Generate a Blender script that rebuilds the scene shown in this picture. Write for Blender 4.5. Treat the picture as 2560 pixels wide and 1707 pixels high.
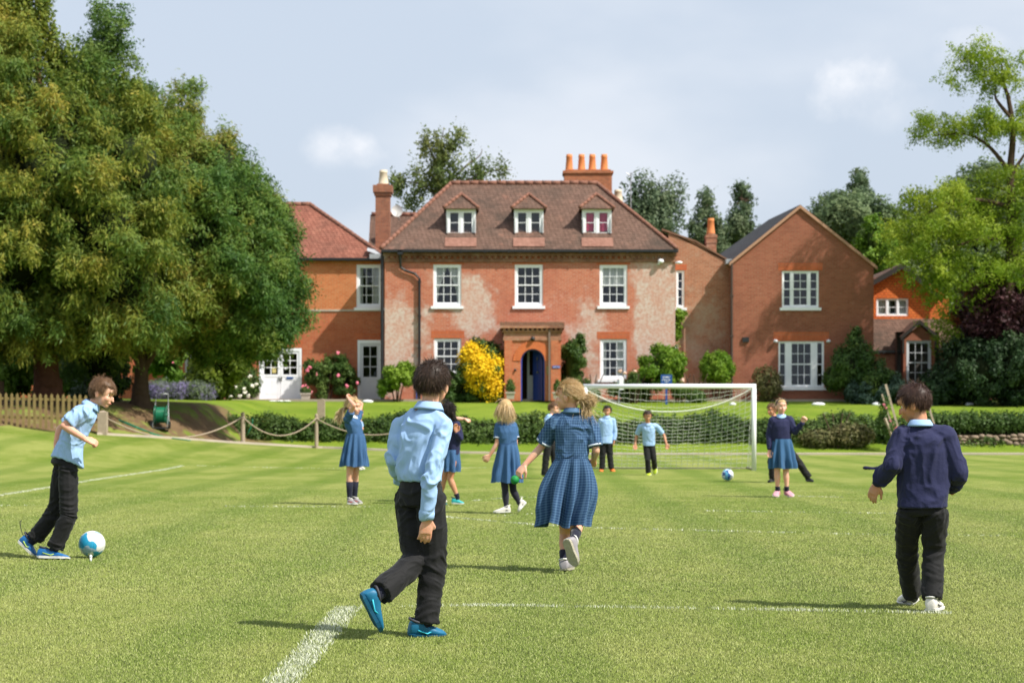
import bpy, math, random
import numpy as np
from mathutils import Vector, Matrix, noise as mnoise
for o in list(bpy.data.objects): bpy.data.objects.remove(o)
scn = bpy.context.scene
COL = scn.collection
# ---------------------------------------------------------------- camera
FPX = 70/36*2560.0; HC = 1.08; HY = 1050.0
cam = bpy.data.cameras.new('camera'); camo = bpy.data.objects.new('camera', cam); COL.objects.link(camo)
cam.lens = 70; cam.sensor_width = 36; cam.shift_y = (HY-853.5)/2560.0
cam.clip_start = .1; cam.clip_end = 6000
cam.dof.use_dof = True; cam.dof.focus_distance = 10.6; cam.dof.aperture_fstop = 6.0
camo.location = (0, 0, HC); camo.rotation_euler = (math.radians(90), 0, 0)
scn.camera = camo
# ---------------------------------------------------------------- sun, sky, exposure
SUN_EL = math.radians(49); SUN_AZ = math.radians(32)       # azimuth: from +X turned towards the camera (-Y)
sdir = Vector((math.cos(SUN_EL)*math.cos(SUN_AZ), -math.cos(SUN_EL)*math.sin(SUN_AZ), math.sin(SUN_EL)))
sl = bpy.data.lights.new('sun', 'SUN'); so = bpy.data.objects.new('sun', sl); COL.objects.link(so)
sl.energy = 4.8; sl.angle = math.radians(.6); sl.color = (1, .945, .85)
so.rotation_euler = sdir.to_track_quat('Z', 'Y').to_euler()
world = bpy.data.worlds.new('World'); scn.world = world; world.use_nodes = True
nt = world.node_tree; nt.nodes.clear()
def N(nt, typ, **kw):
    n = nt.nodes.new(typ)
    for k, v in kw.items():
        if k.startswith('i_'):
            n.inputs[k[2:].replace('_', ' ')].default_value = v
        else: setattr(n, k, v)
    return n
sky = N(nt, 'ShaderNodeTexSky', sky_type='NISHITA', sun_disc=False)
sky.sun_elevation = SUN_EL; sky.sun_rotation = math.radians(90)+SUN_AZ
sky.air_density = 1.0; sky.dust_density = 3.5; sky.ozone_density = 1.2
tc = N(nt, 'ShaderNodeTexCoord')
hs = N(nt, 'ShaderNodeHueSaturation'); hs.inputs['Saturation'].default_value = .5; hs.inputs['Value'].default_value = 1.0
L = nt.links.new
L(sky.outputs[0], hs.inputs['Color'])
# broad thin veil with a few soft cumulus
mp = N(nt, 'ShaderNodeMapping'); mp.inputs['Scale'].default_value = (5, 5, 11)
mp.inputs['Location'].default_value = (3.3, .2, 1.65)
L(tc.outputs['Generated'], mp.inputs[0])
nz = N(nt, 'ShaderNodeTexNoise'); nz.inputs['Scale'].default_value = 1.0; nz.inputs['Detail'].default_value = 5; nz.inputs['Roughness'].default_value = .45
L(mp.outputs[0], nz.inputs['Vector'])
cr = N(nt, 'ShaderNodeValToRGB'); cr.color_ramp.elements[0].position = .46; cr.color_ramp.elements[1].position = .72
cr.color_ramp.interpolation = 'EASE'
L(nz.outputs['Fac'], cr.inputs[0])
sep = N(nt, 'ShaderNodeSeparateXYZ'); L(tc.outputs['Generated'], sep.inputs[0])
def wmath(op, a, b=None, clamp=False):
    m = N(nt, 'ShaderNodeMath', operation=op, use_clamp=clamp)
    for i, v in enumerate((a, b)):
        if v is None: continue
        if isinstance(v, (int, float)): m.inputs[i].default_value = v
        else: L(v, m.inputs[i])
    return m.outputs[0]
def puff(px, py, w, h, ragged, edge):
    """a cumulus in one direction of the sky"""
    dx = (px-1280)/FPX; dz = (HY-py)/FPX
    u = wmath('DIVIDE', sep.outputs[0], wmath('MAXIMUM', sep.outputs[1], .05))
    v = wmath('DIVIDE', sep.outputs[2], wmath('MAXIMUM', sep.outputs[1], .05))
    a = wmath('POWER', wmath('ABSOLUTE', wmath('DIVIDE', wmath('SUBTRACT', u, dx), w/FPX)), 2.0)
    b = wmath('POWER', wmath('ABSOLUTE', wmath('DIVIDE', wmath('SUBTRACT', v, dz), h/FPX)), 2.0)
    n = N(nt, 'ShaderNodeTexNoise'); n.inputs['Scale'].default_value = 34; n.inputs['Detail'].default_value = 9; n.inputs['Roughness'].default_value = .58
    L(tc.outputs['Generated'], n.inputs['Vector'])
    r = wmath('ADD', wmath('ADD', a, b), wmath('MULTIPLY', wmath('SUBTRACT', n.outputs['Fac'], .5), ragged))
    s = wmath('DIVIDE', wmath('SUBTRACT', 1.0, r), edge, True)
    front = wmath('GREATER_THAN', sep.outputs[1], .3)
    return wmath('MULTIPLY', wmath('MULTIPLY', s, s), front)
pf = [puff(862, 372, 145, 74, 2.0, 1.3), puff(2150, 210, 185, 112, 2.3, 1.45), puff(2230, 270, 150, 70, 2.2, 1.8), puff(1360, 330, 120, 50, 2.2, 2.2), puff(2480, 110, 260, 110, 2.4, 2.0)]
tot = wmath('MULTIPLY', cr.outputs[0], .35)
for p, k in zip(pf, (.95, .92, .6, .4, .68)):
    tot = wmath('MAXIMUM', tot, wmath('MULTIPLY', p, k))
mx = N(nt, 'ShaderNodeMix', data_type='RGBA'); L(tot, mx.inputs[0]); L(hs.outputs[0], mx.inputs[6]); mx.inputs[7].default_value = (8.3, 8.25, 8.4, 1)
# even thin veil of high cloud over the whole sky
mx2 = N(nt, 'ShaderNodeMix', data_type='RGBA'); mx2.inputs[0].default_value = .72; L(mx.outputs[2], mx2.inputs[6]); mx2.inputs[7].default_value = (5.15, 5.95, 7.1, 1)
L(hs.outputs[0], mx2.inputs[6]); L(mx2.outputs[2], mx.inputs[6])
bg = N(nt, 'ShaderNodeBackground'); bg.inputs[1].default_value = .102
L(mx.outputs[2], bg.inputs[0])
wo = N(nt, 'ShaderNodeOutputWorld'); L(bg.outputs[0], wo.inputs[0])
scn.view_settings.view_transform = 'Standard'; scn.view_settings.look = 'None'
scn.view_settings.exposure = .42; scn.view_settings.gamma = 1
scn.render.engine = 'CYCLES'
cy = scn.cycles; cy.use_denoising = True; cy.max_bounces = 8; cy.transparent_max_bounces = 24
cy.diffuse_bounces = 3; cy.glossy_bounces = 3; cy.transmission_bounces = 4; cy.caustics_reflective = False; cy.caustics_refractive = False
scn.render.resolution_x = 1024; scn.render.resolution_y = 682
RNG = np.random.RandomState(7)
random.seed(7)
# ---------------------------------------------------------------- helpers
def W(px, py, Y):                       # a pixel of the photograph at a real distance Y gives a world point (used to survey positions)
    return Vector(((px-1280)*Y/FPX, Y, HC-(py-HY)*Y/FPX))
def WX(px, Y): return (px-1280)*Y/FPX
def WZ(py, Y): return HC-(py-HY)*Y/FPX
def tag(o, label=None, cat=None, group=None, kind=None):
    if label: o['label'] = label
    if cat: o['category'] = cat
    if group: o['group'] = group
    if kind: o['kind'] = kind
    return o
def empty(name, loc, label=None, cat=None, group=None, parent=None):
    o = bpy.data.objects.new(name, None); COL.objects.link(o); o.empty_display_size = .2
    o.location = loc
    o.parent = parent
    return tag(o, label, cat, group)
def origin(o):
    v = Vector((0, 0, 0))
    while o is not None: v = v+Vector(o.location); o = o.parent
    return v
def copy_tree(o, parent=None):
    c = o.copy(); COL.objects.link(c); c.parent = parent
    for ch in [k for k in bpy.data.objects if k.parent == o]: copy_tree(ch, c)
    return c
def mesh_np(name, V, F, mat, parent=None, smooth=False, attr=None, attr2=None):
    """V (n,3) world coordinates, F (m,4) or list of arrays"""
    V = np.asarray(V, dtype=np.float32)
    if parent is not None: V = V-np.array(origin(parent), dtype=np.float32)
    me = bpy.data.meshes.new(name)
    F = np.asarray(F, dtype=np.int32); m, k = F.shape
    me.vertices.add(len(V)); me.vertices.foreach_set('co', V.ravel())
    me.loops.add(m*k); me.loops.foreach_set('vertex_index', F.ravel())
    me.polygons.add(m); me.polygons.foreach_set('loop_start', np.arange(0, m*k, k, dtype=np.int32))
    if smooth: me.polygons.foreach_set('use_smooth', np.ones(m, dtype=bool))
    me.update(calc_edges=True)
    for nm, a in (('tint', attr), ('tint2', attr2)):
        if a is not None:
            at = me.attributes.new(nm, 'FLOAT', 'POINT'); at.data.foreach_set('value', np.asarray(a, dtype=np.float32))
    me.materials.append(mat)
    o = bpy.data.objects.new(name, me); COL.objects.link(o); o.parent = parent
    return o
class MB:
    def __init__(s): s.v = []; s.f = []; s.m = []; s.cur = 0
    def add(s, vs, fs):
        b = len(s.v); s.v += [tuple(v) for v in vs]; s.f += [[i+b for i in f] for f in fs]; s.m += [s.cur]*len(fs); return s
    def quad(s, a, b, c, d): return s.add([a, b, c, d], [(0, 1, 2, 3)])
    def poly(s, pts): return s.add(pts, [tuple(range(len(pts)))])
    def box(s, x0, x1, y0, y1, z0, z1):
        return s.add([(x0,y0,z0),(x1,y0,z0),(x1,y1,z0),(x0,y1,z0),(x0,y0,z1),(x1,y0,z1),(x1,y1,z1),(x0,y1,z1)],
              [(0,3,2,1),(4,5,6,7),(0,1,5,4),(1,2,6,5),(2,3,7,6),(3,0,4,7)])
    def prism(s, poly, y0, y1):          # polygon in (x,z), extruded along y
        n = len(poly); vs = [(x,y0,z) for x, z in poly]+[(x,y1,z) for x, z in poly]
        return s.add(vs, [tuple(range(n)), tuple(range(2*n-1, n-1, -1))]+[(i, i+n, (i+1)%n+n, (i+1)%n) for i in range(n)])
    def tube(s, pts, r, n=8, cap=True, ry=None):
        pts = [Vector(p) for p in pts]; k = len(pts); rs = r if isinstance(r, (list, tuple)) else [r]*k
        vs = []; up = Vector((0,0,1)); prev = None
        for i, p in enumerate(pts):
            t = (pts[min(i+1,k-1)]-pts[max(i-1,0)])
            t = t.normalized() if t.length > 1e-9 else Vector((0,0,1))
            if prev is None:
                a = t.orthogonal().normalized() if abs(t.z) > .95 else t.cross(up).normalized()
            else:
                a = prev-t*prev.dot(t); a = a.normalized() if a.length > 1e-6 else t.orthogonal().normalized()
            prev = a; b = t.cross(a)
            for j in range(n):
                w = 2*math.pi*j/n; vs.append(p+a*math.cos(w)*rs[i]+b*math.sin(w)*(rs[i] if ry is None else ry[i]))
        fs = [(i*n+j, i*n+(j+1)%n, (i+1)*n+(j+1)%n, (i+1)*n+j) for i in range(k-1) for j in range(n)]
        if cap: fs += [tuple(range(n-1,-1,-1)), tuple(range((k-1)*n, k*n))]
        return s.add(vs, fs)
    def lathe(s, c, prof, n=16):
        c = Vector(c); vs = []
        for r, z in prof:
            for j in range(n): w = 2*math.pi*j/n; vs.append(c+Vector((r*math.cos(w), r*math.sin(w), z)))
        k = len(prof)
        return s.add(vs, [(i*n+j, i*n+(j+1)%n, (i+1)*n+(j+1)%n, (i+1)*n+j) for i in range(k-1) for j in range(n)]+[tuple(range(n-1,-1,-1)), tuple(range((k-1)*n,k*n))])
    def ball(s, c, r, n=12, m=8):
        c = Vector(c); r = r if isinstance(r, (tuple, list, Vector)) else (r, r, r)
        prof = []
        vs = [c+Vector((0,0,-r[2]))]
        for i in range(1, m):
            a = math.pi*i/m
            for j in range(n):
                w = 2*math.pi*j/n; vs.append(c+Vector((r[0]*math.sin(a)*math.cos(w), r[1]*math.sin(a)*math.sin(w), -r[2]*math.cos(a))))
        vs.append(c+Vector((0,0,r[2])))
        fs = [(0, 1+(j+1)%n, 1+j) for j in range(n)]
        fs += [(1+(i-1)*n+j, 1+(i-1)*n+(j+1)%n, 1+i*n+(j+1)%n, 1+i*n+j) for i in range(1, m-1) for j in range(n)]
        fs += [(len(vs)-1, 1+(m-2)*n+j, 1+(m-2)*n+(j+1)%n) for j in range(n)]
        return s.add(vs, fs)
    def build(s, name, mat, parent=None, smooth=False):
        me = bpy.data.meshes.new(name); o0 = origin(parent) if parent else Vector((0,0,0))
        me.from_pydata([(v[0]-o0.x, v[1]-o0.y, v[2]-o0.z) for v in s.v], [], s.f)
        mats = mat if isinstance(mat, (list, tuple)) else [mat]
        for m in mats: me.materials.append(m)
        if len(mats) > 1: me.polygons.foreach_set('material_index', s.m)
        if smooth: me.polygons.foreach_set('use_smooth', [True]*len(me.polygons))
        me.update()
        o = bpy.data.objects.new(name, me); COL.objects.link(o); o.parent = parent
        return o
# ---------------------------------------------------------------- materials
def mat_new(name):
    m = bpy.data.materials.new(name); m.use_nodes = True; nt = m.node_tree; nt.nodes.clear()
    out = nt.nodes.new('ShaderNodeOutputMaterial'); return m, nt, out
def c4(c): return (c[0], c[1], c[2], 1)
def simple(name, col, rough=.7, spec=.3, var=0, vscale=8, bump=0, bscale=40, metal=0, sheen=0):
    m, nt, out = mat_new(name); p = nt.nodes.new('ShaderNodeBsdfPrincipled')
    p.inputs['Base Color'].default_value = c4(col); p.inputs['Roughness'].default_value = rough
    p.inputs['Specular IOR Level'].default_value = spec; p.inputs['Metallic'].default_value = metal
    if sheen: p.inputs['Sheen Weight'].default_value = sheen
    if var or bump:
        t = nt.nodes.new('ShaderNodeTexCoord')
    if var:
        n = nt.nodes.new('ShaderNodeTexNoise'); n.inputs['Scale'].default_value = vscale; n.inputs['Detail'].default_value = 5
        nt.links.new(t.outputs['Object'], n.inputs['Vector'])
        r = nt.nodes.new('ShaderNodeMix'); r.data_type = 'RGBA'
        r.inputs[6].default_value = c4([c*(1-var) for c in col]); r.inputs[7].default_value = c4([min(1, c*(1+var)) for c in col])
        nt.links.new(n.outputs['Fac'], r.inputs[0]); nt.links.new(r.outputs[2], p.inputs['Base Color'])
    if bump:
        n2 = nt.nodes.new('ShaderNodeTexNoise'); n2.inputs['Scale'].default_value = bscale; n2.inputs['Detail'].default_value = 4
        nt.links.new(t.outputs['Object'], n2.inputs['Vector'])
        b = nt.nodes.new('ShaderNodeBump'); b.inputs['Strength'].default_value = bump; b.inputs['Distance'].default_value = .01
        nt.links.new(n2.outputs['Fac'], b.inputs['Height']); nt.links.new(b.outputs[0], p.inputs['Normal'])
    nt.links.new(p.outputs[0], out.inputs[0]); return m
def leafmat(name, cols, trans=.3, rough=.55):
    """cols: list of (pos, colour) over the per-leaf tint"""
    m, nt, out = mat_new(name)
    a = nt.nodes.new('ShaderNodeAttribute'); a.attribute_name = 'tint'
    r = nt.nodes.new('ShaderNodeValToRGB')
    els = r.color_ramp.elements
    while len(els) < len(cols): els.new(.5)
    for e, (p_, c) in zip(els, cols): e.position = p_; e.color = c4(c)
    nt.links.new(a.outputs['Fac'], r.inputs[0])
    p = nt.nodes.new('ShaderNodeBsdfPrincipled'); p.inputs['Roughness'].default_value = rough; p.inputs['Specular IOR Level'].default_value = .25
    nt.links.new(r.outputs[0], p.inputs['Base Color'])
    t = nt.nodes.new('ShaderNodeBsdfTranslucent'); nt.links.new(r.outputs[0], t.inputs[0])
    mx = nt.nodes.new('ShaderNodeMixShader'); mx.inputs[0].default_value = trans
    nt.links.new(p.outputs[0], mx.inputs[1]); nt.links.new(t.outputs[0], mx.inputs[2]); nt.links.new(mx.outputs[0], out.inputs[0])
    return m
def node_helpers(nt):
    def math_(op, a, b=None, clamp=False):
        m = nt.nodes.new('ShaderNodeMath'); m.operation = op; m.use_clamp = clamp
        for i, v in enumerate((a, b)):
            if v is None: continue
            if isinstance(v, (int, float)): m.inputs[i].default_value = v
            else: nt.links.new(v, m.inputs[i])
        return m.outputs[0]
    def mix(f, a, b):
        m = nt.nodes.new('ShaderNodeMix'); m.data_type = 'RGBA'
        for i, v in ((0, f), (6, a), (7, b)):
            if isinstance(v, (int, float)): m.inputs[i].default_value = v
            elif isinstance(v, (tuple, list)): m.inputs[i].default_value = c4(v)
            else: nt.links.new(v, m.inputs[i])
        return m.outputs[2]
    def noise(vec, scale, detail=4, rough=.5):
        n = nt.nodes.new('ShaderNodeTexNoise'); n.inputs['Scale'].default_value = scale; n.inputs['Detail'].default_value = detail; n.inputs['Roughness'].default_value = rough
        nt.links.new(vec, n.inputs['Vector']); return n.outputs['Fac']
    def ramp(v, a, b):
        m = nt.nodes.new('ShaderNodeMapRange'); m.interpolation_type = 'SMOOTHSTEP'
        nt.links.new(v, m.inputs[0]); m.inputs[1].default_value = a; m.inputs[2].default_value = b; return m.outputs[0]
    return math_, mix, noise, ramp
def brickmat(name, c1, c2, mortar, pale=None, pale_thr=(.5,.6), spots=(), dark=None, soot=.5, bump=.35, w=.225, h=.075, ms=.011, vs=.5):
    m, nt, out = mat_new(name); math_, mix, noise, ramp = node_helpers(nt)
    g = nt.nodes.new('ShaderNodeNewGeometry'); sp = nt.nodes.new('ShaderNodeSeparateXYZ'); nt.links.new(g.outputs['Position'], sp.inputs[0])
    cb = nt.nodes.new('ShaderNodeCombineXYZ'); nt.links.new(math_('ADD', sp.outputs[0], sp.outputs[1]), cb.inputs[0]); nt.links.new(sp.outputs[2], cb.inputs[1])
    br = nt.nodes.new('ShaderNodeTexBrick'); nt.links.new(cb.outputs[0], br.inputs['Vector'])
    br.inputs['Scale'].default_value = 1; br.inputs['Brick Width'].default_value = w; br.inputs['Row Height'].default_value = h
    br.inputs['Mortar Size'].default_value = ms; br.inputs['Mortar Smooth'].default_value = .3; br.inputs['Bias'].default_value = 0
    br.inputs['Color1'].default_value = c4(c1); br.inputs['Color2'].default_value = c4(c2); br.inputs['Mortar'].default_value = c4(mortar)
    col = br.outputs['Color']; pos = g.outputs['Position']
    n1 = noise(pos, .6, 6, .6); n3 = noise(pos, 5, 5, .65)
    col = mix(math_('MULTIPLY', ramp(n1, .45, .7), soot), col, dark or [c*.55 for c in c1])
    col = mix(math_('MULTIPLY', ramp(n3, .4, .75), vs), col, [min(1, c*1.22+.01) for c in c2])
    if pale:
        f = noise(pos, 1.1, 8, .68)
        for (x, z, rx, rz, k) in spots:
            a = math_('POWER', math_('DIVIDE', math_('SUBTRACT', sp.outputs[0], x), rx), 2); b = math_('POWER', math_('DIVIDE', math_('SUBTRACT', sp.outputs[2], z), rz), 2)
            s = math_('SUBTRACT', 1, math_('ADD', a, b), True); f = math_('ADD', f, math_('MULTIPLY', s, k))
        n4 = noise(pos, 9, 5, .7); n5 = noise(pos, 2.3, 6, .7)
        f = math_('ADD', f, math_('MULTIPLY', math_('SUBTRACT', n5, .5), .55))
        f2 = math_('MULTIPLY', ramp(f, pale_thr[0], pale_thr[1]), math_('ADD', .42, math_('MULTIPLY', ramp(n4, .36, .62), .52)))
        tone = mix(ramp(n5, .35, .65), [pale[0]*.95, pale[1]*.72, pale[2]*.66], pale)
        col = mix(f2, col, tone)
    p = nt.nodes.new('ShaderNodeBsdfPrincipled'); p.inputs['Roughness'].default_value = .9; p.inputs['Specular IOR Level'].default_value = .15
    nt.links.new(col, p.inputs['Base Color'])
    b = nt.nodes.new('ShaderNodeBump'); b.inputs['Strength'].default_value = bump; b.inputs['Distance'].default_value = .012
    hgt = math_('ADD', math_('MULTIPLY', br.outputs['Fac'], -1), math_('MULTIPLY', n3, .6)); nt.links.new(hgt, b.inputs['Height']); nt.links.new(b.outputs[0], p.inputs['Normal'])
    nt.links.new(p.outputs[0], out.inputs[0]); return m
M = {}
M['white'] = simple('white_paint', (.86,.87,.91), .35, .4, var=.04, vscale=3)
M['off_white'] = simple('off_white_paint', (.62,.64,.68), .45, .3, var=.05)
M['black_metal'] = simple('black_gutter', (.018,.019,.022), .35, .5)
M['lead'] = simple('lead_flashing', (.35,.37,.4), .5, .4, var=.2)
M['slate'] = brickmat('slate_roof', (.045,.045,.052), (.065,.065,.07), (.03,.03,.033), w=.3, h=.16, soot=.3, bump=.5)
M['wood_grey'] = simple('weathered_timber', (.36,.29,.22), .8, .2, var=.25, vscale=14, bump=.3)
M['wood_fence'] = simple('treated_timber', (.23,.17,.07), .8, .2, var=.3, vscale=9, bump=.3)
M['dark_timber'] = simple('dark_timber', (.03,.025,.022), .7, .3)
M['bark'] = simple('bark', (.075,.05,.035), .9, .1, var=.45, vscale=6, bump=.8, bscale=12)
M['bark_pale'] = simple('bark_pale', (.17,.14,.11), .9, .1, var=.35, vscale=6, bump=.6, bscale=12)
M['dark_room'] = simple('interior_shade', (.10,.09,.08), .9, .1)  # dark colour stands in for the unlit room behind the glass
M['terracotta'] = simple('terracotta', (.62,.22,.08), .75, .2, var=.15)
M['cream_pot'] = simple('cream_clay', (.62,.53,.40), .75, .2, var=.15)
M['curtain'] = simple('curtain', (.80,.80,.76), .9, .1, var=.1)
M['pink_blind'] = simple('pink_blind', (.85,.09,.20), .8, .2)
M['blue_door'] = simple('blue_door_paint', (.012,.035,.16), .3, .5)
M['navy_sign'] = simple('blue_sign', (.015,.07,.27), .4, .4)
M['stone'] = simple('stone', (.42,.38,.32), .85, .2, var=.25, vscale=2, bump=.3, bscale=15)
M['plaster_grey'] = simple('weathered_render', (.30,.24,.18), .9, .1, var=.45, vscale=5, bump=.4, bscale=14)
def glassmat():
    m, nt, out = mat_new('window_glass')
    fr = nt.nodes.new('ShaderNodeLayerWeight'); fr.inputs[0].default_value = .35
    g = nt.nodes.new('ShaderNodeBsdfGlossy'); g.inputs['Roughness'].default_value = .03; g.inputs[0].default_value = (.9,.93,1,1)
    t = nt.nodes.new('ShaderNodeBsdfTransparent'); t.inputs[0].default_value = (.8,.82,.84,1)
    mx = nt.nodes.new('ShaderNodeMixShader'); mm = nt.nodes.new('ShaderNodeMath'); mm.operation = 'MULTIPLY_ADD'; mm.inputs[1].default_value = .5; mm.inputs[2].default_value = .035
    nt.links.new(fr.outputs['Fresnel'], mm.inputs[0]); nt.links.new(mm.outputs[0], mx.inputs[0])
    tcn = nt.nodes.new('ShaderNodeNewGeometry'); nz = nt.nodes.new('ShaderNodeTexNoise'); nz.inputs['Scale'].default_value = 2.2
    nt.links.new(tcn.outputs['Position'], nz.inputs['Vector']); b = nt.nodes.new('ShaderNodeBump'); b.inputs['Strength'].default_value = .15; b.inputs['Distance'].default_value = .05
    nt.links.new(nz.outputs['Fac'], b.inputs['Height']); nt.links.new(b.outputs[0], g.inputs['Normal'])
    nt.links.new(t.outputs[0], mx.inputs[1]); nt.links.new(g.outputs[0], mx.inputs[2]); nt.links.new(mx.outputs[0], out.inputs[0]); return m
M['glass'] = glassmat()
# ---------------------------------------------------------------- terrain
GZ = 1.88
def kerbY(x): return np.interp(x, [-40,-17,-13.4,-11.2,-9.9,-8.4,-6.1,60], [46,50,52,55,57,60,62,62])
def bankH(x): return np.interp(x, [-40,-17,-13.4,-11.2,-9.9,-8.4,-6.1,-2.4,1], [1.5,1.1,.85,.66,.553,.38,.21,.06,0])
def ss(t): t = np.clip(t, 0, 1); return t*t*(3-2*t)
def terrain(x, y):
    x = np.asarray(x, dtype=float); y = np.asarray(y, dtype=float)
    k = kerbY(x); h = bankH(x)
    z = h*ss((y-(k-18))/18)
    up = np.interp(y, [62.0,63.6,64.2,65,77,78,400], [0,.16,.45,1.02,1.80,GZ,GZ+.3])
    za = np.where(y > 62, np.maximum(up, 0)+h*np.clip(1-(y-62)/3, 0, 1), z)
    zb = h+(1.62-h)*ss((y-k)/5.5)+.24*ss((y-k-5)/16)
    zb = np.where(y > k, zb, z)
    w = ss((-8.3-x)/1.6)
    return np.where(y > k, za*(1-w)+zb*w, z)
def TZ(x, y): return float(terrain(x, y))
xs = np.unique(np.concatenate([np.linspace(-2500,-60,14), np.arange(-60,-20,2), np.arange(-20,24,.5), np.arange(24,60,2), np.linspace(60,2500,14)]))
ys = np.unique(np.concatenate([np.linspace(-400,-10,8), np.arange(-10,42,2), np.arange(42,80,.35), np.arange(80,130,5), np.linspace(130,4000,16)]))
X, Yg = np.meshgrid(xs, ys); Zg = terrain(X, Yg)
V = np.stack([X.ravel(), Yg.ravel(), Zg.ravel()], 1); nx = len(xs)
ii, jj = np.meshgrid(np.arange(len(ys)-1), np.arange(nx-1), indexing='ij'); b0 = (ii*nx+jj).ravel()
F = np.stack([b0, b0+1, b0+nx+1, b0+nx], 1)
def grass_colour(nt):
    """colour of the turf from where it grows: dry and lush patches, mowing lanes, lusher upper lawn"""
    math_, mix, noise, ramp = node_helpers(nt)
    g = nt.nodes.new('ShaderNodeNewGeometry'); pos = g.outputs['Position']; sp = nt.nodes.new('ShaderNodeSeparateXYZ'); nt.links.new(pos, sp.inputs[0])
    flat = nt.nodes.new('ShaderNodeMapping'); flat.inputs['Scale'].default_value = (1, .55, 0); nt.links.new(pos, flat.inputs[0]); fv = flat.outputs[0]
    n1 = noise(fv, .55, 5, .6); n2 = noise(fv, 2.6, 5, .65); n3 = noise(fv, 14, 4, .6)
    col = mix(ramp(n1, .36, .66), (.160,.225,.030), (.270,.305,.075))
    col = mix(math_('MULTIPLY', ramp(n2, .42, .72), .6), col, (.33,.345,.10))
    col = mix(math_('MULTIPLY', ramp(n3, .5, .8), .25), col, (.115,.175,.02))
    # mowing lanes running away from the viewer
    lane = nt.nodes.new('ShaderNodeMath'); lane.operation = 'SINE'; nt.links.new(math_('MULTIPLY', math_('ADD', sp.outputs[0], math_('MULTIPLY', n1, .5)), 3.6), lane.inputs[0])
    col = mix(math_('MULTIPLY', ramp(lane.outputs[0], .2, .95), .50), col, (.105,.18,.018))
    up = ramp(sp.outputs[1], 62.3, 63.0)
    lawn = mix(ramp(n1, .35, .65), (.135,.215,.018), (.20,.27,.03))
    col = mix(up, col, lawn)
    return g, sp, pos, col, (n1, n2, n3), (math_, mix, noise, ramp)
m, nt_, out = mat_new('turf')
g, sp, pos, col, (n1, n2, n3), (math_, mix, noise, ramp) = grass_colour(nt_)
soilmask = math_('MULTIPLY', ramp(math_('MULTIPLY', sp.outputs[0], -1), 7.0, 8.6), ramp(math_('SUBTRACT', sp.outputs[1], math_('MULTIPLY', math_('ADD', sp.outputs[0], 8.4), 1.55)), 59.6, 60.4))
soilmask = math_('MULTIPLY', soilmask, ramp(math_('MULTIPLY', sp.outputs[1], -1), -68.5, -63.5))
soil = mix(noise(pos, 3.5, 6, .7), (.09,.055,.03), (.27,.18,.10))
sm = math_('MULTIPLY', soilmask, ramp(math_('ADD', noise(pos, .9, 6, .65), math_('MULTIPLY', soilmask, .10)), .50, .62))
col = mix(sm, col, soil)
p = nt_.nodes.new('ShaderNodeBsdfPrincipled'); p.inputs['Roughness'].default_value = .85; p.inputs['Specular IOR Level'].default_value = .1
nt_.links.new(col, p.inputs['Base Color'])
bp = nt_.nodes.new('ShaderNodeBump'); bp.inputs['Strength'].default_value = .9; bp.inputs['Distance'].default_value = .05
nb = noise(pos, 22, 6, .75); nt_.links.new(nb, bp.inputs['Height']); nt_.links.new(bp.outputs[0], p.inputs['Normal'])
nt_.links.new(p.outputs[0], out.inputs[0]); M['turf'] = m
ground = mesh_np('ground', V, F, M['turf'], smooth=True); tag(ground, kind='structure')
# grass blades ------------------------------------------------------------
m, nt_, out = mat_new('grass_blade')
g, sp, pos, col, ns, (math_, mix, noise, ramp) = grass_colour(nt_)
at = nt_.nodes.new('ShaderNodeAttribute'); at.attribute_name = 'tint'
col = mix(.30, col, (.42,.49,.14))
col = mix(math_('MULTIPLY', ramp(at.outputs['Fac'], .5, 1), .6), col, (.58,.60,.28))
col = mix(math_('MULTIPLY', ramp(math_('SUBTRACT', 1, at.outputs['Fac']), .65, 1), .4), col, (.13,.21,.02))
p = nt_.nodes.new('ShaderNodeBsdfPrincipled'); p.inputs['Roughness'].default_value = .6; p.inputs['Specular IOR Level'].default_value = .2
nv = nt_.nodes.new('ShaderNodeVectorMath'); nv.operation = 'MULTIPLY_ADD'; nt_.links.new(g.outputs['Normal'], nv.inputs[0]); nv.inputs[1].default_value = (.55,.55,.3); nv.inputs[2].default_value = (0,0,.9)
nn_ = nt_.nodes.new('ShaderNodeVectorMath'); nn_.operation = 'NORMALIZE'; nt_.links.new(nv.outputs[0], nn_.inputs[0]); nt_.links.new(nn_.outputs[0], p.inputs['Normal'])
nt_.links.new(col, p.inputs['Base Color']); t = nt_.nodes.new('ShaderNodeBsdfTranslucent'); nt_.links.new(col, t.inputs[0])
mx = nt_.nodes.new('ShaderNodeMixShader'); mx.inputs[0].default_value = .22; nt_.links.new(p.outputs[0], mx.inputs[1]); nt_.links.new(t.outputs[0], mx.inputs[2]); nt_.links.new(mx.outputs[0], out.inputs[0])
M['blade'] = m
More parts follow.
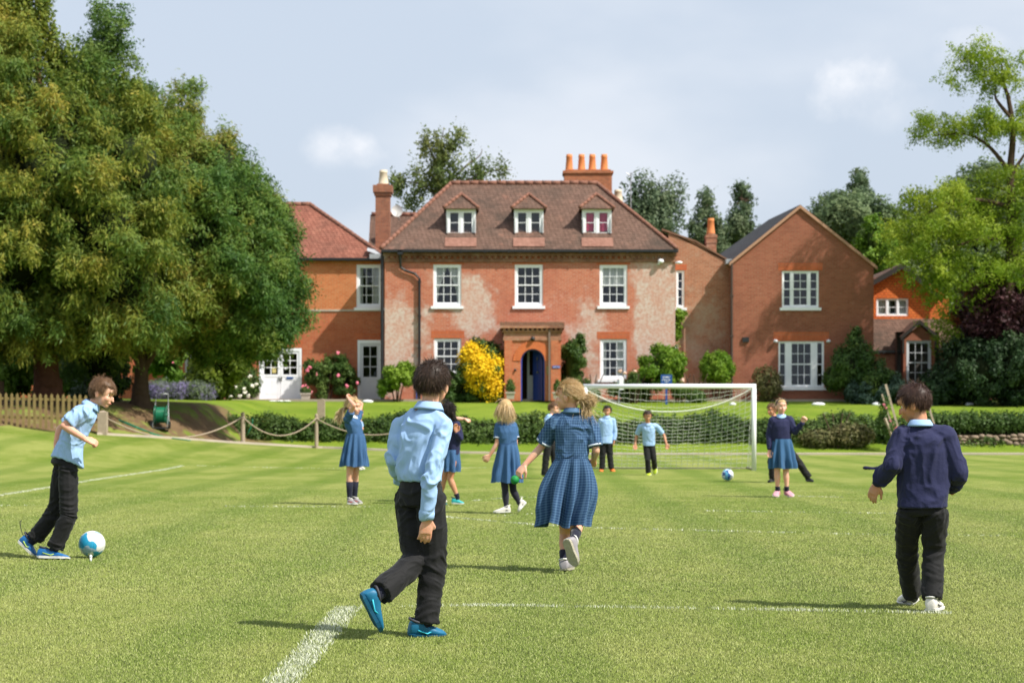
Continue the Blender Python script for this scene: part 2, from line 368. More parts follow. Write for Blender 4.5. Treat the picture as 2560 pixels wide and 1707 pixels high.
def blades(P, h, w, seed, name, mat, **kw):
    """P (n,3) roots; one bent blade (two quads) each"""
    r = np.random.RandomState(seed); n = len(P); a = r.uniform(0, 2*np.pi, n); hh = h*r.uniform(.55, 1.25, n); ww = w*r.uniform(.6, 1.3, n)
    d = np.stack([np.cos(a), np.sin(a), 0*a], 1); la = r.uniform(0, 2*np.pi, n); lean = np.stack([np.cos(la), np.sin(la), 0*la], 1)*(hh*r.uniform(.15, .8, n))[:, None]
    up = np.zeros((n, 3)); up[:, 2] = hh
    v0 = P-d*ww[:, None]/2; v1 = P+d*ww[:, None]/2; mid = P+up*.55+lean*.35; v2 = mid+d*ww[:, None]*.4; v3 = mid-d*ww[:, None]*.4; tip = P+up+lean*1.0; v4 = tip+d*ww[:, None]*.1; v5 = tip-d*ww[:, None]*.1
    V = np.stack([v0, v1, v2, v3, v4, v5], 1).reshape(-1, 3); b = np.arange(n)[:, None]*6
    F = np.concatenate([b+np.array([[0,1,2,3]]), b+np.array([[3,2,4,5]])], 0)
    t = np.repeat(np.clip(r.uniform(0, 1, n), 0, 1), 6)
    o = mesh_np(name, V, F, mat, attr=t); return o
def scatter(y0, y1, dens, seed):
    r = np.random.RandomState(seed); out = []
    y = y0
    while y < y1:
        dy = min(.5, y1-y); hw = 1290*(y+dy)/FPX+.8; n = int(dens(y)*dy*2*hw)
        out.append(np.stack([r.uniform(-hw, hw, n), r.uniform(y, y+dy, n), np.zeros(n)], 1)); y += dy
    P = np.concatenate(out); P[:, 2] = terrain(P[:, 0], P[:, 1])-.002
    return P
P1 = scatter(7.6, 12.5, lambda y: 10500, 1); P2 = scatter(12.5, 34, lambda y: 9500*(12.5/y)**2.1*max(0, 1-((y-12.5)/21.5)**2), 2)
tag(blades(P1, .0115, .0034, 3, 'lawn_grass', M['blade']), 'short mown grass blades in the near half of the playing field', 'grass', kind='stuff')
b2 = blades(P2, .013, .0048, 4, 'lawn_grass', M['blade']); tag(b2, 'short mown grass blades in the middle of the playing field', 'grass', kind='stuff')
# painted lines -----------------------------------------------------------
m, nt_, out = mat_new('line_paint')
at = nt_.nodes.new('ShaderNodeAttribute'); at.attribute_name = 'tint'
r_ = nt_.nodes.new('ShaderNodeValToRGB'); e = r_.color_ramp.elements; e[0].position = .1; e[0].color = (.32,.37,.16,1); e[1].position = .7; e[1].color = (.66,.68,.56,1)
nt_.links.new(at.outputs['Fac'], r_.inputs[0]); p = nt_.nodes.new('ShaderNodeBsdfDiffuse'); nt_.links.new(r_.outputs[0], p.inputs[0]); nt_.links.new(p.outputs[0], out.inputs[0]); M['line_paint'] = m
def painted(pts, width, dens, h, bw, seed, fade=0.0):
    """whitened grass along a polyline of world points"""
    r = np.random.RandomState(seed); out = []
    for a, b in zip(pts[:-1], pts[1:]):
        a = np.array(a, float); b = np.array(b, float); ln = np.linalg.norm(b-a); n = int(ln*width*dens)
        t = r.uniform(0, 1, n); d = (b-a)/ln; nrm = np.array([-d[1], d[0]])
        s = r.normal(0, .30, n)*width; s = np.where(np.abs(s) > width*.62, r.uniform(-.5, .5, n)*width, s)
        q = a+(b-a)*t[:, None]+nrm*s[:, None]
        if fade:
            f = np.array([mnoise.noise(Vector((qq[0]*2.2, qq[1]*2.2, 7.1))) for qq in q]); q = q[f > r.uniform(-.5, .5, n)*1.0+(fade-.6)*.5]
        out.append(q)
    q = np.concatenate(out); return np.concatenate([q, terrain(q[:, 0], q[:, 1])[:, None]], 1)
def PX(px, py): d = FPX*HC/(py-HY); return ((px-1280)*d/FPX, d)
near = [painted([(-.945,7.7),(-.945,11.46)], .14, 10000, .033, .005, 11, 0),
        painted([PX(870,1519),PX(1200,1514),PX(1700,1521),PX(2380,1534)], .055, 15000, .03, .005, 12, .50)]
far = [painted([(-7.3,27),(-7.55,36),(-7.6,46)], .11, 3500, 0, 0, 13, .2),
       painted([PX(468,1166),PX(900,1172),PX(1300,1168)], .10, 900, 0, 0, 14, .6), painted([PX(1480,1166),PX(1850,1172)], .10, 2200, 0, 0, 15, .4),
       painted([PX(1100,1291),PX(1220,1302),PX(1340,1312),PX(1480,1318)], .06, 5000, 0, 0, 16, .4),
       painted([PX(1480,1320),PX(1800,1328),PX(2200,1337),PX(2560,1340)], .05, 3500, 0, 0, 17, .6),
       painted([PX(560,1266),PX(900,1267),PX(1130,1266)], .06, 3000, 0, 0, 18, .6), painted([PX(1180,1252),PX(1290,1243),PX(1360,1243)], .06, 3500, 0, 0, 19, .5),
       painted([PX(1960,1240),PX(2110,1243)], .06, 3500, 0, 0, 20, .5), painted([PX(1750,1277),PX(2250,1284)], .05, 2500, 0, 0, 21, .65),
       painted([PX(0,1264),PX(90,1263)], .07, 2500, 0, 0, 22, .5), painted([PX(1240,1291),PX(1400,1279)], .04, 2000, 0, 0, 23, .6)]
o = blades(np.concatenate(near), .017, .0046, 31, 'pitch_marking', M['line_paint']); tag(o, kind='structure')
o = blades(np.concatenate(far), .016, .009, 32, 'pitch_marking', M['line_paint']); tag(o, kind='structure')
# kerb ---------------------------------------------------------------------
kx = np.concatenate([np.arange(-11.4,-5,.5), np.arange(-5,48,1.)]); mb = MB(); prev = None
for x in kx:
    y = float(kerbY(x)); z = float(bankH(x)); cur = [(x,y-.02,z-.1),(x,y-.02,z+.055),(x,y+.16,z+.065),(x,y+.16,z-.1)]
    if prev: mb.add(prev+cur, [(0,4,5,1),(1,5,6,2),(2,6,7,3)])
    prev = cur
M['kerb'] = simple('kerb_stone', (.43,.37,.30), .85, .2, var=.2, vscale=1.5, bump=.3, bscale=12)
tag(mb.build('kerb', M['kerb']), kind='structure')
mb = MB(); mb.box(WX(560,77), 16, 77.0, 79.6, GZ-.3, GZ+.012)
tag(mb.build('path', simple('path_gravel', (.36,.30,.24), .9, .1, var=.2, vscale=12, bump=.3)), kind='structure')
# ---------------------------------------------------------------- buildings
SP = [(WX(1645,78), WZ(800,78), 1.15, 3.2, .58), (WX(1640,78), WZ(660,78), 1.4, 1.6, .27), (WX(1185,78), WZ(770,78), 1.3, 1.6, .42), (WX(1010,78), WZ(860,78), 1.5, 2.3, .40), (WX(975,78), WZ(900,78), .55, 2.8, .42),
      (WX(1460,78), WZ(830,78), 1.3, 1.5, .27), (WX(1420,78), WZ(660,78), 1.0, 1.4, -.1), (WX(1250,78), WZ(690,78), .9, 1.5, -.08), (WX(1480,78), WZ(950,78), .8, 1.0, .3)]
M['brick_main'] = brickmat('brick_limewashed', (.42,.110,.060), (.50,.180,.105), (.46,.28,.21), pale=(.60,.54,.48), pale_thr=(.565,.84), spots=SP, dark=(.38,.12,.075), soot=.5)
M['brick_side'] = brickmat('brick_orange', (.40,.095,.042), (.46,.145,.065), (.38,.20,.12), dark=(.34,.07,.03), soot=.5)
M['brick_band'] = brickmat('brick_ochre', (.47,.13,.045), (.54,.19,.075), (.46,.26,.14), dark=(.46,.12,.045), soot=.5)
M['brick_old'] = brickmat('brick_weathered', (.33,.12,.065), (.43,.19,.11), (.38,.27,.19), pale=(.46,.34,.25), pale_thr=(.50,.72), spots=[(WX(1750,79), WZ(870,79), 1.6, 2.4, .22)], dark=(.17,.08,.05), soot=.8)
M['brick_gable'] = brickmat('brick_brown', (.26,.080,.048), (.33,.115,.070), (.27,.155,.10), dark=(.18,.07,.05), soot=.4, pale=(.42,.29,.21), pale_thr=(.62,.8), vs=.3)
M['brick_arch'] = brickmat('brick_lintel', (.46,.10,.04), (.50,.13,.05), (.34,.16,.1), w=.075, h=.34, soot=.2)
M['brick_porch'] = brickmat('brick_porch', (.45,.115,.05), (.52,.17,.08), (.44,.24,.15), dark=(.28,.08,.04), soot=.6)
M['tilehung'] = brickmat('hung_tiles', (.62,.13,.035), (.68,.19,.05), (.32,.08,.03), w=.17, h=.11, ms=.014, soot=.3, bump=.6)
M['tile_main'] = brickmat('roof_tiles_brown', (.125,.075,.058), (.175,.105,.080), (.09,.055,.04), w=.17, h=.10, ms=.016, dark=(.065,.05,.04), soot=.85, bump=1.0, pale=(.27,.15,.11), pale_thr=(.56,.78))
M['tile_red'] = brickmat('roof_tiles_red', (.23,.085,.058), (.31,.125,.085), (.14,.05,.035), w=.17, h=.10, ms=.016, dark=(.12,.055,.04), soot=.8, bump=1.0, pale=(.36,.20,.13), pale_thr=(.6,.8))
M['ridge'] = simple('ridge_tile', (.23,.11,.078), .85, .15, var=.35, vscale=5, bump=.5, bscale=9)
def wall_front(mb, x0, x1, z0, z1, Y, holes, rev=.14):
    xs = sorted({x0, x1, *[h[0] for h in holes], *[h[1] for h in holes]}); zs = sorted({z0, z1, *[h[2] for h in holes], *[h[3] for h in holes]})
    for a, b in zip(xs[:-1], xs[1:]):
        for c, d in zip(zs[:-1], zs[1:]):
            mx_, mz_ = (a+b)/2, (c+d)/2
            if any(h[0] < mx_ < h[1] and h[2] < mz_ < h[3] for h in holes): continue
            mb.quad((a,Y,c), (b,Y,c), (b,Y,d), (a,Y,d))
    for (a, b, c, d) in holes:
        r = Y+rev
        mb.quad((a,Y,c),(a,Y,d),(a,r,d),(a,r,c)); mb.quad((b,Y,c),(b,r,c),(b,r,d),(b,Y,d)); mb.quad((a,Y,d),(b,Y,d),(b,r,d),(a,r,d)); mb.quad((a,Y,c),(a,r,c),(b,r,c),(b,Y,c))
        # dim room behind
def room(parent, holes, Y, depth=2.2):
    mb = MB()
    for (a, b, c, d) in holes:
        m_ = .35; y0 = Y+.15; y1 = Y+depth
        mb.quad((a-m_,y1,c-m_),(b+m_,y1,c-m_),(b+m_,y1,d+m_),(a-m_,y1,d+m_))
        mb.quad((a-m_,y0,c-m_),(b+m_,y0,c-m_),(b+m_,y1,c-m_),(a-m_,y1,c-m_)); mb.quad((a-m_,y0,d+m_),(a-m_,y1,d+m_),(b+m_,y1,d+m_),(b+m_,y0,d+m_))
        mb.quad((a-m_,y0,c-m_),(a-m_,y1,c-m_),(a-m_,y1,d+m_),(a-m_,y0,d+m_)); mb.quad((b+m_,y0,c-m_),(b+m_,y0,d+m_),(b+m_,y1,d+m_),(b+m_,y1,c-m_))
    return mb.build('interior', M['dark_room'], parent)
def hole(px0, px1, py0, py1, Y): return (WX(px0,Y), WX(px1,Y), WZ(py1,Y), WZ(py0,Y))
def bars(mb, x0, x1, z0, z1, y0, y1, cols, rows, t=.022):
    for i in range(1, cols): x = x0+(x1-x0)*i/cols; mb.box(x-t/2, x+t/2, y0, y1, z0, z1)
    for j in range(1, rows): z = z0+(z1-z0)*j/rows; mb.box(x0, x1, y0+.003, y1-.003, z-t/2, z+t/2)
def sash(parent, h, Y, cols=3, rows=4, fr=.085, sill=True, mat='white', split=True, mull=(), rec=.035, curtain=None, sash_t=.045, name='window', proud=.0):
    """window set in hole h: frame + glazing bars, with pane, sill, curtains as its own pieces"""
    x0, x1, z0, z1 = h; y = Y+rec; mb = MB(); y1 = y+.09
    e = .012
    mb.box(x0-e, x0+fr, y, y1, z0, z1+e); mb.box(x1-fr, x1+e, y, y1, z0, z1+e); mb.box(x0+fr, x1-fr, y, y1, z1-fr, z1+e); mb.box(x0+fr, x1-fr, y, y1, z0, z0+fr*1.15)
    ax0, ax1, az0, az1 = x0+fr, x1-fr, z0+fr*1.15, z1-fr
    cuts = [ax0]+[c for m_ in mull for c in (x0+(x1-x0)*m_[0], x0+(x1-x0)*m_[1])]+[ax1]
    lights = [(cuts[i], cuts[i+1]) for i in range(0, len(cuts), 2)]
    for i in range(1, len(cuts)-1, 2): mb.box(cuts[i], cuts[i+1], y+.002, y1-.002, az0, az1)
    cl = cols if isinstance(cols, (list, tuple)) else [cols]*len(lights)
    for (a, b), n in zip(lights, cl):
        s = sash_t if b-a > .4 else .025
        zm = (az0+az1)/2
        for (q0, q1, off) in (((zm-.02, az1, .02), (az0, zm+.02, .045)) if split else ((az0, az1, .02),)):
            yy = y+off
            mb.box(a, a+s, yy, yy+.03, q0, q1); mb.box(b-s, b, yy, yy+.03, q0, q1); mb.box(a+s, b-s, yy+.001, yy+.029, q1-s, q1); mb.box(a+s, b-s, yy+.001, yy+.029, q0, q0+s)
            bars(mb, a+s, b-s, q0+s, q1-s, yy+.004, yy+.024, n, (rows//2 if split else rows))
    w = mb.build(name, M[mat], parent)
    g = MB(); g.quad((ax0,y+.055,az0),(ax1,y+.055,az0),(ax1,y+.055,az1),(ax0,y+.055,az1)); g.build('pane', M['glass'], w)
    if sill:
        s = MB(); s.box(x0-.09, x1+.09, Y-.07, Y+.035, z0-.11, z0-.002); s.build('sill', M[mat], w)
    if curtain:
        cmb = MB(); yc = y+.14
        def cloth(xa, xb, zt, zb, bot=None):
            n = 22; vs = []
            for k in range(n+1):
                t = k/n; x = xa+(xb-xa)*t; dy = .03*math.sin(t*n*1.5)
                xb_ = x if bot is None else bot[0]+(bot[1]-bot[0])*t
                vs += [(x, yc+dy, zt), (xb_, yc+dy, zb)]
            cmb.add(vs, [(2*k, 2*k+2, 2*k+3, 2*k+1) for k in range(n)])
        wd = x1-x0; hh = z1-z0
        if curtain == 'swag':
            cloth(x0, x0+wd*.5, z1, z1-hh*.12, (x0, x0+wd*.46)); cloth(x0, x0+wd*.46, z1-hh*.12, z0+hh*.42, (x0, x0+wd*.2)); cloth(x0, x0+wd*.2, z0+hh*.42, z0+hh*.1, (x0, x0+wd*.14))
            cloth(x0+wd*.5, x1, z1, z1-hh*.12, (x0+wd*.54, x1)); cloth(x0+wd*.54, x1, z1-hh*.12, z0+hh*.42, (x1-wd*.2, x1)); cloth(x1-wd*.2, x1, z0+hh*.42, z0+hh*.1, (x1-wd*.14, x1))
        elif curtain == 'sides': cloth(x0, x0+wd*.24, z1, z0); cloth(x1-wd*.36, x1, z1, z0)
        elif curtain == 'blind': cloth(x0, x1, z1, z0+hh*.5)
        elif curtain == 'full': cloth(x0, x0+wd*.46, z1, z0); cloth(x1-wd*.40, x1, z1, z0)
        elif curtain == 'pink': yc = y+.12; cloth(x0, x1, z1, z0)
        cmb.build('curtain' if curtain != 'pink' else 'blind', M['curtain' if curtain != 'pink' else 'pink_blind'], w, True)
    return w
def gutter(parent, x0, x1, y, z):
    mb = MB(); pts = [(0,0),(.0,-.09),(.03,-.12),(.09,-.12),(.12,-.09),(.12,0)]
    mb.add([(x, y+a, z+b) for x in (x0, x1) for a, b in pts], [(i, i+1, i+7, i+6) for i in range(5)]+[(0,6,11,5)])
    x = x0+.3
    while x < x1: mb.box(x, x+.04, y-.012, y+.13, z-.135, z+.012); x += .93
    return mb.build('gutter', M['black_metal'], parent)
def rough_slab(mb, pts, n=24, m=6, amp=.03, seed=0):
    """a slightly sagging roof plane from 4 corners (eave l, eave r, ridge r, ridge l)"""
    a, b, c, d = [Vector(p) for p in pts]; vs = []
    for j in range(m+1):
        for i in range(n+1):
            u, v = i/n, j/m; p = (a*(1-u)+b*u)*(1-v)+(d*(1-u)+c*u)*v
            k = 0 if (j == 0) else amp*mnoise.noise(p*.7+Vector((seed,0,0))); vs.append((p.x, p.y, p.z+k))
    mb.add(vs, [(j*(n+1)+i, j*(n+1)+i+1, (j+1)*(n+1)+i+1, (j+1)*(n+1)+i) for j in range(m) for i in range(n)])
def hiptiles(mb, a, b, r=.09, step=.3):
    a, b = Vector(a), Vector(b); n = max(2, int((b-a).length/step)); d = (b-a)/n
    for i in range(n):
        j = Vector((0,0,.012*mnoise.noise(a+d*i*3))); mb.tube([a+d*i+j, a+d*(i+1.06)+j], [r, r*.96], 7)
def pipe(mb, pts, r=.045, clips=()):
    mb.tube(pts, r, 8)
    for z in clips: mb.box(pts[-1][0]-.07, pts[-1][0]+.07, pts[-1][1]-.06, pts[-1][1]+.08, z-.03, z+.03)
# ---- main house
Y0 = 78.0
xl, xr = WX(962,Y0), WX(1688,Y0); ze = WZ(634,Y0); zb = GZ-.35
house = empty('brick_house', ((xl+xr)/2, Y0, GZ), 'large old brick house with limewashed patches, brown tiled roof, three dormers and arched porch', 'house')
up = [hole(1083,1153,661,765,Y0), hole(1287,1357,661,765,Y0), hole(1499,1568,662,765,Y0)]
lo = [hole(1085,1153,846,936,Y0), hole(1500,1567,848,948,Y0)]
mb = MB(); wall_front(mb, xl, xr, zb, ze, Y0, up+lo)
mb.quad((xl,Y0,zb),(xl,Y0,ze),(xl,Y0+7,ze),(xl,Y0+7,zb)); mb.quad((xr,Y0,zb),(xr,Y0+7,zb),(xr,Y0+7,ze),(xr,Y0,ze)); mb.quad((xl,Y0+7,zb),(xl,Y0+7,ze),(xr,Y0+7,ze),(xr,Y0+7,zb)); mb.quad((xl,Y0+.2,ze-.01),(xr,Y0+.2,ze-.01),(xr,Y0+7,ze-.01),(xl,Y0+7,ze-.01))
mb.build('wall', M['brick_main'], house)
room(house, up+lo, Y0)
for h, c in zip(up, ('swag', None, 'blind')): sash(house, h, Y0, curtain=c)
for h, c in zip(lo, (None, 'sides')): sash(house, h, Y0, curtain=c)
mb = MB()
for h in lo+up: mb.box(h[0]-.12, h[1]+.12, Y0-.006, Y0+.1, h[3]+.012, h[3]+.3)
mb.build('lintel', M['brick_arch'], house)
mb = MB()                                             # dentilled brick cornice
mb.box(xl-.03, xr+.03, Y0-.05, Y0+.2, ze-.34, ze-.20); x = xl
while x < xr-.1: mb.box(x, x+.11, Y0-.10, Y0+.1, ze-.20, ze-.10); x += .225
mb.box(xl-.06, xr+.06, Y0-.13, Y0+.2, ze-.10, ze+.02)
mb.build('cornice', brickmat('brick_cornice', (.22,.10,.06), (.32,.16,.10), (.2,.14,.1), soot=.7, pale=(.42,.35,.28), pale_thr=(.55,.7)), house)
gutter(house, xl-.12, xr+.10, Y0-.30, ze+.14)
# roof: hipped, ridge 3.2 m back
yr = Y0+3.3; zr = WZ(459,yr); el, er = xl-.15, WX(1694,Y0); rl, rr = WX(1128,yr), WX(1492,yr); zev = ze+.15; yb = 2*yr-Y0+.2
er = xr+.05
roof = MB(); rough_slab(roof, [(el,Y0-.22,zev),(er,Y0-.22,zev),(rr,yr,zr),(rl,yr,zr)], 60, 14, .035)
rough_slab(roof, [(el,yb,zev),(el,Y0-.22,zev),(rl,yr,zr),(rl,yr+.01,zr)], 20, 12, .03); rough_slab(roof, [(er,Y0-.22,zev),(er,yb,zev),(rr,yr+.01,zr),(rr,yr,zr)], 20, 12, .03); rough_slab(roof, [(er,yb,zev),(el,yb,zev),(rl,yr,zr),(rr,yr,zr)], 20, 4, .03)
roofo = roof.build('roof', M['tile_main'], house)
mb = MB(); hiptiles(mb, (rl,yr,zr+.02), (rr,yr,zr+.02), .11, .36); hiptiles(mb, (el,Y0-.22,zev+.03), (rl,yr,zr+.02), .085, .26); hiptiles(mb, (er,Y0-.22,zev+.03), (rr,yr,zr+.02), .085, .26)
mb.build('ridge_tiles', M['ridge'], roofo, True)
slope = (zr-zev)/(yr-Y0+.22)
def roof_y(z): return Y0-.22+(z-zev)/slope
for pxc, cur in ((1152.5, None), (1322, None), (1492, 'pink')):
    yd = Y0+.62; x0, x1 = WX(pxc-36,yd), WX(pxc+36,yd); z0, z1 = WZ(591,yd), WZ(523,yd)
    d = MB(); xm = (x0+x1)/2
    for xx in (x0+.02, x1-.02): d.poly([(xx,yd+.05,z0),(xx,yd+.05,z1),(xx,roof_y(z1)+.1,z1),(xx,roof_y(z0)+.02,z0)])
    d.box(x0+.02, x1-.02, yd+.06, yd+.9, z1-.03, z1-.005)
    dm = d.build('dormer', M['tile_main'], house)
    sash(dm, (x0,x1,z0,z1), yd-.03, cols=[1,1], rows=2, fr=.07, split=False, mull=((.475,.525),), curtain=cur, sash_t=.075, sill=False, name='dormer_window')
    if cur is None:
        q = MB(); q.quad((x0+.05,yd+.35,z0),(x1-.05,yd+.35,z0),(x1-.05,yd+.35,z1),(x0+.05,yd+.35,z1)); q.build('interior', M['dark_room'], dm)  # dark sheet painted as the shade behind the dormer glass
    s = MB(); s.box(x0-.13, x1+.13, yd-.1, yd+.05, z0-.10, z0-.02); s.build('sill', M['white'], dm)
    # tile apron below the sill
    a = MB(); yA = roof_y(z0-.4)-.03; zq0 = z0-.46; a.quad((x0-.05,roof_y(zq0)-.06,zq0),(x1+.05,roof_y(zq0)-.06,zq0),(x1+.05,min(yd,roof_y(z0-.08))-.06,z0-.08),(x0-.05,min(yd,roof_y(z0-.08))-.06,z0-.08)); a.quad((x0-.05,roof_y(zq0)-.06,zq0),(x0-.05,roof_y(zq0)+.02,zq0-.01),(x1+.05,roof_y(zq0)+.02,zq0-.01),(x1+.05,roof_y(zq0)-.06,zq0)); a.build('apron', brickmat('tile_apron', (.25,.125,.095), (.31,.165,.125), (.2,.1,.07), w=.17, h=.085, soot=.4) if 'apron' not in M else M['apron'], dm)
    M.setdefault('apron', bpy.data.materials['tile_apron'])
    # small hipped roof
    za = WZ(486,yd+.55); ya = yd+.55; ex0, ex1 = x0-.12, x1+.12; zz = z1+.03; yf = yd-.14
    r = MB(); r.poly([(ex0,yf,zz),(ex1,yf,zz),(xm,ya,za)]); yk = roof_y(za)+.05; yke = roof_y(zz)+.05
    r.poly([(ex0,yf,zz),(xm,ya,za),(xm,yk,za),(ex0,yke,zz)]); r.poly([(ex1,yf,zz),(ex1,yke,zz),(xm,yk,za),(xm,ya,za)]); r.poly([(ex0,yf,zz-.04),(ex0,yke,zz-.04),(ex1,yke,zz-.04),(ex1,yf,zz-.04)]); r.box(ex0, ex1, yf, yf+.03, zz-.045, zz)
    dr = r.build('dormer_roof', M['tile_main'], dm)
    t = MB(); hiptiles(t, (ex0,yf,zz+.02), (xm,ya,za+.02), .07, .2); hiptiles(t, (ex1,yf,zz+.02), (xm,ya,za+.02), .07, .2); hiptiles(t, (xm,ya,za+.02), (xm,yk,za+.02), .07, .3)
    t.build('ridge_tile', M['ridge'], dm, True)
# right chimney with four pots
def chimney(parent, px0, px1, pyt, zbase, Y, depth, mat, cap=.10, pots=(), potmat='terracotta', pw=.15, ph_py=None, corb=(.0, .12, .34), name='chimney'):
    x0, x1, zt = WX(px0,Y), WX(px1,Y), WZ(pyt,Y); mb = MB()
    mb.box(x0, x1, Y, Y+depth, zbase, zt-corb[2]); mb.box(x0-cap*.5, x1+cap*.5, Y-cap*.5, Y+depth+cap*.5, zt-corb[2], zt-corb[1]); mb.box(x0-cap, x1+cap, Y-cap, Y+depth+cap, zt-corb[1], zt)
    mb.box(x0+.05, x1-.05, Y+.05, Y+depth-.05, zt, zt+.06)
    c = mb.build(name, mat, parent)
    for pc in pots:
        x = WX(pc,Y); zp = WZ(ph_py,Y); hh = zp-zt; p = MB()
        p.lathe((x,Y+depth/2,zt+.03), [(pw*1.12,0),(pw*1.08,hh*.12),(pw,hh*.16),(pw*.8,hh*.78),(pw*.86,hh*.80),(pw*.86,hh*.86),(pw*.78,hh*.88),(pw*.80,hh*.97),(pw*.62,hh*.97),(pw*.6,hh*.8)], 14)
        p.build('chimney_pot', M[potmat], c, True)
    return c
ych = yr+.5
M['brick_chimney'] = brickmat('brick_chimney', (.36,.11,.055), (.46,.17,.08), (.30,.18,.12), dark=(.16,.07,.045), soot=.6)
chimney(house, 1411, 1530, 427, ze, ych, 1.0, M['brick_chimney'], cap=.06, pots=(1424,1455,1482,1512), ph_py=383, pw=.155, corb=(0,.10,.14))
chimney(house, 1537, 1556, 506, ze, ych+1.2, .5, M['brick_chimney'], cap=.03, pots=(1546,), potmat='cream_pot', ph_py=474, pw=.19)
mb = MB(); xx = WX(1577,ych+2); mb.tube([(xx,ych+2,ze+.5),(xx,ych+2,WZ(432,ych+2))], .02, 6); zz = WZ(436,ych+2); mb.tube([(xx-.14,ych+2,zz-.12),(xx+.2,ych+2,zz+.16)], .012, 5)
for k in range(5): t = -.1+k*.07; mb.tube([(xx+t,ych+1.85,zz+t*.8-.02),(xx+t,ych+2.15,zz+t*.8-.02)], .008, 4)
mb.tube([(xx-.17,ych+2,zz+.05),(xx-.02,ych+2,zz-.05)], .012, 5)
mb.build('tv_aerial', simple('galvanised', (.4,.41,.43), .4, .5, metal=.6), house)
# downpipe with swan-neck
mb = MB(); pipe(mb, [(WX(1001,Y0),Y0-.24,ze+.05),(WX(1001,Y0),Y0-.20,ze-.15),(WX(1002,Y0),Y0-.10,WZ(668,Y0)),(WX(1012,Y0),Y0-.09,WZ(676,Y0)),(WX(1038,Y0),Y0-.09,WZ(685,Y0)),(WX(1049,Y0),Y0-.09,WZ(697,Y0)),(WX(1049,Y0),Y0-.09,GZ-.02)], .05, [WZ(p,Y0) for p in (705,790,870,940)]); mb.box(WX(995,Y0), WX(1008,Y0), Y0-.3, Y0-.12, ze-.06, ze+.10)
mb.build('downpipe', M['black_metal'], house, False)
mb = MB(); pipe(mb, [(xl-.10,Y0+.05,ze+.1),(xl-.10,Y0+.05,GZ-.02)], .065, [WZ(p,Y0) for p in (700,800,900)]); mb.build('downpipe', M['black_metal'], house)
mb = MB(); xx = WX(1650,Y0); zz = WZ(657,Y0); mb.ball((xx+.02,Y0-.16,zz+.05), (.12,.10,.09)); mb.box(xx-.1, xx, Y0-.12, Y0, zz-.09, zz-.01); mb.box(xx-.03, xx+.03, Y0-.12, Y0, zz-.05, zz+.05); mb.build('security_lamp', M['white'], house, True)
mb = MB(); xx = WX(1690,Y0); mb.ball((xx+.12,Y0-.1,zz), (.13,.09,.06)); mb.box(xx-.03, xx+.1, Y0-.1, Y0, zz-.03, zz+.03); mb.build('security_lamp', M['white'], house, True)
# porch
yp = 76.3; px0, px1 = WX(1260,yp), WX(1402,yp); ax0, ax1 = WX(1302,yp), WX(1362,yp); zt = WZ(850,yp); zs = GZ-.06; arx = (ax0+ax1)/2; ar = (ax1-ax0)/2; zsp = WZ(872,yp)-ar
porch = MB(); n = 16
arc = [(arx-ar*math.cos(math.pi*k/n), zsp+ar*math.sin(math.pi*k/n)) for k in range(n+1)]
porch.quad((px0,yp,zs),(ax0,yp,zs),(ax0,yp,zsp),(px0,yp,zsp)); porch.quad((ax1,yp,zs),(px1,yp,zs),(px1,yp,zsp),(ax1,yp,zsp))
top = [(px0+(px1-px0)*k/n, zt) for k in range(n+1)]
porch.poly([(px0,yp,zsp),(ax0,yp,zsp),(px0,yp,zt)]); porch.poly([(ax1,yp,zsp),(px1,yp,zsp),(px1,yp,zt)])
for k in range(n): porch.quad((arc[k][0],yp,arc[k][1]),(arc[k+1][0],yp,arc[k+1][1]),(top[k+1][0],yp,zt),(top[k][0],yp,zt))
full = [(ax0,zs)]+arc+[(ax1,zs)]
for a, b in zip(full[:-1], full[1:]): porch.quad((a[0],yp,a[1]),(b[0],yp,b[1]),(b[0],yp+.3,b[1]),(a[0],yp+.3,a[1]))
porch.quad((px0,yp,zs),(px0,yp,zt),(px0,Y0,zt),(px0,Y0,zs)); porch.quad((px1,yp,zs),(px1,Y0,zs),(px1,Y0,zt),(px1,yp,zt))
porch.quad((px0+.3,yp+.3,zs),(px0+.3,Y0-.02,zs),(px0+.3,Y0-.02,zt),(px0+.3,yp+.3,zt)); porch.quad((px1-.3,yp+.3,zs),(px1-.3,yp+.3,zt),(px1-.3,Y0-.02,zt),(px1-.3,Y0-.02,zs))
po = porch.build('porch', M['brick_porch'], house)
mb = MB()
for k in range(22):
    a0 = math.pi*(k+.06)/22; a1 = math.pi*(k+.94)/22; r0, r1 = ar+.0, ar+.30
    mb.prism([(arx-r0*math.cos(a0), zsp+r0*math.sin(a0)),(arx-r1*math.cos(a0), zsp+r1*math.sin(a0)),(arx-r1*math.cos(a1), zsp+r1*math.sin(a1)),(arx-r0*math.cos(a1), zsp+r0*math.sin(a1))], yp-.025, yp+.05)
mb.build('arch', simple('rubbed_brick', (.60,.17,.065), .85, .2, var=.3, vscale=3), po)
cm = simple('cornice_mould', (.20,.115,.08), .9, .1, var=.6, vscale=4, bump=.6, bscale=16)
mb = MB(); xa, xb = px0, px1
mb.box(xa-.03, xb+.03, yp-.05, Y0-.01, zt-.02, zt+.10); mb.box(xa-.01, xb+.01, yp-.02, Y0-.01, zt+.10, zt+.30); mb.box(xa-.07, xb+.07, yp-.08, Y0-.01, zt+.30, zt+.36)
x = xa-.03
while x < xb: mb.box(x, x+.09, yp-.11, yp, zt+.36, zt+.45); x += .18
mb.box(xa-.14, xb+.14, yp-.16, Y0-.01, zt+.45, zt+.55)
mb.build('entablature', brickmat('brick_entablature', (.34,.13,.075), (.42,.20,.12), (.32,.22,.16), pale=(.46,.36,.28), pale_thr=(.52,.72), dark=(.12,.06,.045), soot=.7), po)
mb = MB()
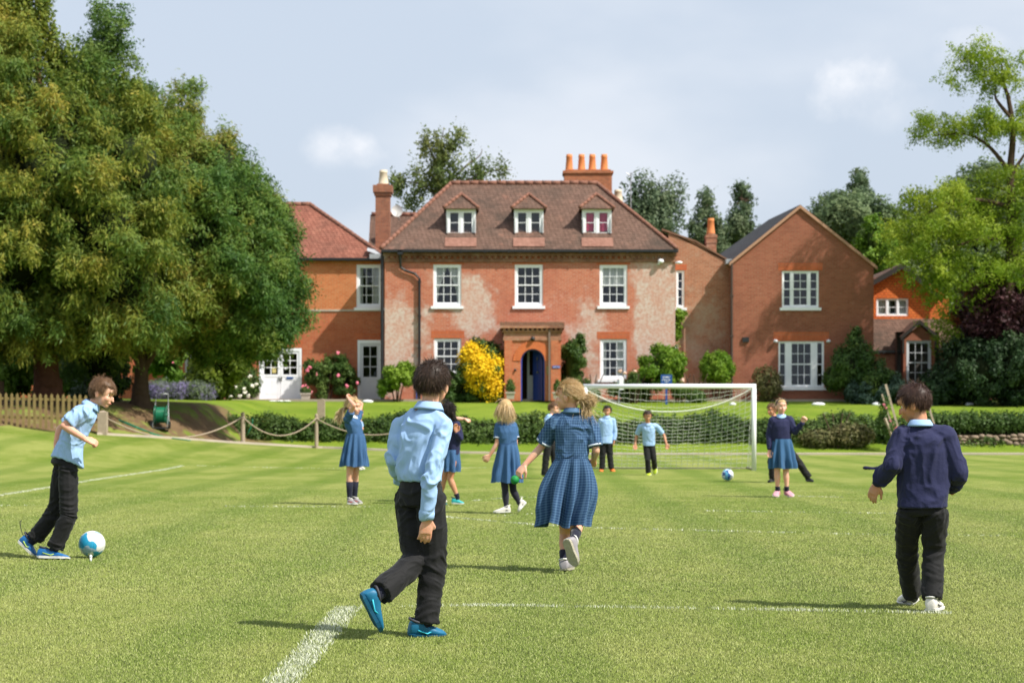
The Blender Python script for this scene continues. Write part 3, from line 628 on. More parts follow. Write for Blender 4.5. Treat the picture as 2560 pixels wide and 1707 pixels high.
for k in range(26):
    x0_ = xa-.15+(xb-xa+.3)*k/26; mb.box(x0_, x0_+(xb-xa+.3)/26-.012, yp-.13, yp+.35, zt+.55, zt+.69+.03*mnoise.noise(Vector((k*1.7,0,0))))
mb.box(xa-.1, xb+.1, yp+.3, Y0-.01, zt+.5, zt+.6)
mb.build('parapet', cm, po)
mb = MB(); t = WX(1372,yp)-.0
for (q0, q1) in ((px0+.0, px0+.0), ):
    pass
for xq in (px0+.02, WX(1377,yp)): mb.box(xq, xq+.30, yp-.05, yp, zs, zt-.02)
mb.build('pilaster', M['brick_porch'], po)
mb = MB(); mb.box(WX(1371,yp), WX(1376,yp), yp-.09, yp-.02, zs, zt+.4); mb.build('conduit', simple('lead_pipe', (.20,.14,.11), .7, .3), po)
# doors inside the porch
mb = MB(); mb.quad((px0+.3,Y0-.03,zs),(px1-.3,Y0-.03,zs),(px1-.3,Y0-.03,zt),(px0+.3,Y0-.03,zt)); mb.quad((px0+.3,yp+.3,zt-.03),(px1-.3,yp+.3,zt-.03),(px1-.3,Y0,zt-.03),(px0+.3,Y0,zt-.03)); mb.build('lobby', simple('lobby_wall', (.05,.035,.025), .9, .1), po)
fr = MB()
for rr_ in ((ar, ar-.05),):
    pts = [(ax0,zs)]+arc+[(ax1,zs)]; ins = [(ax0+.05,zs)]+[(arx-(ar-.05)*math.cos(math.pi*k/n), zsp+(ar-.05)*math.sin(math.pi*k/n)) for k in range(n+1)]+[(ax1-.05,zs)]
    for k in range(len(pts)-1): fr.add([(pts[k][0],yp+.12,pts[k][1]),(pts[k+1][0],yp+.12,pts[k+1][1]),(ins[k+1][0],yp+.12,ins[k+1][1]),(ins[k][0],yp+.12,ins[k][1]),(ins[k][0],yp+.3,ins[k][1]),(ins[k+1][0],yp+.3,ins[k+1][1])], [(0,1,2,3),(3,2,5,4)])
fr.build('door_frame', simple('frame_blue', (.03,.06,.35), .4, .4), po)
# blue leaf: half arch, folded back inwards on the right
db = MB(); m_ = 8; xh = ax1-.06; wd = ar*1.02; ang = math.radians(40)
prof = [(0,zs+.02)]+[(t_*wd, zsp+(ar-.06)*math.sqrt(max(0, 1-((1-t_*1.02*.98)**2)))) for t_ in [i/m_ for i in range(m_+1)]]+[(wd,zs+.02)]
def leafpt(u, z, off): return (xh-u*math.cos(ang)-off*math.sin(ang), yp+.2+u*math.sin(ang)-off*math.cos(ang), z)
k = len(prof); db.add([leafpt(u,z,0) for u, z in prof]+[leafpt(u,z,.05) for u, z in prof], [tuple(range(k)), tuple(range(2*k-1,k-1,-1))]+[(i,i+k,(i+1)%k+k,(i+1)%k) for i in range(k)])
door = db.build('front_door', M['blue_door'], po)
mb = MB()
for u in (.12,.24,.36,.46): a = leafpt(u, zs+.1, .055); b = leafpt(u, zsp+.1, .055); mb.tube([a,b], .006, 4)
mb.build('board_seam', simple('seam', (.006,.015,.08), .5, .3), door)
mb = MB(); a = leafpt(.22, WZ(930,yp), .08); mb.ball(a, .05); a2 = leafpt(.22, WZ(893,yp), .09); mb.tube([a, leafpt(.22, WZ(900,yp), .08)], .008, 5); mb.tube([leafpt(.22,WZ(893,yp),.07), a2, leafpt(.22,WZ(900,yp),.1)], .03, 6); mb.build('door_knocker', simple('iron', (.12,.12,.12), .4, .5, metal=.7), door, True)
wi = MB(); y_ = yp+1.15; xw0, xw1 = WX(1318,y_), WX(1337,y_); wi.box(xw0, xw0+.09, y_, y_+.05, zs, WZ(874,y_)); wi.box(xw1-.02, xw1+.02, y_, y_+.05, zs, WZ(938,y_)); wi.box(xw0+.09, xw1-.02, y_+.01, y_+.04, zs, WZ(938,y_)); wi.box(xw0+.09, xw1+.3, y_, y_+.05, WZ(875,y_), WZ(870,y_))
wi.build('inner_door', M['off_white'], po)
mb = MB(); mb.box(WX(1367,yp), WX(1377,yp)+.02, yp-.035, yp-.026, WZ(936,yp), WZ(915,yp)); mb.build('brass_plaque', simple('brass', (.25,.2,.08), .4, .5, metal=.6), po)
mb = MB(); mb.box(WX(1381,yp), WX(1400,yp), yp-.075, yp-.055, WZ(920,yp), WZ(914,yp)); pl = mb.build('name_plate', simple('plate_blue', (.08,.13,.42), .4, .4), po)
mb = MB(); mb.ball((WX(1288,yp),yp-.06,WZ(925,yp)), (.055,.05,.05)); mb.build('doorbell', M['black_metal'], po, True)
mb = MB(); mb.ball((arx,yp-.09,WZ(847,yp)), (.09,.09,.09)); mb.box(arx-.03, arx+.03, yp-.1, yp, WZ(847,yp)-.03, WZ(847,yp)+.03); mb.build('porch_lamp', M['black_metal'], po, True)
# text marks on the little plate
def text_mesh(name, s, loc, size, mat, parent):
    cu = bpy.data.curves.new(name, 'FONT'); cu.body = s; cu.align_x = 'CENTER'; cu.size = size; cu.extrude = .002
    o = bpy.data.objects.new(name, cu); COL.objects.link(o); dg = bpy.context.evaluated_depsgraph_get(); me = bpy.data.meshes.new_from_object(o.evaluated_get(dg)); bpy.data.objects.remove(o)
    me.materials.clear(); me.materials.append(mat); q = bpy.data.objects.new(name, me); COL.objects.link(q); q.rotation_euler = (math.radians(90), 0, 0); q.location = Vector(loc)-origin(parent); q.parent = parent; return q
def marks(parent, x0, x1, z, h, y, seed):
    """a line of lettering too small to read: short separate strokes"""
    r = random.Random(seed); mb = MB(); x = x0
    while x < x1:
        w = h*r.uniform(.35, .7)
        if r.random() > .14: mb.box(x, x+w*.3, y-.004, y, z, z+h); mb.box(x+w*.3, x+w*.8, y-.004, y, z+h*r.choice((0,.4,.8)), z+h*r.choice((.2,.6,1))+.002) if w else None
        x += w+h*.18
    return mb.build('lettering', M['white'], parent)
marks(pl, WX(1384,yp), WX(1397,yp), WZ(918.5,yp), .03, yp-.076, 3)
# ---- left wing
Y1 = 79.5; wl, wr = WX(560,Y1), xl-.02; z1e = WZ(652,Y1); zband = WZ(775,Y1)
wing = empty('brick_side_house', ((wl+wr)/2, Y1, GZ), 'orange brick side wing with red hipped roof and white half glazed double doors', 'house')
h1 = hole(891,956,661,769,Y1); hd = hole(894,956,850,998,Y1); hdd = hole(648,754,870,998,Y1)
mb = MB(); wall_front(mb, wl, wr, zb, zband, Y1, [hd,hdd]); mb.quad((wl,Y1,zb),(wl,Y1,z1e),(wl,Y1+7,z1e),(wl,Y1+7,zb)); mb.quad((wl,Y1+7,zb),(wl,Y1+7,z1e),(wr,Y1+7,z1e),(wr,Y1+7,zb)); mb.quad((wl,Y1+.2,z1e-.01),(wr,Y1+.2,z1e-.01),(wr,Y1+7,z1e-.01),(wl,Y1+7,z1e-.01))
mb.build('lower_wall', M['brick_side'], wing)
mb = MB(); wall_front(mb, wl, wr, zband, z1e, Y1, [h1]); mb.build('upper_wall', M['brick_band'], wing)
mb = MB(); mb.box(wl, wr, Y1-.04, Y1+.02, zband-.05, zband+.02); mb.build('string_course', M['stone'], wing)
room(wing, [h1,hd,hdd], Y1)
sash(wing, h1, Y1, fr=.10, curtain='sides')
mb = MB()
for h in (hd, hdd): mb.box(h[0]-.1, h[1]+.02, Y1-.006, Y1+.1, h[3]+.012, h[3]+.26)
mb.build('lintel', M['brick_arch'], wing)
def halfdoor(parent, x0, x1, z0, z1, y, cols, rows, zmid, mat, knob=None, fr=.10, name='door'):
    mb = MB(); mb.box(x0, x0+fr, y, y+.05, z0, z1); mb.box(x1-fr, x1, y, y+.05, z0, z1); mb.box(x0+fr, x1-fr, y, y+.05, z1-fr, z1); mb.box(x0+fr, x1-fr, y, y+.05, zmid, zmid+fr); mb.box(x0+fr, x1-fr, y+.012, y+.045, z0, zmid)
    bars(mb, x0+fr, x1-fr, zmid+fr, z1-fr, y+.01, y+.04, cols, rows, .03)
    for (a, b) in ((x0+fr+.03, (x0+x1)/2-.03), ((x0+x1)/2+.03, x1-fr-.03)):
        for (c, d) in ((z0+.22, zmid-.1),): mb.box(a, b, y+.004, y+.012, c, d); 
    dr = mb.build(name, mat, parent); g = MB(); g.quad((x0+fr,y+.03,zmid+fr),(x1-fr,y+.03,zmid+fr),(x1-fr,y+.03,z1-fr),(x0+fr,y+.03,z1-fr)); g.build('pane', M['glass'], dr)
    if knob is not None: k = MB(); k.box(knob-.015, knob+.015, y-.05, y, zmid-.15, zmid+.02); k.build('handle', simple('chrome', (.5,.5,.5), .3, .5, metal=1), dr)
    return dr
mb = MB(); f_ = .09
for h in (hdd, hd): mb.box(h[0]-.01, h[0]+f_, Y1+.0, Y1+.12, h[2], h[3]); mb.box(h[1]-f_, h[1]+.01, Y1+.0, Y1+.12, h[2], h[3]); mb.box(h[0]+f_, h[1]-f_, Y1+.002, Y1+.12, h[3]-.12, h[3]+.01)
mb.build('door_frame', M['white'], wing)
xm = (hdd[0]+hdd[1])/2; zd0 = GZ+.02; zdm = WZ(942,Y1)
for a, b, kx_ in ((hdd[0]+f_, xm-.005, xm-.05), (xm+.005, hdd[1]-f_, xm+.05)): dd = halfdoor(wing, a, b, zd0, hdd[3]-.12, Y1+.03, 2, 3, zdm, M['white'], kx_)
mb = MB(); mb.box(WX(716,Y1), WX(733,Y1), Y1+.005, Y1+.02, WZ(947,Y1), WZ(942,Y1)); mb.build('letter_plate', M['navy_sign'], dd)
mb = MB(); mb.box(WX(680,Y1), WX(690,Y1), Y1+.045, Y1+.05, WZ(932,Y1), WZ(917,Y1)); mb.build('notice', simple('notice_yellow', (.6,.5,.2), .7, .2), dd)
mb = MB(); mb.box(WX(711,Y1), WX(719,Y1), Y1+.045, Y1+.05, WZ(923,Y1), WZ(918,Y1)); mb.build('notice', M['white'], dd)
halfdoor(wing, hd[0]+f_, hd[1]-f_, zd0, hd[3]-.12, Y1+.03, 2, 3, WZ(950,Y1), M['off_white'], None, .13)
gutter(wing, wl, wr+.0, Y1-.25, z1e+.1)
yw = Y1+3.6; zw = WZ(512,yw); xk = WX(775,yw); e0 = wl-.2; e1 = wr+.0; zq = z1e+.1
mb = MB(); rough_slab(mb, [(e0,Y1-.2,zq),(e1+.05,Y1-.2,zq),(xk,yw,zw),(e0,yw,zw)], 40, 12, .03); rough_slab(mb, [(e1+.05,Y1-.2,zq),(e1+.05,yw+3.6,zq),(xk,yw+.01,zw),(xk,yw,zw)], 12, 12, .03); mb.quad((e0,yw,zw),(xk,yw,zw),(e1,yw+3.6,zq),(e0,yw+3.6,zq))
ro = mb.build('roof', M['tile_red'], wing); mb = MB(); hiptiles(mb, (e0,yw,zw+.02), (xk,yw,zw+.02), .11, .36); hiptiles(mb, (e1,Y1-.2,zq+.02), (xk,yw,zw+.02), .09, .28); mb.build('ridge_tiles', M['ridge'], ro, True)
mb = MB(); mb.add([(WX(918,Y1),Y1-.24,WZ(628,Y1)),(xl-.02,Y1-.24,WZ(645,Y1)),(xl-.02,Y1+.3,WZ(632,Y1)),(WX(918,Y1),Y1+.2,WZ(618,Y1))], [(0,1,2,3)]); mb.box(WX(925,Y1), xl-.02, Y1-.3, Y1-.2, WZ(648,Y1), WZ(636,Y1)); mb.build('flashing', M['lead'], wing)
# chimney + range between the two
yc2 = 82.4; chimney(wing, 938.5, 974, 463, GZ+4, yc2, .7, brickmat('brick_stack', (.24,.09,.055), (.34,.14,.08), (.24,.16,.12), dark=(.10,.055,.04), soot=.6), cap=.10, pots=(957,), potmat='cream_pot', pw=.20, ph_py=424, corb=(0,.3,.42))
yb2 = 85.0; back = empty('rear_range', (WX(960,yb2), yb2, GZ), 'low rear roof range with red ridge and satellite dish behind the chimney', 'building')
x0_, x1_ = WX(923,yb2), WX(1060,yb2); zr_, ze_ = WZ(537,yb2+1.4), WZ(640,yb2)
mb = MB(); mb.box(x0_, x1_, yb2, yb2+2.8, GZ-.3, ze_); mb.poly([(x0_,yb2,ze_),(x0_,yb2+1.4,zr_),(x0_,yb2+2.8,ze_)]); mb.build('wall', M['brick_old'], back)
mb = MB(); rough_slab(mb, [(x0_-.05,yb2-.1,ze_-.05),(x1_,yb2-.1,ze_-.05),(x1_,yb2+1.4,zr_),(x0_-.05,yb2+1.4,zr_)], 16, 6, .02); mb.quad((x0_-.05,yb2+1.4,zr_),(x1_,yb2+1.4,zr_),(x1_,yb2+2.9,ze_),(x0_-.05,yb2+2.9,ze_)); q = mb.build('roof', M['tile_main'], back)
mb = MB(); hiptiles(mb, (x0_,yb2+1.4,zr_+.02), (x1_,yb2+1.4,zr_+.02), .10, .33); mb.build('ridge_tiles', M['ridge'], q, True)
mb = MB(); cx, cz = WX(993,yb2), WZ(528,yb2)
nn = 20; vs = [(cx,yb2-.02,cz)]+[(cx+.24*math.cos(2*math.pi*k/nn)*rr_, yb2-.02-.10*rr_**2+.08*math.sin(2*math.pi*k/nn)*rr_, cz+.26*math.sin(2*math.pi*k/nn)*rr_) for rr_ in (.5,1.) for k in range(nn)]
mb.add(vs, [(0,1+k,1+(k+1)%nn) for k in range(nn)]+[(1+k,1+nn+k,1+nn+(k+1)%nn,1+(k+1)%nn) for k in range(nn)]); mb.tube([(cx,yb2,cz),(cx+.1,yb2+.1,cz-.4)], .025, 6); mb.tube([(cx,yb2-.05,cz-.22),(cx+.05,yb2-.32,cz-.1)], .012, 5); mb.build('satellite_dish', simple('dish_grey', (.5,.49,.47), .5, .3), back, True)
# ---- link block right of the main house
Y2 = 79.0; bl, br_ = WX(1690,Y2), WX(1826,Y2)
link = empty('brick_link_house', ((bl+br_)/2, Y2, GZ), 'narrow weathered brick link with sloping parapet, tall slim window and small chimney', 'house')
hw = hole(1690,1711,676,769,Y2); zl = WZ(655,Y2)
mb = MB(); wall_front(mb, bl-.3, br_, zb, zl, Y2, [(hw[0],hw[1],hw[2],hw[3]), hole(1686,1697,860,905,Y2)])
mb.poly([(bl-.3,Y2,zl),(br_,Y2,zl),(br_,Y2,WZ(658,Y2)),(WX(1740,Y2),Y2,WZ(608,Y2)),(WX(1664,Y2),Y2,WZ(578,Y2)),(bl-.3,Y2,WZ(578,Y2))])
mb.quad((br_,Y2,zb),(br_,Y2+6,zb),(br_,Y2+6,zl),(br_,Y2,zl)); mb.build('wall', M['brick_old'], link)
mb = MB(); 
for a, b in (((WX(1655,Y2),WZ(576,Y2)),(WX(1740,Y2),WZ(606,Y2))), ((WX(1740,Y2),WZ(606,Y2)),(WX(1828,Y2),WZ(657,Y2)))): mb.prism([(a[0],a[1]),(b[0],b[1]),(b[0],b[1]+.07),(a[0],a[1]+.07)], Y2-.05, Y2+.3)
mb.build('coping', simple('coping_brick', (.22,.12,.08), .9, .1, var=.4, vscale=6), link)
mb = MB(); mb.quad((WX(1655,Y2),Y2+.25,WZ(578,Y2)),(br_,Y2+.25,WZ(660,Y2)),(br_,Y2+6,WZ(660,Y2)),(WX(1655,Y2),Y2+6,WZ(578,Y2))); mb.build('roof', M['tile_red'], link)
room(link, [hw, hole(1686,1697,860,905,Y2)], Y2)
sash(link, hw, Y2, cols=1, rows=4, fr=.07, sill=True)
sash(link, hole(1686,1697,860,905,Y2), Y2, cols=1, rows=2, fr=.04, sill=False, split=False)
mb = MB(); mb.box(bl-.02, hw[1]+.1, Y2-.006, Y2+.1, hw[3]+.012, hw[3]+.24); mb.build('lintel', M['brick_arch'], link)
chimney(link, 1767, 1791, 587, zl-.5, Y2+1.6, .6, M['brick_old'], cap=.04, pots=(1779,), potmat='terracotta', pw=.16, ph_py=545)
mb = MB(); pipe(mb, [(br_+.02,Y2-.8,WZ(655,Y2)),(br_+.02,Y2-.8,GZ-.02)], .055, [WZ(p,Y2) for p in (720,820,900)]); mb.build('downpipe', simple('brown_pipe', (.05,.03,.025), .5, .4), link)
mb = MB(); a0 = (WX(1800,Y2),WZ(645,Y2)); mb.box(WX(1812,Y2), br_+.1, Y2-.5, Y2+.1, WZ(662,Y2), WZ(650,Y2)); mb.build('flashing', M['lead'], link)
# ---- gabled block
Y3 = 77.9; gl, gr = WX(1832,Y3), WX(2184,Y3); zg = WZ(652,Y3); ga = WX(2000,Y3); zga = WZ(516,Y3); zg2 = WZ(662,Y3)
gab = empty('gabled_house', (ga, Y3, GZ), 'tall brown brick gable with slate roof and two wide white windows', 'house')
hu = hole(1955,2047,677,769,Y3); hl = hole(1946,2060,853,968,Y3)
mb = MB(); wall_front(mb, gl, gr, zb, zg2, Y3, [hu,hl]); mb.poly([(gl,Y3,zg2),(gr,Y3,zg2),(ga,Y3,zga),(gl,Y3,zg)]); mb.quad((gl,Y3,zb),(gl,Y3,zg),(gl,Y3+9,zg),(gl,Y3+9,zb)); mb.quad((gr,Y3,zb),(gr,Y3+9,zb),(gr,Y3+9,zg2),(gr,Y3,zg2)); mb.poly([(gl,Y3+9,zb),(gl,Y3+9,zg),(WX(1922,Y3+9),Y3+9,WZ(552,Y3+9)),(gr,Y3+9,zg2),(gr,Y3+9,zb)])
mb.build('wall', M['brick_gable'], gab)
mb = MB(); t_ = .10; mb.add([(gl-.12,Y3-.08,zg-.05),(ga,Y3-.08,zga+.06),(WX(1922,Y3+9),Y3+9,WZ(549,Y3+9)),(WX(1790,Y3+9),Y3+9,WZ(642,Y3+9)),(gr+.12,Y3-.08,zg2-.05),(gr+.12,Y3+9,zg2-.05)], [(0,1,2),(0,2,3),(1,4,5,2)])
mb.build('roof', M['slate'], gab)
mb = MB()
for (a, b) in (((gl-.14,zg-.07),(ga,zga+.05)), ((ga,zga+.05),(gr+.14,zg2-.07))): mb.prism([(a[0],a[1]-.13),(b[0],b[1]-.13),(b[0],b[1]),(a[0],a[1])], Y3-.10, Y3+.02)
mb.build('verge', simple('verge_brick', (.42,.24,.16), .85, .2, var=.25, vscale=10), gab)
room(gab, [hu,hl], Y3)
sash(gab, hu, Y3, cols=[1,2,1], rows=4, mull=((.235,.29),(.71,.765)), fr=.06, rec=.03); sash(gab, hl, Y3, cols=[1,3,1], rows=4, mull=((.16,.27),(.735,.845)), fr=.05, rec=.03)
mb = MB(); mb.box(hu[0]-.15, hu[1]+.15, Y3-.006, Y3+.1, hu[3]+.012, hu[3]+.3); mb.box(hl[0]-.2, hl[1]+.2, Y3-.006, Y3+.1, hl[3]+.012, hl[3]+.36); mb.build('lintel', M['brick_arch'], gab)
mb = MB(); mb.box(WX(1856,Y3), WX(1872,Y3), Y3-.08, Y3, WZ(855,Y3), WZ(843,Y3)); mb.build('vent_box', M['black_metal'], gab)
for px in (1938, 2070): mb = MB(); mb.ball((WX(px,Y3),Y3-.12,WZ(853,Y3)), (.09,.09,.07)); mb.box(WX(px,Y3)-.02, WX(px,Y3)+.02, Y3-.1, Y3, WZ(853,Y3)-.02, WZ(853,Y3)+.02); mb.build('security_lamp', M['off_white'], gab, True)
mb = MB(); pipe(mb, [(WX(1829,Y3),Y3-.06,zg-.1),(WX(1829,Y3),Y3-.06,GZ-.02)], .05, [WZ(p,Y3) for p in (740,840)]); mb.build('downpipe', simple('brown_pipe2', (.07,.045,.035), .5, .4), gab)
# ---- cottage on the right
Y4 = 81.0; cl_, cr_ = WX(2168,Y4), WX(2372,Y4); apx = WX(2252,Y4); zap = WZ(664,Y4); zlean = WZ(797,Y4); zce = WZ(748,Y4)
cot = empty('tile_hung_cottage', (apx, Y4, GZ), 'orange tile hung cottage gable with black bargeboards and a lean to porch', 'house')
hc = hole(2191,2271,746,790,Y4)
mb = MB(); wall_front(mb, cl_, cr_, GZ+2.6, WZ(740,Y4), Y4, [hc]); zt4 = WZ(740,Y4); mb.poly([(cl_,Y4,zt4),(cr_,Y4,zt4),(apx,Y4,zap-.05),(cl_,Y4,WZ(704,Y4))]); mb.build('gable_wall', M['tilehung'], cot)
mb = MB(); mb.box(cl_, cr_, Y4+.02, Y4+7, GZ-.3, GZ+2.6); mb.build('wall', M['brick_side'], cot)
mb = MB(); e1x = WX(2352,Y4); e1z = WZ(748,Y4)
for (a, b) in (((WX(2160,Y4),WZ(716,Y4)),(apx,zap)), ((apx,zap),(e1x,e1z))): mb.prism([(a[0],a[1]-.16),(b[0],b[1]-.16),(b[0],b[1]+.06),(a[0],a[1]+.06)], Y4-.35, Y4-.28)
mb.build('bargeboard', M['dark_timber'], cot)
mb = MB(); mb.add([(WX(2160,Y4),Y4-.33,WZ(716,Y4)+.07),(apx,Y4-.33,zap+.07),(apx,Y4+7,zap+.07),(WX(2160,Y4),Y4+7,WZ(716,Y4)+.07),(e1x,Y4-.33,e1z+.07),(e1x,Y4+7,e1z+.07)], [(0,1,2,3),(1,4,5,2)]); mb.build('roof', M['tile_main'], cot)
room(cot, [hc], Y4, 1.5); sash(cot, hc, Y4, cols=[1,1,1], rows=2, mull=((.31,.37),(.64,.70)), fr=.06, sill=False, split=False, curtain='full', sash_t=.02)
yL = 79.2; zL = WZ(877,yL); mb = MB(); rough_slab(mb, [(cl_-.2,yL,zL),(WX(2410,yL),yL,zL),(WX(2372,Y4),Y4-.01,zlean),(cl_-.2,Y4-.01,zlean)], 20, 6, .02); lr = mb.build('lean_to_roof', M['tile_main'], cot)
mb = MB(); mb.box(cl_, WX(2400,yL), yL+.1, Y4, GZ-.3, zL-.02); mb.build('lean_to_wall', M['brick_old'], cot)
gutter(cot, cl_, WX(2262,yL), yL-.1, zL+.02)
yd4 = 78.7; hq = hole(2266,2328,851,962,yd4); pa = WX(2298,yd4)
mb = MB(); wall_front(mb, hq[0]-.12, hq[1]+.15, zb, hq[3]+.06, yd4, [hq]); mb.quad((hq[0]-.12,yd4,zb),(hq[0]-.12,yd4,hq[3]+.06),(hq[0]-.12,yL+.1,hq[3]+.06),(hq[0]-.12,yL+.1,zb)); mb.poly([(hq[0]-.12,yd4,hq[3]+.06),(hq[1]+.15,yd4,hq[3]+.06),(pa,yd4,WZ(812,yd4))]); mb.build('porch_wall', M['brick_gable'], cot)
room(cot, [hq], yd4, .5); sash(cot, hq, yd4, cols=3, rows=4, fr=.07, mat='off_white')
mb = MB()
for (a, b) in (((WX(2250,yd4),WZ(845,yd4)),(pa,WZ(803,yd4))), ((pa,WZ(803,yd4)),(WX(2348,yd4),WZ(845,yd4)))): mb.prism([(a[0],a[1]-.1),(b[0],b[1]-.1),(b[0],b[1]+.04),(a[0],a[1]+.04)], yd4-.16, yd4-.09)
for q in (2257, 2338): mb.box(WX(q,yd4)-.04, WX(q,yd4)+.04, yd4-.12, yd4-.05, WZ(884,yd4), WZ(846,yd4))
mb.build('bargeboard', M['dark_timber'], cot)
mb = MB(); zz0 = WZ(845,yd4)+.05; mb.add([(WX(2250,yd4),yd4-.15,zz0),(pa,yd4-.15,WZ(803,yd4)+.05),(pa,Y4-.6,WZ(803,yd4)+.05),(WX(2250,yd4),yL+.6,zz0),(WX(2348,yd4),yd4-.15,zz0),(WX(2348,yd4),yL+.6,zz0)], [(0,1,2,3),(1,4,5,2)]); mb.build('porch_roof', M['tile_main'], cot)
# neighbour roof glimpsed behind the copper beech, and low brick house behind the yews
yn = 88.; nb_ = empty('distant_house', (WX(2500,yn), yn, GZ), 'brick house with red roof glimpsed between the copper leaves at the right edge', 'house')
mb = MB(); mb.box(WX(2420,yn), WX(2640,yn), yn, yn+6, GZ-.3, WZ(820,yn)); mb.build('wall', M['brick_old'], nb_); mb = MB(); rough_slab(mb, [(WX(2410,yn),yn-.2,WZ(822,yn)),(WX(2650,yn),yn-.2,WZ(822,yn)),(WX(2650,yn),yn+3,WZ(700,yn)),(WX(2470,yn),yn+3,WZ(700,yn))], 12, 6, .02); mb.quad((WX(2470,yn),yn+3,WZ(700,yn)),(WX(2650,yn),yn+3,WZ(700,yn)),(WX(2650,yn),yn+6.2,WZ(822,yn)),(WX(2410,yn),yn+6.2,WZ(822,yn))); mb.build('roof', M['tile_red'], nb_)
ya_ = 84.; an = empty('annexe', (WX(300,ya_), ya_, GZ), 'low brick outbuilding with a tiled roof seen in the shade behind the yew trunks', 'building')
mb = MB(); ha = [hole(462,492,880,935,ya_), hole(418,445,900,940,ya_)]; wall_front(mb, WX(-60,ya_), WX(565,ya_), GZ-.3, GZ+3, ya_, ha); mb.box(WX(-60,ya_), WX(565,ya_), ya_+3, ya_+5, GZ-.3, GZ+3); mb.build('wall', M['brick_side'], an); room(an, ha, ya_, 1.5)
for h in ha: sash(an, h, ya_, cols=2, rows=2, split=False, mat='off_white')
mb = MB(); rough_slab(mb, [(WX(-70,ya_),ya_-.3,GZ+2.95),(WX(575,ya_),ya_-.3,GZ+2.95),(WX(575,ya_),ya_+2.5,GZ+5),(WX(-70,ya_),ya_+2.5,GZ+5)], 16, 5, .03); mb.quad((WX(-70,ya_),ya_+2.5,GZ+5),(WX(575,ya_),ya_+2.5,GZ+5),(WX(575,ya_),ya_+5.2,GZ+2.95),(WX(-70,ya_),ya_+5.2,GZ+2.95)); mb.build('roof', M['tile_main'], an)
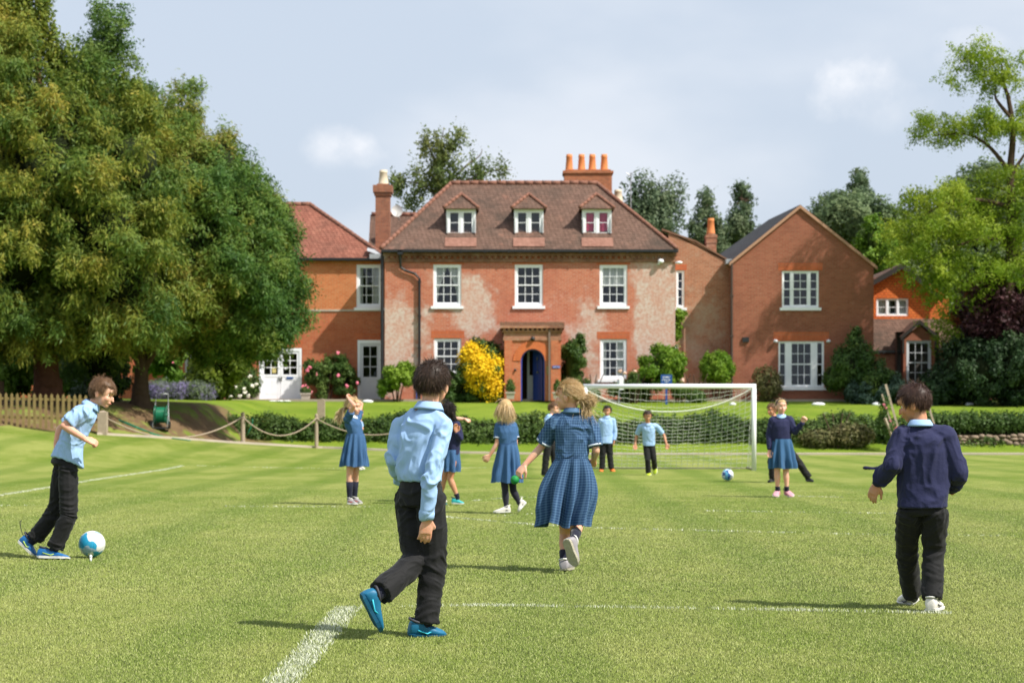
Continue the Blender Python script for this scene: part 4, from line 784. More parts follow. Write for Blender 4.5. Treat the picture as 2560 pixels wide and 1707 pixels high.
# ---------------------------------------------------------------- vegetation
def rand_dirs(r, n):
    d = r.normal(size=(n, 3)); return d/np.linalg.norm(d, axis=1)[:, None]
def lump(P, seed, f=1.0):
    """cheap smooth lumpiness of a set of points, -1..1"""
    r = np.random.RandomState(seed); s = np.zeros(len(P))
    for k in range(6):
        w = r.normal(size=3)*f*(1+k*.45); s += np.sin(P@w+r.uniform(0, 6.28))/(1+k*.4)
    return s/2.4
def leaves(name, blobs, n, size, mat, parent, seed, k=6, spread=.12, asp=.55, inner=.55, up=0., along=0., tintf=1.2, lumpf=1.6, lumpa=.22, zmin=None, up_spray=0., clump=0, cr=.5, cz=1., tgrad=None, bough=0, droop=.35, lift=.15, zcut=None, aj=.6):
    """foliage: n sprays of k leaf faces in the outer shell of the blobs (cx,cy,cz,rx,ry,rz); with clump, gathered in that many leafy masses of radius cr"""
    r = np.random.RandomState(seed); B = np.array(blobs, float)
    area = (B[:,3]*B[:,4]+B[:,4]*B[:,5]+B[:,3]*B[:,5])
    def shell(m):
        b = B[r.choice(len(B), m, p=area/area.sum())]; d = rand_dirs(r, m)
        rad = inner+(1-inner)*r.uniform(0, 1, m)**.45; rad = rad*(1+lumpa*lump(b[:,:3]+d*b[:,3:], seed+1, lumpf))
        C = b[:,:3]+d*b[:,3:]*rad[:, None]; keep = np.ones(m, bool)
        for q in B: keep &= ~((((C-q[:3])/q[3:])**2).sum(1) < (inner*.8)**2)
        return C[keep], d[keep]
    if clump:
        cc, cd = shell(clump); m = len(cc); rr = cr*r.uniform(.45, 1.35, m); w = rr**2; i = r.choice(m, n, p=w/w.sum()); q = rand_dirs(r, n)
        sc_ = np.array([1, 1, cz]); C = cc[i]+q*sc_*(rr[i]*r.uniform(.25, 1, n)**.6)[:, None]
        if bough:
            u_ = r.uniform(0, 1, n); bd = cd+np.array([0,0,lift])+r.normal(size=(m,3))*.25; bd /= np.linalg.norm(bd, axis=1)[:, None]; ln = bough*r.uniform(.5, 1.4, m)
            C = cc[i]+bd[i]*(ln[i]*(u_-.45))[:, None]+q*sc_*(rr[i]*(1-.65*u_)*r.uniform(.2, 1, n)**.6)[:, None]; C[:,2] -= droop*ln[i]*u_**2
        d = q*.75+cd[i]*.5; d /= np.linalg.norm(d, axis=1)[:, None]; base = r.uniform(-.22, .22, m)[i]
    else: C, d = shell(n); n = len(C); base = np.zeros(n)
    if zmin is not None: C[:,2] = np.maximum(C[:,2], zmin+r.uniform(0, .15, n))
    if zcut is not None:
        kz = C[:,2] > zcut+.35*lump(C*np.array([1,1,0]), seed+9, 1.8)+r.uniform(-.25, .2, n); C, d, base = C[kz], d[kz], base[kz]; n = len(C)
    ax = d+np.array([0, 0, up]); ax += r.normal(size=(n,3))*.45; ax[:,2] += up_spray
    ax /= np.linalg.norm(ax, axis=1)[:, None]
    t = r.uniform(0, 1, (n, k)); off = r.normal(size=(n, k, 3))*spread*.5
    Q = C[:, None, :]+ax[:, None, :]*(t*along)[:, :, None]+off; Q[:, :, 2] -= (t**2)*along*.25
    Q = Q.reshape(-1, 3); m = len(Q)
    nrm = np.repeat(d, k, 0)*.9+r.normal(size=(m,3))*.45+np.array([0,0,.30]); nrm /= np.linalg.norm(nrm, axis=1)[:, None]
    a = np.repeat(ax, k, 0)+r.normal(size=(m,3))*aj; a -= nrm*(a*nrm).sum(1)[:, None]; a /= np.linalg.norm(a, axis=1)[:, None]+1e-9; c = np.cross(nrm, a)
    s = size*r.uniform(.6, 1.35, m)[:, None]
    V = np.stack([Q-a*s, Q+c*s*asp-a*s*.1, Q+a*s, Q-c*s*asp-a*s*.1], 1).reshape(-1, 3)
    F = np.arange(m*4).reshape(-1, 4)
    cl = np.repeat(r.uniform(0, 1, n)*.3+base, k); tt = .42+.26*lump(Q, seed+5, tintf)+cl+r.uniform(-.12, .12, m)
    if tgrad is not None: tt = tt+tgrad(Q)
    return mesh_np(name, V, F, mat, parent, attr=np.repeat(np.clip(tt, 0, 1), 4))
def core(name, blobs, mat, parent, k=.72, seed=0):  # opaque filler added inside the foliage so light does not seep through
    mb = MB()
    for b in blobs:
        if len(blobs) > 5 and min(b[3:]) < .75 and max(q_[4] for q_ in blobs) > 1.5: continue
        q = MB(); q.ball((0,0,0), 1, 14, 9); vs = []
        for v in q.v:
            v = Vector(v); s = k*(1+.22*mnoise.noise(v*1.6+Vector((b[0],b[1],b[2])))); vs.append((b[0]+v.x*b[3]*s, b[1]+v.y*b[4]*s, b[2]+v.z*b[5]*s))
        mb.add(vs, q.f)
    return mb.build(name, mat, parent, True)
def pb(px, py, Y, rpx, rpy, ry=None, dy=0):
    k = (Y+dy)/FPX; p = W(px, py, Y+dy); rx = rpx*k; return (p.x, p.y, p.z, rx, ry if ry else (rx+rpy*k)/2, rpy*k)
def limb(mb, pts, r0, r1, n=10, wob=.0, seed=0, sub=5):
    """smooth tapered limb through points"""
    pts = [Vector(p) for p in pts]; out = []
    for i in range(len(pts)-1):
        p0 = pts[max(i-1,0)]; p1 = pts[i]; p2 = pts[i+1]; p3 = pts[min(i+2,len(pts)-1)]
        for j in range(sub): t = j/sub; out.append(.5*((2*p1)+(-p0+p2)*t+(2*p0-5*p1+4*p2-p3)*t*t+(-p0+3*p1-3*p2+p3)*t**3))
    out.append(pts[-1]); m = len(out)
    if wob: out = [p+Vector((mnoise.noise(p*.9+Vector((seed,0,0))), mnoise.noise(p*.9+Vector((0,seed,5))), 0))*wob*min(1,i/3) for i, p in enumerate(out)]
    mb.tube(out, [r0+(r1-r0)*(i/(m-1))**.8 for i in range(m)], n); return out
def trunk_flare(mb, x, y, z, r, h):
    n = 14; prof = [(1.9,-.3),(1.5,0),(1.2,.25),(1.03,.7),(1,1.2)]; vs = []
    for (q, zz) in prof:
        for j in range(n): w = 2*math.pi*j/n; k = 1+.22*math.sin(w*4+x)*(q-1)+.1*math.sin(w*3+y); vs.append((x+r*q*k*math.cos(w), y+r*q*k*math.sin(w), z+zz*h))
    mb.add(vs, [(i*n+j, i*n+(j+1)%n, (i+1)*n+(j+1)%n, (i+1)*n+j) for i in range(4) for j in range(n)])
# leaf colours
YEW_A = leafmat('yew_needles_golden', [(0,(.04,.095,.018)),(.35,(.10,.175,.028)),(.65,(.20,.245,.036)),(.88,(.31,.30,.045)),(1,(.42,.34,.06))], .4)
YEW_B = leafmat('yew_needles_green', [(0,(.03,.085,.018)),(.35,(.075,.16,.028)),(.65,(.14,.22,.036)),(.88,(.23,.27,.045)),(1,(.33,.29,.06))], .38)
YEW_C = leafmat('yew_needles_dark', [(0,(.035,.085,.018)),(.5,(.08,.16,.03)),(1,(.17,.24,.05))], .35)
LAUREL = leafmat('laurel_leaf', [(0,(.05,.13,.015)),(.5,(.12,.24,.03)),(1,(.22,.34,.06))], .4)
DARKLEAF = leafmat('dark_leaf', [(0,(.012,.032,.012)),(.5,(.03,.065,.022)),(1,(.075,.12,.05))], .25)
HEDGE = leafmat('hedge_leaf', [(0,(.022,.055,.008)),(.45,(.05,.10,.018)),(.8,(.10,.16,.035)),(1,(.2,.25,.09))], .3)
BRIGHT = leafmat('bright_leaf', [(0,(.06,.14,.010)),(.5,(.14,.26,.02)),(1,(.26,.38,.04))], .4)
MID = leafmat('mid_leaf', [(0,(.03,.075,.015)),(.5,(.065,.125,.025)),(1,(.13,.19,.04))], .3)
ROBINIA = leafmat('robinia_leaf', [(0,(.07,.14,.012)),(.5,(.19,.29,.018)),(1,(.40,.47,.05))], .5)
BIRCH = leafmat('birch_leaf', [(0,(.05,.09,.03)),(.5,(.12,.17,.045)),(1,(.24,.26,.08))], .4)
PINE = leafmat('pine_needles', [(0,(.055,.09,.055)),(.5,(.10,.15,.075)),(1,(.18,.22,.11))], .35)  # needle colours lightened to imitate haze over distance
GREYGREEN = leafmat('greygreen_leaf', [(0,(.07,.12,.05)),(.5,(.14,.20,.085)),(1,(.24,.29,.13))], .35)  # leaf colours lifted for distance haze too
COPPER = leafmat('copper_leaf', [(0,(.018,.006,.008)),(.6,(.055,.016,.022)),(1,(.15,.07,.08))], .25)
YELLOW = leafmat('yellow_flower', [(0,(.72,.42,.01)),(1,(.95,.70,.02))], .35, .7)
CORE = simple('core_shaded', (.018,.024,.010), .95, .05, var=.4, vscale=3, bump=.6, bscale=6)  # near-black filler colour stands for shade deep inside the leaves
COREB = simple('core_lit', (.035,.055,.012), .95, .05, var=.4, vscale=3, bump=.6, bscale=6)  # brighter copy of the filler, light put into its colour
def plant(name, x, y, label, cat='bush', group=None): return empty(name, (x, y, TZ(x, y)), label, cat, group)
# --- yews
YA = 57.0; a = W(118, 985, 58.0); t = empty('yew_tree', (a.x, 58, TZ(a.x,58)), 'huge golden green yew filling the left edge, on a thick reddish trunk', 'tree')
mb = MB(); z0 = TZ(a.x,58); trunk_flare(mb, a.x, 58, z0, .40, .55); limb(mb, [(a.x,58,z0+.4),(a.x-.05,58,z0+1.4),(a.x-.15,58,z0+3)], .40, .30, 14)
limb(mb, [(a.x,58,z0+1.3),(a.x+.5,57.8,z0+2.4),(a.x+1.6,57.4,z0+4.4)], .18, .08); limb(mb, [(a.x,58,z0+1.2),(a.x-.8,57.8,z0+2.6),(a.x-1.8,57.4,z0+4)], .2, .08); limb(mb, [(a.x-.1,58,z0+2.5),(a.x,58,z0+6),(a.x-.3,58,z0+10)], .3, .08)
mb.build('trunk', simple('yew_bark', (.10,.045,.03), .9, .1, var=.5, vscale=5, bump=.9, bscale=10), t, True)
A = [pb(60,640,YA,190,200,3.2), pb(-40,480,YA,200,300,3.5), pb(130,430,YA,200,210,3.2), pb(260,560,YA,170,190,3.0), pb(340,420,YA,95,130,1.9), pb(300,700,YA,150,120,2.6), pb(60,780,YA,170,80,2.4), pb(200,780,YA,140,70,2.0), pb(10,200,YA,90,150,1.8), pb(150,290,YA,110,110,1.8), pb(-90,700,YA,160,180,3), pb(330,290,YA,30,60,.5), pb(245,260,YA,55,60,.8)]
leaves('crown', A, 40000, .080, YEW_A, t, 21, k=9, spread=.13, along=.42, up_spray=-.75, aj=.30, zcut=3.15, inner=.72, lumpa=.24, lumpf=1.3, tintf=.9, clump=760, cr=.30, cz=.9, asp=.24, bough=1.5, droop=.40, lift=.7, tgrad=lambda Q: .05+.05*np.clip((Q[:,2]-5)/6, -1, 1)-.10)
core('filler_core', A, CORE, t, .58)
spr = [pb(100,60,YA,13,90,.25), pb(60,20,YA,20,110,.3), pb(20,20,YA,30,120,.4), pb(62,90,YA,14,80,.2), pb(108,15,YA,9,50,.2), pb(128,120,YA,12,60,.2), pb(140,180,YA,20,50,.3), pb(176,150,YA,9,48,.2), pb(210,190,YA,14,50,.25), pb(250,200,YA,10,50,.25), pb(300,215,YA,9,44,.2), pb(340,240,YA,10,40,.25), pb(20,60,YA,20,100,.3), pb(380,300,YA,10,44,.25), pb(160,215,YA,20,50,.3)]
leaves('shoots', spr, 2600, .06, YEW_A, t, 22, k=7, spread=.14, along=.3, up_spray=.9, inner=.2, tintf=.9)
mb = MB()
for (u, v, u2, v2) in ((60,150,62,-5), (92,140,122,8), (72,100,100,10), (20,130,20,-20), (130,170,133,70), (118,170,138,112)): mb.tube([W(u,v,YA),W((u+u2)/2-3,(v+v2)/2,YA),W(u2,v2,YA)], [.035,.02,.008], 5)
mb.build('bare_branches', M['bark'], t, True)
YB = 60.5; b = W(352, 1006, YB-.8); t = empty('yew_tree', (b.x, YB-.8, TZ(b.x,YB-.8)), 'broad green yew beside the side wing, its forked trunk right of the picket fence', 'tree')
mb = MB(); z0 = TZ(b.x,YB-.8); trunk_flare(mb, b.x, YB-.8, z0, .24, .5); limb(mb, [(b.x,YB-.8,z0+.3),(b.x+.02,YB-.8,z0+1.2),(b.x-.05,YB-.8,z0+2.2),(b.x-.3,YB-.6,z0+4),(b.x,YB,z0+8)], .25, .06, 12); limb(mb, [(b.x,YB-.8,z0+.95),(b.x+.35,YB-.8,z0+1.5),(b.x+.8,YB-.8,z0+2.3),(b.x+1.8,YB-.6,z0+4)], .15, .05); limb(mb, [(b.x,YB-.8,z0+1.0),(b.x-.25,YB-.8,z0+1.6),(b.x-.6,YB-.8,z0+2.4)], .11, .05)
mb.build('trunk', M['bark'], t, True)
Bb = [pb(480,640,YB,180,210,3.4), pb(580,560,YB,100,160,2.6), pb(620,670,YB,118,170,2.8), pb(670,770,YB,78,80,1.8), pb(470,450,YB,115,120,2.4), pb(545,420,YB,62,95,1.6), pb(448,262,YB,50,48,1.0), pb(420,330,YB,60,80,1.2), pb(470,780,YB,150,70,2.6), pb(600,780,YB,90,58,2.0), pb(390,640,YB,120,190,3.0), pb(670,560,YB,42,60,1.2), pb(712,660,YB,42,66,1.2), pb(545,330,YB,14,26,.5), pb(600,430,YB,14,26,.5), pb(655,500,YB,12,26,.4)]
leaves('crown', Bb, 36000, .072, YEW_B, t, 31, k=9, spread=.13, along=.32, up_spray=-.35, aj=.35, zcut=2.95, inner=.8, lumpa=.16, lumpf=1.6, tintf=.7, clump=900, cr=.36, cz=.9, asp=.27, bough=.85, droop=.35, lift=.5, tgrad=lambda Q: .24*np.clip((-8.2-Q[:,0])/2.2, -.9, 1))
core('filler_core', Bb, CORE, t, .70)
YC = 62.; c = W(250, 985, YC); t = empty('yew_tree', (c.x, YC, TZ(c.x,YC)), 'dark green yew behind the golden one, rising to a blunt columnar top', 'tree')
mb = MB(); z0 = TZ(c.x,YC); limb(mb, [(c.x,YC,z0-.2),(c.x,YC,z0+5),(c.x,YC,z0+11)], .25, .06); mb.build('trunk', M['bark'], t, True)
Cc = [pb(268,62,YC,34,40,.9), pb(262,120,YC,40,54,1.0), pb(250,215,YC,60,80,1.2), pb(310,300,YC,70,110,1.4), pb(350,360,YC,60,120,1.5), pb(260,380,YC,110,140,2.0), pb(300,600,YC,140,200,2.4), pb(245,870,YC,75,100,1.4), pb(300,180,YC,25,40,.5), pb(337,180,YC,14,26,.3)]
leaves('crown', Cc, 13000, .056, YEW_C, t, 41, k=8, spread=.13, along=.26, up_spray=.3, inner=.84, lumpa=.14, lumpf=2.2, clump=420, cr=.30, asp=.42, bough=.6, droop=.1, lift=.8)
core('filler_core', Cc, CORE, t, .74)
d = W(-8, 990, 56.); t = empty('yew_tree', (d.x-.1, 56, TZ(d.x,56)), 'dark leaning trunk cut by the left edge behind the picket fence', 'tree')
mb = MB(); z0 = TZ(d.x,56); trunk_flare(mb, d.x-.1, 56, z0, .28, .5); limb(mb, [(d.x-.1,56,z0+.3),(d.x-.3,56,z0+1.5),(d.x-.7,56,z0+4)], .28, .15); mb.build('trunk', M['bark'], t, True)
leaves('crown', [(d.x-1.2,56,z0+4.4,2.2,1.5,1.6)], 900, .07, YEW_C, t, 43, k=8, spread=.15, along=.3)
# --- laurel and dark shrubs under the yews
def shrub(name, blobs, n, size, mat, seed, label, cat='bush', group=None, cm=COREB, ck=.72, stem=False, **kw):
    x = np.mean([q[0] for q in blobs]); y = np.mean([q[1] for q in blobs]); t = plant(name, float(x), float(y), label, cat, group)
    if 'clump' not in kw and n >= 1300 and name not in ('lavender_bush',): kw.update(clump=max(26, n//38), cr=.30*float(np.mean([q[3] for q in blobs])), inner=max(.72, kw.get('inner', .7)), lumpa=.28, lumpf=3.0); ck = ck*.9
    leaves('foliage', blobs, n, size, mat, t, seed, zmin=TZ(x,y)-.02, **kw)
    if ck: core('filler_core', blobs, cm, t, ck)
    if stem:
        mb = MB(); z = TZ(x,y)
        for i in range(4): w = i*1.7; limb(mb, [(x+.1*math.cos(w),y+.1*math.sin(w),z-.05),(x+.2*math.cos(w),y+.2*math.sin(w),z+.5),(x+.45*math.cos(w),y+.3*math.sin(w),z+1.1)], .035, .015, 6)
        mb.build('stems', M['bark'], t, True)
    return t
shrub('laurel_bush', [pb(40,900,66,75,60,1.2), pb(20,950,66,60,45,1)], 2600, .10, LAUREL, 51, 'bright glossy laurel between the left edge and the thick reddish trunk', group=None)
shrub('laurel_bush', [pb(190,900,67,55,60,1.2), pb(170,950,67,40,40,1)], 2200, .10, LAUREL, 52, 'bright glossy laurel just right of the thick reddish trunk')
shrub('laurel_bush', [pb(415,870,68,45,70,1), pb(375,880,68,30,60,.8)], 1500, .10, LAUREL, 53, 'pale green leaves hanging just right of the forked yew trunk')
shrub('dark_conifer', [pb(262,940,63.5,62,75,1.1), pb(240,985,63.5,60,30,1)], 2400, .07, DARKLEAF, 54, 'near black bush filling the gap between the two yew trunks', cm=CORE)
shrub('wall_climber', [pb(545,900,72,85,50,1.2), pb(520,955,72,60,45,1.0), pb(600,880,72,50,30,.8)], 4000, .085, leafmat('lime_leaf', [(0,(.05,.09,.01)),(.5,(.14,.20,.02)),(1,(.30,.33,.05))], .4), 55, 'lime and dark leaved shrub left of the white double doors', cm=CORE)
# --- hedge
hedge = empty('hedge', (0, 64.3, TZ(0,64.3)), 'long low clipped hedge along the foot of the upper lawn', 'hedge')
hx = np.arange(WX(578,64), 30, .62); HB = []
for i, x in enumerate(hx):
    zb_ = .12; hgt = 1.0+.10*math.sin(x*1.3)+.07*math.sin(x*3.1); lo_ = x > WX(2310,64)
    if lo_: HB.append((x, 64.45, .98, .55, .45, .34))
    else: HB.append((x, 64.4, zb_+hgt*.5, .55, .55, hgt*.56))
r = np.random.RandomState(61)
leaves('foliage', HB, 22000, .052, HEDGE, hedge, 61, k=6, spread=.12, inner=.80, lumpa=.13, lumpf=3.5, tintf=.5)
mb = MB(); mb.box(WX(585,64), WX(2310,64), 64.12, 64.75, 0, .98); mb.box(WX(2310,64), 30, 64.3, 64.8, .5, 1.12); mb.build('filler_core', CORE, hedge)  # dark opaque filler added inside the hedge, tone stands for inner shade
t = shrub('bramble_bush', [pb(2130,1088,63.7,60,26,.4), pb(2050,1098,63.7,45,22,.4)], 900, .055, leafmat('dry_leaf', [(0,(.06,.08,.02)),(.5,(.14,.14,.05)),(1,(.3,.24,.12))], .3), 62, 'straggly yellowing shoots on the hedge face right of the navy jumper girl', ck=0, stem=True)
# stone retaining wall at right
rw = empty('retaining_wall', (WX(2450,63.9), 63.9, .1), 'low rubble stone wall below the hedge at the right edge', 'wall'); mb = MB(); r = random.Random(5)
for row in range(5):
    x = WX(2325,63.9)+r.uniform(0,.2)
    while x < 24:
        w = r.uniform(.12,.34); z = .06+row*.105; mb.ball((x+w/2, 64.0+r.uniform(-.07,.07), z+.07+r.uniform(-.03,.03)), (w*.58,.16,r.uniform(.05,.085)), 7, 5); x += w*r.uniform(.85,1.25)
mb.build('stones', simple('rubble', (.25,.19,.14), .9, .1, var=.5, vscale=4, bump=.6, bscale=12), rw, True); leaves('weeds', [(q_,63.9,.22+.15*math.sin(q_*3),.5,.2,.22) for q_ in np.arange(13.6,18.2,.9)], 700, .045, HEDGE, rw, 66, inner=.4, k=6); mb = MB(); mb.box(WX(2320,63.9), 24, 63.98, 64.3, 0, .60); mb.build('mortar_bed', simple('earth', (.12,.09,.06), .95, .05, var=.4, vscale=5, bump=.5), rw)
# --- house planting
shrub('yellow_bush', [pb(1208,925,76.8,50,62,.9), pb(1190,905,76.8,35,40,.7), pb(1225,965,76.8,38,38,.7), pb(1230,895,76.8,30,30,.6)], 3000, .05, MID, 71, 'big bush covered in yellow flowers left of the porch', inner=.8)
yb_ = [o for o in bpy.data.objects if o.name.startswith('yellow_bush')][0]
leaves('blossom', [pb(1203,930,76.7,50,60,.95), pb(1225,965,76.7,36,36,.72), pb(1185,895,76.7,32,34,.72), pb(1235,915,76.7,24,30,.6)], 2300, .045, YELLOW, yb_, 72, k=7, spread=.16, inner=.93, asp=.9, lumpa=.10, lumpf=5)
shrub('clipped_bush', [pb(1430,925,77.2,28,80,.7), pb(1440,880,77.2,20,50,.6), pb(1438,960,77.2,28,45,.7)], 2400, .05, MID, 73, 'tall rounded green climber hugging the right side of the porch', inner=.85, lumpa=.1)
shrub('round_bush', [pb(1655,925,76.6,48,46,.9), pb(1670,905,76.6,35,30,.7)], 3000, .055, BRIGHT, 74, 'large bright green round bush behind the blue post sign', inner=.8)
shrub('round_bush', [pb(1792,922,77.2,35,33,.7)], 1700, .055, BRIGHT, 75, 'small bright green ball bush below the link chimney', inner=.8, stem=True)
shrub('leaning_bush', [pb(990,945,76.8,36,24,.6), pb(975,965,76.8,22,26,.5), pb(1012,935,76.8,22,18,.4)], 1500, .06, BRIGHT, 76, 'bright green flat topped bush beside the black downpipe and white single door', inner=.75, stem=True)
shrub('dark_shrub', [pb(1140,962,76.5,26,38,.6), pb(1165,975,76.6,22,30,.5)], 1300, .05, MID, 77, 'dark shrub in the bed left of the yellow flowering bush', cm=CORE)
shrub('dark_shrub', [pb(1600,965,76.6,34,30,.6), pb(1560,980,76.5,36,20,.5)], 1500, .05, MID, 78, 'low loose green shrub right of the ground floor window behind the goal', cm=CORE)
shrub('wall_shrub', [pb(1920,960,77,40,40,.5)], 500, .05, leafmat('olive_leaf', [(0,(.05,.055,.02)),(1,(.17,.16,.06))], .3), 79, 'sparse brown green wall shrub left of the wide ground floor window', ck=0, stem=True)
shrub('corner_bush', [pb(2130,925,76.6,62,50,1.1), pb(2180,960,76.4,60,42,1.0), pb(2090,935,76.5,30,30,.6), pb(2140,870,77.3,14,40,.3)], 4200, .06, MID, 80, 'dark green bush climbing the right corner of the brown gable', cm=CORE, clump=110, cr=.3, inner=.8)
shrub('glaucous_shrub', [pb(2180,985,75.6,60,26,.7), pb(2240,980,75.6,40,26,.6)], 1600, .06, leafmat('blue_leaf', [(0,(.02,.05,.035)),(1,(.07,.12,.08))], .25), 81, 'low blue green shrub at the foot of the corner bush')
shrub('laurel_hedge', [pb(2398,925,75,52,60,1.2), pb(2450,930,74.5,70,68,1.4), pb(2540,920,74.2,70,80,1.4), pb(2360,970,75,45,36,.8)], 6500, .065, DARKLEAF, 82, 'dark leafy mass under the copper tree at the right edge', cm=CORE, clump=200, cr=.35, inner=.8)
for i, (px, py) in enumerate(((1698,965),(1480,975),(1740,980))): shrub('border_plant', [pb(px,py+12,76.3,20,14,.4)], 400, .05, MID, 90+i, ('pale flowering perennial below the round bush at the sign', 'small border plant right of the porch below the window', 'small border plant between the two round bushes')[i], ck=0, stem=True)
# vine on main corner
v = shrub('vine', [pb(1695,790,78.6,7,14,.2), pb(1692,825,78.6,6,30,.15), pb(1700,785,78.6,12,8,.2)], 260, .07, BRIGHT, 95, 'thin bright creeper hanging in the corner below the slim window', ck=0); 
# climbing rose and flowers
t = shrub('climbing_rose', [pb(825,930,79,48,34,.4), pb(800,960,79,30,34,.4), pb(860,950,79,30,34,.4), pb(790,920,79,20,20,.3)], 2600, .055, MID, 96, 'climbing rose with pink blooms between the two white doors', 'climbing plant', inner=.5, ck=.4, cm=CORE, stem=True)
PINKF = simple('pink_petal', (.75,.20,.28), .7, .2, var=.2); WHITEF = simple('white_petal', (.75,.70,.62), .7, .2); ORANGEF = simple('coral_petal', (.75,.25,.15), .7, .2)
def blooms(parent, pts, r, mat, seed):
    rr = random.Random(seed); mb = MB()
    for p in pts:
        for k in range(5): mb.ball((p[0]+rr.uniform(-.5,.5)*r, p[1]+rr.uniform(-.5,.5)*r, p[2]+rr.uniform(-.5,.5)*r), (r*.62,r*.62,r*.5), 6, 4)
    return mb.build('flowers', mat, parent, True)
blooms(t, [W(px,py,78.5) for px, py in ((775,918),(768,925),(845,882),(845,938),(868,965),(893,957),(770,975),(777,980),(758,965),(792,935))], .085, PINKF, 1)
t = shrub('rose_bush', [pb(595,975,77.6,40,30,.5), pb(630,955,77.8,20,36,.3)], 700, .05, MID, 97, 'white flowering rose left of the white double doors', ck=0, stem=True); blooms(t, [W(px,py,77.2) for px, py in ((590,968),(612,980),(630,965),(640,962),(620,990),(600,990),(577,990),(625,942),(610,972))], .09, WHITEF, 2)
t = shrub('rose_bush', [pb(1585,955,75.8,14,20,.2)], 160, .04, MID, 98, 'thin standard rose with pale blooms right of the porch climber', ck=0, stem=True); blooms(t, [W(px,py,75.6) for px, py in ((1550,927),(1588,930),(1705,950),(1560,934))], .09, simple('peach_petal', (.75,.5,.4), .7), 3)
LAV = leafmat('lavender', [(0,(.06,.10,.035)),(.55,(.13,.18,.07)),(.8,(.20,.17,.32)),(1,(.30,.24,.50))], .3)
for i, (px, w_) in enumerate(((400,32),(452,34),(497,30))):
    t = shrub('lavender_bush', [pb(px,985,70.5,w_,22,.6)], 1300, .055, LAV, 100+i, ('lavender clump nearest the forked yew trunk', 'middle lavender clump with pink roses behind', 'lavender clump nearest the house doors')[i], 'bush', 'lavender clumps below the yews', ck=.6, up_spray=1.0, along=.25, asp=.25)
t = shrub('rose_bush', [pb(430,962,72,50,16,.4)], 500, .05, MID, 105, 'pink roses standing behind the lavender', ck=0); blooms(t, [W(px,py,71.6) for px, py in ((408,968),(440,965),(452,962),(458,970),(395,975),(430,895),(425,903))], .13, PINKF, 4)
# --- background trees
def bgtree(name, blobs, n, size, mat, seed, label, trunk, tr=.2, ck=.6, cm=COREB, barkm='bark', limbs=(), **kw):
    x, y = trunk; t = empty(name, (x, y, TZ(x,y)), label, 'tree'); z = TZ(x,y); top = max(b_[2] for b_ in blobs); mb = MB()
    limb(mb, [(x,y,z-.3),(x+.1,y,z+(top-z)*.4),(x-.05,y,z+(top-z)*.75),(blobs[0][0],y,top)], tr, tr*.15, 10, .12)
    for l_ in limbs: limb(mb, l_, tr*.45, tr*.08, 7, .08)
    mb.build('trunk', M[barkm], t, True); leaves('crown', blobs, n, size, mat, t, seed, **kw)
    if ck: core('filler_core', blobs, cm, t, ck)
    return t
Yb = 90.
bl_ = [pb(1065,345,Yb,22,18,.4), pb(1100,400,Yb,26,46,.7), pb(1060,390,Yb,14,30,.4), pb(1110,450,Yb,40,50,1.0), pb(1165,440,Yb,45,42,1.0), pb(1215,450,Yb,32,42,.9), pb(1255,440,Yb,22,26,.5), pb(1285,450,Yb,12,14,.3), pb(1050,480,Yb,36,52,.8), pb(1000,470,Yb,22,18,.5), pb(1035,520,Yb,30,40,.7), pb(1130,370,Yb,16,20,.3), pb(1150,350,Yb,8,18,.2), pb(1180,365,Yb,8,12,.2), pb(1090,360,Yb,10,30,.3)]
bgtree('birch_tree', bl_, 1050, .075, BIRCH, 111, 'airy drooping birch rising behind the main roof', (WX(1105,Yb),Yb), .16, 0, barkm='bark_pale', k=8, spread=.16, along=-.65, up=-.8, inner=.3, asp=.55, lumpa=.3, clump=110, cr=.30, cz=1.5,
       limbs=[[W(1108,440,Yb),W(1100,380,Yb),W(1110,318,Yb)],[W(1112,470,Yb),W(1160,420,Yb),W(1200,390,Yb),W(1205,372,Yb)],[W(1105,500,Yb),W(1050,460,Yb),W(1000,455,Yb)],[W(1112,480,Yb),W(1220,430,Yb),W(1280,425,Yb)],[W(1108,430,Yb),W(1075,380,Yb),W(1065,335,Yb)]])
Yq = 100.
bgtree('conifer_tree', [pb(1632,565,Yq,42,46,1.4), pb(1612,515,Yq,12,38,.5), pb(1640,500,Yq,12,40,.5), pb(1588,490,Yq,6,34,.25), pb(1674,500,Yq,6,34,.25), pb(1662,525,Yq,10,24,.3), pb(1598,540,Yq,10,30,.4), pb(1613,468,Yq,5,22,.2)], 1700, .085, PINE, 112, 'dark blue green conifer right of the main chimney', (WX(1632,Yq),Yq), .3, .55, CORE, k=8, spread=.16, along=.75, up_spray=.9, inner=.45, lumpa=.4, lumpf=1.5, clump=120, cr=.45)
def pine(px, pt, pb_, w, Y, seed, label):
    """open conifer: tiers of separate drooping boughs round a straight stem, narrowing to a point"""
    r = random.Random(seed); bs = []; limbs = []; k = Y/FPX; n = 13; x = WX(px,Y)
    for i in range(n):
        f = i/(n-1); py = pt+(pb_-pt)*(f**1.05); ww = w*(.06+.94*f**.75)*r.uniform(.6, 1.2)
        for s_ in (-1, 1):
            if r.random() < .18: continue
            wv = ww*r.uniform(.6, 1.1); yy = py+r.uniform(-6, 6); bs.append(pb(px+s_*wv*.60, yy-wv*.10, Y, wv*.42+2, 5+3*f, .35+.5*f, dy=r.uniform(-.6,.6))); limbs.append([W(px, yy+4, Y), W(px+s_*wv*.6, yy-wv*.05, Y), W(px+s_*wv, yy-wv*.18, Y)])
    bs.append(pb(px, pt+2, Y, 3, 14, .15))
    return bgtree('pine_tree', bs, 1300, .085, PINE, seed, label, (x,Y), .2, 0, k=8, spread=.16, along=.35, up_spray=.35, inner=.35, lumpa=.2, limbs=limbs, clump=130, cr=.24, cz=.7)
